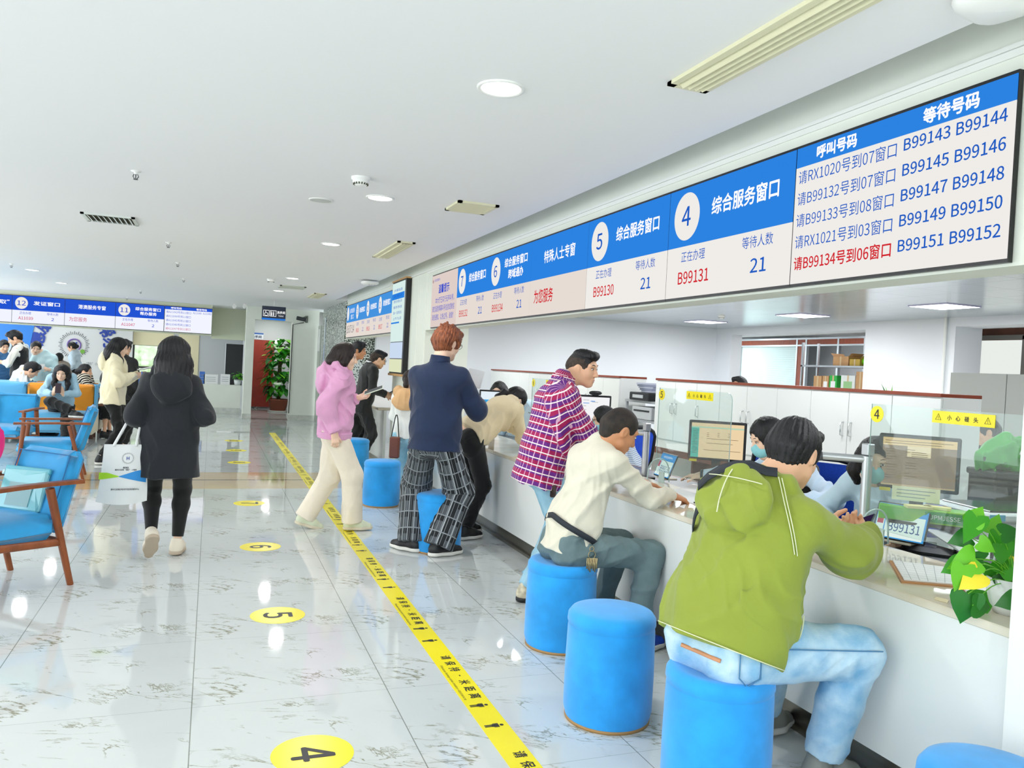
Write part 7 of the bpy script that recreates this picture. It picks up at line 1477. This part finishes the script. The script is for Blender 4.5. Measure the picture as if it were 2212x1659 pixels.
# 9 black suit man, 10 patterned shirt man
SU = cloth('black_suit', '#0B0C0E', 0.05, 0.05, rough=0.7)
J = person('suit', 'man in a black suit and glasses leaning on the farther counter', 1.68, (1.93, 10.75, 0.875), 4, 11, head=(2.115, 10.72, 1.485), hyaw=-2, hpitch=20, Rr=(2.21, 10.60, 1.02), L=(2.30, 10.95, 0.98), er=(-0.3, -0.5, -0.8), fl=(1.95, 10.92, 0.085), fr=(1.90, 10.66, 0.085), skin=SKIN, hair=('crew', HB), glasses=True, top=make_top(SU, 0.14, 1.06, 1.1, seed=71, fold=0.004, collar=(cloth('white_collar', '#E8EAEA', 0.02, 0.02), 0.045)), bottom=make_trousers(SU, 1.0, 0.066, 0.06, seed=11), shoes=(BSH, BSH), res=0.007)
ph = empty('black_smartphone', (2.31, 10.60, 1.06), R(0), 'black phone held by the man in the black suit', 'phone'); MB().box((-0.06, -0.03, -0.005), (0.06, 0.03, 0.005), 0.003, M=Matrix.Rotation(R(-30), 4, 'Y')).build('case', BLK, ph); MB().box((-0.055, -0.026, 0.005), (0.055, 0.026, 0.0056), M=Matrix.Rotation(R(-30), 4, 'Y')).build('screen', mat('phone_glass', '#3A4048', 0.1), ph)
J = person('pattern', 'man in a black and white speckled shirt behind the pink hoodie', 1.72, (1.90, 11.55, 0.89), -28, 3, head=(1.975, 11.5, 1.60), hyaw=4, hpitch=10, fl=(1.98, 11.66, 0.085), fr=(1.86, 11.46, 0.085), skin=SKIN2, hair=('short', HB), top=make_top(pattern('speckled', 'dots', ('#1D3A46', '#DCE6E4'), 42), 0.12, 1.05, 1.1, uv=True, seed=81), bottom=make_trousers(TX('cloth_black_trouser')), shoes=(BSH, BSH), res=0.008)
# 11 cream hoodie woman and the dark figure behind her
CH = cloth('ivory', '#F1E8C6', 0.03, 0.08)
J = person('ivory', 'standing woman in an ivory hoodie and black trousers holding papers', 1.60, (-1.13, 11.0, 0.84), 4, 2, head=(-1.075, 10.98, 1.46), hyaw=-6, hpitch=16, fem=True, bulk=1.05, Rr=(-0.88, 10.88, 1.12), L=(-0.86, 11.1, 1.12), er=(-0.4, -0.6, -0.7), fl=(-1.12, 11.1, 0.085), fr=(-1.22, 10.9, 0.085), skin=SKIN3, hair=('longfront', HB, 0.24), top=make_top(CH, 0.10, 1.16, 1.3, hood=0.04, seed=91, cuff=CH), bottom=make_trousers(TX('cloth_black_trouser'), 0.95, 0.062, 0.055), shoes=(BSH, WSH, 0.25), hands={'R': dict(d=(0.9, 0.3, 0.2), curl=0.5), 'L': dict(d=(0.9, -0.3, 0.2), curl=0.5)}, res=0.0075)
q = empty('open_booklet', (-0.76, 10.98, 1.21), R(10), 'white booklet held open by the woman in the ivory hoodie', 'paper'); MB().box((-0.10, -0.12, 0), (0.10, 0.12, 0.006), 0, M=Matrix.Rotation(R(-14), 4, 'Y')).build('pages', PAP, q); MB().box((-0.105, -0.125, -0.005), (0.105, 0.125, 0), 0, M=Matrix.Rotation(R(-14), 4, 'Y')).build('cover', BLK, q)
J = person('dark', 'person in a black jacket standing hidden behind the ivory hoodie', 1.56, (-1.16, 12.25, 0.83), 60, 3, hpitch=12, fl=(-1.2, 12.35, 0.085), fr=(-1.1, 12.2, 0.085), skin=SKIN, hair=('short', HB), top=make_top(SU, 0.1, 1.15, 1.2, seed=95), bottom=make_trousers(TX('cloth_black_trouser')), shoes=(BSH, BSH), res=0.010)
bb = empty('blue_document_bag', (-0.80, 10.82, 0.78), R(10), 'bright blue bag hanging beside the ivory hoodie', 'bag'); MB().box((-0.03, -0.06, 0), (0.03, 0.06, 0.30), 0.008).build('body', mat('bag_blue', '#2E7BE0', 0.5), bb); m = MB(); m.tube(chaikin([(0, -0.03, 0.30), (0, 0, 0.42), (0, 0.03, 0.30)], 2), 0.005, 5); m.build('handle', mat('bag_blue', '#2E7BE0', 0.5), bb)
# 12 seated cross-legged woman
LBL = cloth('pale_blue_knit', '#A9CFE4', 0.04, 0.08)
J = person('crossleg', 'cross-legged woman in a pale blue cardigan looking at a phone on the bench', 1.58, (-2.06, 13.42, 0.54), -86, 8, head=(-2.05, 13.24, 1.05), hyaw=-2, hpitch=20, fem=True, L=(-1.99, 13.08, 0.735), Rr=(-2.12, 13.08, 0.735), el=(0.7, 0.2, -0.6), er=(-0.7, 0.2, -0.6), fr=(-1.82, 12.86, 0.50), fl=(-1.90, 12.80, 0.085), kr=(-0.8, -0.6, 0.6), kl=(0.1, -1, 0.7), tr=60, skin=SKIN3, hair=('longfront', HB, 0.30), top=make_top(LBL, 0.05, 1.05, 1.12, seed=101, cuff=LBL), bottom=make_trousers(TX('cloth_black_trouser'), 1.0, 0.08, 0.072), shoes=(BSH, WSH, 0.24), hands={'L': dict(d=(-0.25, -0.3, 0.8), n=(0.5, -0.8, 0), t=(-1, 0, 0), curl=0.6), 'R': dict(d=(0.25, -0.3, 0.8), n=(-0.5, -0.8, 0), t=(1, 0, 0), curl=0.6)}, res=0.0075)
ph = empty('dark_smartphone', (-2.05, 13.02, 0.825), R(4), 'dark phone held by the cross-legged woman on the bench', 'phone'); MB().box((-0.038, -0.005, -0.075), (0.038, 0.005, 0.075), 0.003, M=Matrix.Rotation(R(-25), 4, 'X')).build('case', mat('phone_plum', '#3A2A34', 0.4), ph); MB().box((-0.034, 0.005, -0.07), (0.034, 0.0056, 0.07), M=Matrix.Rotation(R(-25), 4, 'X')).build('screen', BLK, ph)
# 13 striped woman, 14 white shirt man on the rear bench
STP = pattern('striped', 'stripe', ('#2E2620', '#EFE6D2'), 26)
J = person('stripe', 'seated woman in a black and cream striped top looking to the right', 1.58, (-1.92, 14.35, 0.54), 0, 6, head=(-1.875, 14.28, 1.055), hyaw=-12, hpitch=4, fem=True, Rr=(-1.60, 14.20, 0.78), L=(-1.58, 14.45, 0.80), fl=(-1.50, 14.35, 0.085), fr=(-1.55, 14.10, 0.085), kr=(1, 0, 0.8), kl=(1, 0, 0.8), skin=SKIN, hair=('bun', HB), mouth=1.0, top=make_top(STP, 0.04, 1.05, 1.1, uv=True, seed=111), bottom=make_trousers(TX('cloth_black_trouser'), 1.0, 0.105, 0.10, short=0.24, name='skirt'), shoes=(BSH, BSH, 0.24), hands={'R': dict(d=(0.9, 0.1, 0.3), curl=0.5)}, res=0.0075)
ph = empty('slim_smartphone', (-1.50, 14.20, 0.85), R(0), 'phone held by the woman in the striped top', 'phone'); MB().box((-0.07, -0.036, -0.004), (0.07, 0.036, 0.004), 0.003, M=Matrix.Rotation(R(-35), 4, 'Y')).build('case', PAP, ph); MB().box((-0.065, -0.032, 0.004), (0.065, 0.032, 0.0046), M=Matrix.Rotation(R(-35), 4, 'Y')).build('screen', mat('phone_glass', '#3A4048', 0.1), ph)
bgb = empty('brown_shoulder_bag', (-1.66, 14.0, 0.52), R(0), 'small brown shoulder bag beside the striped-top woman', 'bag'); MB().box((-0.08, -0.03, 0), (0.1, 0.03, 0.13), 0.012).build('body', mat('bag_tan_brown', '#8A5236', 0.5), bgb); m = MB(); m.tube(chaikin([(-0.07, 0, 0.12), (-0.1, 0, 0.35), (0.09, 0, 0.12)], 2), 0.005, 5); m.build('strap', mat('bag_tan_brown', '#8A5236', 0.5), bgb)
WS = cloth('white_shirt', '#EDEFEE', 0.02, 0.05)
J = person('whiteshirt', 'man in a white shirt bowed forward behind the bench back', 1.68, (-2.95, 14.40, 0.54), 10, 24, head=(-2.615, 14.28, 1.045), hyaw=-8, hpitch=38, fl=(-2.5, 14.9, 0.085), fr=(-2.5, 14.6, 0.085), kl=(1, 0, 0.8), kr=(1, 0, 0.8), Rr=(-2.50, 14.32, 0.72), L=(-2.48, 14.5, 0.72), skin=SKIN, hair=('short', HB), top=make_top(WS, 0.06, 1.05, 1.1, seed=121, collar=(WS, 0.04)), bottom=make_trousers(TX('cloth_black_trouser')), shoes=(BSH, BSH), res=0.008)
# 15 vest man and 16 blue jacket at the left edge, 17 cardigan woman
VS = cloth('black_vest', '#0D0E10', 0.04, 0.06)
X15 = atY(32, 740, 15.2)[0]
J = person('vest', 'young man in a black vest over white reading a phone at left', 1.70, (X15+0.10, 15.2, 0.885), 186, 5, head=(X15, 15.15, 1.535), hyaw=6, hpitch=34, fl=(X15+0.12, 15.1, 0.085), fr=(X15+0.08, 15.3, 0.085), L=(X15-0.24, 15.02, 1.14), Rr=(X15-0.24, 15.30, 1.12), el=(0.5, -0.6, -0.6), skin=SKIN, hair=('short', HB), top=make_top(cloth('offwhite_cotton', '#E6E4DA', 0.02, 0.05), 0.08, 1.02, 1.1, seed=131, sl_end=0.35), bottom=make_trousers(cloth('stone_trouser', '#CFC6AE', 0.03, 0.06)), shoes=(BSH, WSH), hands={'L': dict(d=(-0.9, 0.1, 0.2), n=(0, -0.3, -1), curl=0.6)}, res=0.0075)
make_top(VS, 0.04, 1.14, vest=True, name='vest', seed=133)(J, False, 1.0, 0.008, J['put'])
ph = empty('pale_smartphone', (X15-0.36, 15.02, 1.18), R(0), 'phone held by the young man in the black vest', 'phone'); MB().box((-0.075, -0.036, -0.004), (0.075, 0.036, 0.004), 0.003).build('case', PAP, ph); MB().box((-0.07, -0.032, 0.004), (0.07, 0.032, 0.0046)).build('screen', mat('phone_glass', '#3A4048', 0.1), ph)
X16 = atY(3, 780, 15.9)[0]
J = person('bluejacket', 'person in a blue denim jacket cut by the left edge', 1.50, (X16, 15.9, 0.78), -60, 8, hpitch=20, fl=(X16, 15.8, 0.085), fr=(X16-0.15, 15.9, 0.085), skin=SKIN, hair=('short', HB), top=make_top(denim('mid', '#3F6E9A', '#2F5C88'), 0.12, 1.1, 1.15, seed=141), bottom=make_trousers(denim('dark', '#2B4464', '#223852')), shoes=(BSH, BSH), res=0.010)
X17 = atY(80, 755, 15.7)[0]; CB2 = cloth('mint_blue_cardigan', '#C6E4E8', 0.03, 0.06)
J = person('cardigan', 'long-haired woman in a pale mint cardigan and navy skirt holding a cup', 1.54, (X17+0.12, 15.7, 0.80), -76, 3, head=(X17, 15.62, 1.385), hyaw=-4, hpitch=20, hroll=-6, fem=True, L=(X17+0.24, 15.42, 1.02), Rr=(X17+0.02, 15.42, 1.0), fl=(X17+0.2, 15.65, 0.085), fr=(X17+0.06, 15.65, 0.085), skin=SKIN3, hair=('bun', HB), top=make_top(CB2, 0.02, 1.08, 1.15, seed=151), bottom=make_trousers(cloth('navy_skirt', '#26344E', 0.04, 0.06), 1.1, 0.10, 0.11, short=0.2, name='skirt'), shoes=(WSH, WSH, 0.24), hands={'L': dict(d=(-0.6, -0.6, 0.3), curl=0.8)}, res=0.008)
cp = empty('paper_cup', (X17+0.15, 15.36, 1.02), 0, 'white paper cup in the hand of the cardigan woman', 'cup'); MB().lathe([(0, 0), (0.026, 0), (0.036, 0.09), (0.032, 0.09), (0, 0.08)], 20).build('cup_body', PAP, cp); MB().lathe([(0.036, 0.088), (0.038, 0.092), (0.034, 0.094)], 20).build('rim', WSH, cp)
# 18-20 staff and visitors at the far left counter
SBL = cloth('staff_pale_blue', '#C3D3E2', 0.03, 0.05)
X18 = atY(156, 752, 21.6)[0]
J = person('farstaff', 'staff woman with a hair bun in a grey-blue shirt behind the far left counter', 1.60, (X18+0.08, 21.6, 0.84), 172, 3, head=(X18, 21.55, 1.43), hpitch=14, fem=True, fl=(X18+0.05, 21.7, 0.085), fr=(X18+0.1, 21.5, 0.085), skin=SKIN, hair=('bun', HB), top=make_top(SBL, 0.1, 1.05, 1.1, seed=161, collar=(SBL, 0.035)), bottom=make_trousers(TX('cloth_black_trouser')), shoes=(BSH, BSH, 0.24), res=0.010)
X19 = atY(127, 785, 19.4)[0]
J = person('farvisitor', 'dark-haired seated person with a bun, seen from behind at the far counter', 1.60, (X19, 19.4, 0.60), 88, 6, head=(X19, 19.42, 1.17), fem=True, fl=(X19-0.1, 19.85, 0.1), fr=(X19+0.1, 19.85, 0.1), kl=(0, 1, 1), kr=(0, 1, 1), skin=SKIN, hair=('bun', HB), top=make_top(cloth('taupe_knit', '#8F8578', 0.04, 0.08), 0.05, 1.05, 1.1, seed=171), bottom=make_trousers(TX('cloth_black_trouser')), shoes=(BSH, BSH, 0.24), res=0.010)
stool(float(X19), 19.38, 'distant stool under the person with a bun at the far left counter', 0.18, 0.50)
X20 = atY(37, 725, 21.8)[0]
J = person('farstaff2', 'staff member half hidden behind the head of the young man in the vest', 1.74, (X20, 21.8, 0.90), -80, 2, fl=(X20+0.1, 21.8, 0.085), fr=(X20-0.1, 21.8, 0.085), skin=SKIN, hair=('short', HB), top=make_top(SBL, 0.1, 1.0, 1.05, seed=181), bottom=make_trousers(TX('cloth_black_trouser')), shoes=(BSH, BSH), res=0.012)
# 21-24 window staff
def clerk(key, label, head, pel, yaw, lean, hyaw, hp_, hair, top, L=None, Rr=None, hands=None, res=0.006, mask=True, fem=True, glasses=False, **kw):
    hd = np.asarray(head, float); p = np.asarray(pel, float); f = V3(math.cos(R(yaw)), math.sin(R(yaw)), 0); sd = V3(-f[1], f[0], 0)
    return person(key, label, 1.60, p, yaw, lean, head=hd, hyaw=hyaw, hpitch=hp_, fem=fem, L=L, Rr=Rr, hands=hands, mask=mask, glasses=glasses, fl=p*V3(1, 1, 0)+f*0.33+sd*0.1+V3(0, 0, 0.085), fr=p*V3(1, 1, 0)+f*0.33-sd*0.1+V3(0, 0, 0.085), kl=f+V3(0, 0, 0.9), kr=f+V3(0, 0, 0.9), skin=SKIN3, hair=hair, top=top, bottom=make_trousers(TX('cloth_black_trouser')), shoes=(BSH, BSH, 0.24), res=res, group=None, **kw)
SV = cloth('staff_shirt_blue', '#C9DDF0', 0.03, 0.05); VB = cloth('staff_vest_black', '#0C0D10', 0.03, 0.04)
J = clerk('clerk5', 'masked clerk with a ponytail and black vest pointing at a form', (2.995, 3.735, 1.125), (3.42, 3.80, 0.53), 168, 22, -4, 26, ('pony', HB, V3(0.10, -0.06, -0.15)), make_top(SV, 0.05, 1.0, 1.05, seed=191, collar=(SV, 0.05)), Rr=(2.99, 4.42, 0.80), L=(3.02, 3.50, 0.80), hands={'R': dict(d=(-0.6, 0.75, -0.15), n=(0, 0, 1), t=(-1, -0.3, 0), curl=0.35)})
make_top(VB, 0.02, 1.12, vest=True, name='vest', seed=193, open_neck=1.2)(J, True, 1.0, 0.006, J['put'])
X = MB(); d_ = J['hdR']; X.tube([J['wR']+rotv(unit(np.cross(d_, V3(0, 0, 1))), d_, a)*0.031 for a in range(0, 360, 20)], 0.009, 6, closed=True); extra(J, 'watch_band', X, mat('watch_dark', '#23343C', 0.4))
J = clerk('clerk4', 'masked clerk facing the camera beside the near monitor', (3.065, 3.005, 1.085), (3.36, 3.22, 0.53), -132, 12, 0, 12, ('bob', HB), make_top(cloth('clerk_sky_shirt', '#BFD8E6', 0.03, 0.05), 0.05, 1.02, 1.1, seed=201), L=(3.02, 2.80, 0.735), Rr=(2.98, 3.18, 0.735))
J = clerk('clerk6', 'masked clerk with tied hair beside the plaid-shirted man, facing a white page', (3.22, 6.20, 1.045), (3.52, 6.20, 0.53), 150, 14, 6, 10, ('bun', HB), make_top(pattern('pinstripe', 'stripe', ('#A8BCD4', '#E8EEF4'), 60), 0.05, 1.02, 1.08, uv=True, seed=211, collar=(SV, 0.04)), glasses=True, res=0.007)
J = clerk('clerk7', 'clerk in glasses half hidden behind the bending woman', (2.93, 8.12, 1.185), (3.25, 8.2, 0.62), -150, 8, 20, 8, ('bob', HB), make_top(cloth('clerk_sky_shirt', '#BFD8E6'), 0.05, 1.0, 1.05, seed=221), glasses=True, mask=False, res=0.008)
# visitor's form held at window 6, far office heads
q = at(1262, 968, 6.2); ff = empty('blue_form', q, R(-30), 'pale blue form standing between the plaid and cream-sweatered men', 'paper'); MB().box((-0.11, -0.002, -0.22), (0.11, 0.002, 0.12), 0, M=Matrix.Rotation(R(-20), 4, 'X') @ Matrix.Rotation(R(10), 4, 'Y')).build('sheet', mat('form_blue', '#C6DCEA', 0.6), ff); m = MB()
for i in range(4): m.box((-0.08, -0.0035, 0.07-0.05*i), (0.02, -0.0021, 0.074-0.05*i), M=Matrix.Rotation(R(-20), 4, 'X') @ Matrix.Rotation(R(10), 4, 'Y'))
m.build('print_lines', PAPT, ff)
q = at(1150, 905, 7.6); ff = empty('pale_sheet', q, R(-20), 'pale sheet of paper standing beyond the bending woman', 'paper'); MB().box((-0.09, -0.002, -0.16), (0.09, 0.002, 0.10), 0, M=Matrix.Rotation(R(18), 4, 'Y')).build('sheet', mat('form_blue', '#C6DCEA', 0.6), ff); MB().box((-0.06, -0.003, 0.04), (0.05, -0.002, 0.05), 0, M=Matrix.Rotation(R(18), 4, 'Y')).build('print_line', PAPT, ff)
q = at(1597, 822, 9.0)
J = person('officehead', 'person whose dark hair shows just above the cabinet top', 1.60, (q[0]+0.1, q[1], q[2]-0.70), -160, 4, head=(q[0], q[1], q[2]-0.065), fl=(q[0]-0.2, q[1]-0.1, 0.1), fr=(q[0]-0.2, q[1]+0.1, 0.1), skin=SKIN, hair=('short', HB), top=make_top(SV, 0.05, seed=231), bottom=make_trousers(TX('cloth_black_trouser')), shoes=(BSH, BSH), res=0.011)
q = at(2128, 930, 6.6)
J = person('farclerk', 'dark-haired clerk sitting behind the near cabinet end at the right', 1.60, (q[0]+0.05, q[1]+0.1, q[2]-0.62), 150, 6, head=(q[0], q[1], q[2]), fl=(q[0]-0.3, q[1]+0.3, 0.1), fr=(q[0]-0.1, q[1]+0.4, 0.1), hpitch=14, skin=SKIN, hair=('short', HB), top=make_top(VB, 0.05, seed=241), bottom=make_trousers(TX('cloth_black_trouser')), shoes=(BSH, BSH), res=0.009)
# person in magenta cut by the left edge
MG = cloth('magenta_fleece', '#E8147E', 0.06, 0.25, bs=40)
J = person('magenta', 'person in a bright magenta fleece jacket cut by the left edge', 1.46, (-1.345, 4.95, 0.74), 80, 2, fem=True, Rr=(-1.10, 4.93, 0.72), L=(-1.55, 5.05, 0.75), er=(0.8, -0.4, 0), fl=(-1.45, 4.95, 0.08), fr=(-1.27, 4.95, 0.08), skin=SKIN3, hair=('bob', HB), top=make_top(MG, 0.18, 1.12, 1.35, hood=0.02, fold=0.008, wl=0.1, seed=251), bottom=make_trousers(TX('cloth_black_trouser')), shoes=(BSH, WSH, 0.23), res=0.007)

# crumpled bag on the crate
q = at(2148, 1010, 4.9); bg = empty('green_carrier_bag', (q[0]+0.05, q[1]-0.05, 0.977), R(-20), 'crumpled green and white carrier bag on the black crate', 'bag'); GB = mat('bag_green', '#3AA83C', 0.45, noise=0.15, nscale=10)
def lump(name, m, prims, amp, sd_):
    F = Field()
    for c_, r_ in prims: F.ell(V3(*c_), V3(*r_), None, 0.03)
    F.half(V3(0, 0, 0.002), V3(0, 0, -1)); v, q_ = surf(F, 0.008, folds(amp, sd_, 0.14)); o = bpy.data.objects.new(name, fast_mesh(name, v, q_, m)); COL.objects.link(o); o.parent = bg
lump('green_body', GB, (((-0.06, 0, 0.07), (0.13, 0.10, 0.13)), ((0.08, 0.02, 0.08), (0.12, 0.09, 0.13)), ((-0.02, 0, 0.17), (0.05, 0.05, 0.07))), 0.022, 3)
lump('white_panel', mat('bag_white', '#EEF0EE', 0.5), (((0.10, -0.07, 0.08), (0.08, 0.05, 0.10)),), 0.012, 4); MB().ell((0.15, -0.11, 0.03), (0.03, 0.03, 0.028)).build('magenta_print', mat('bag_magenta', '#C22CA0', 0.5), bg)
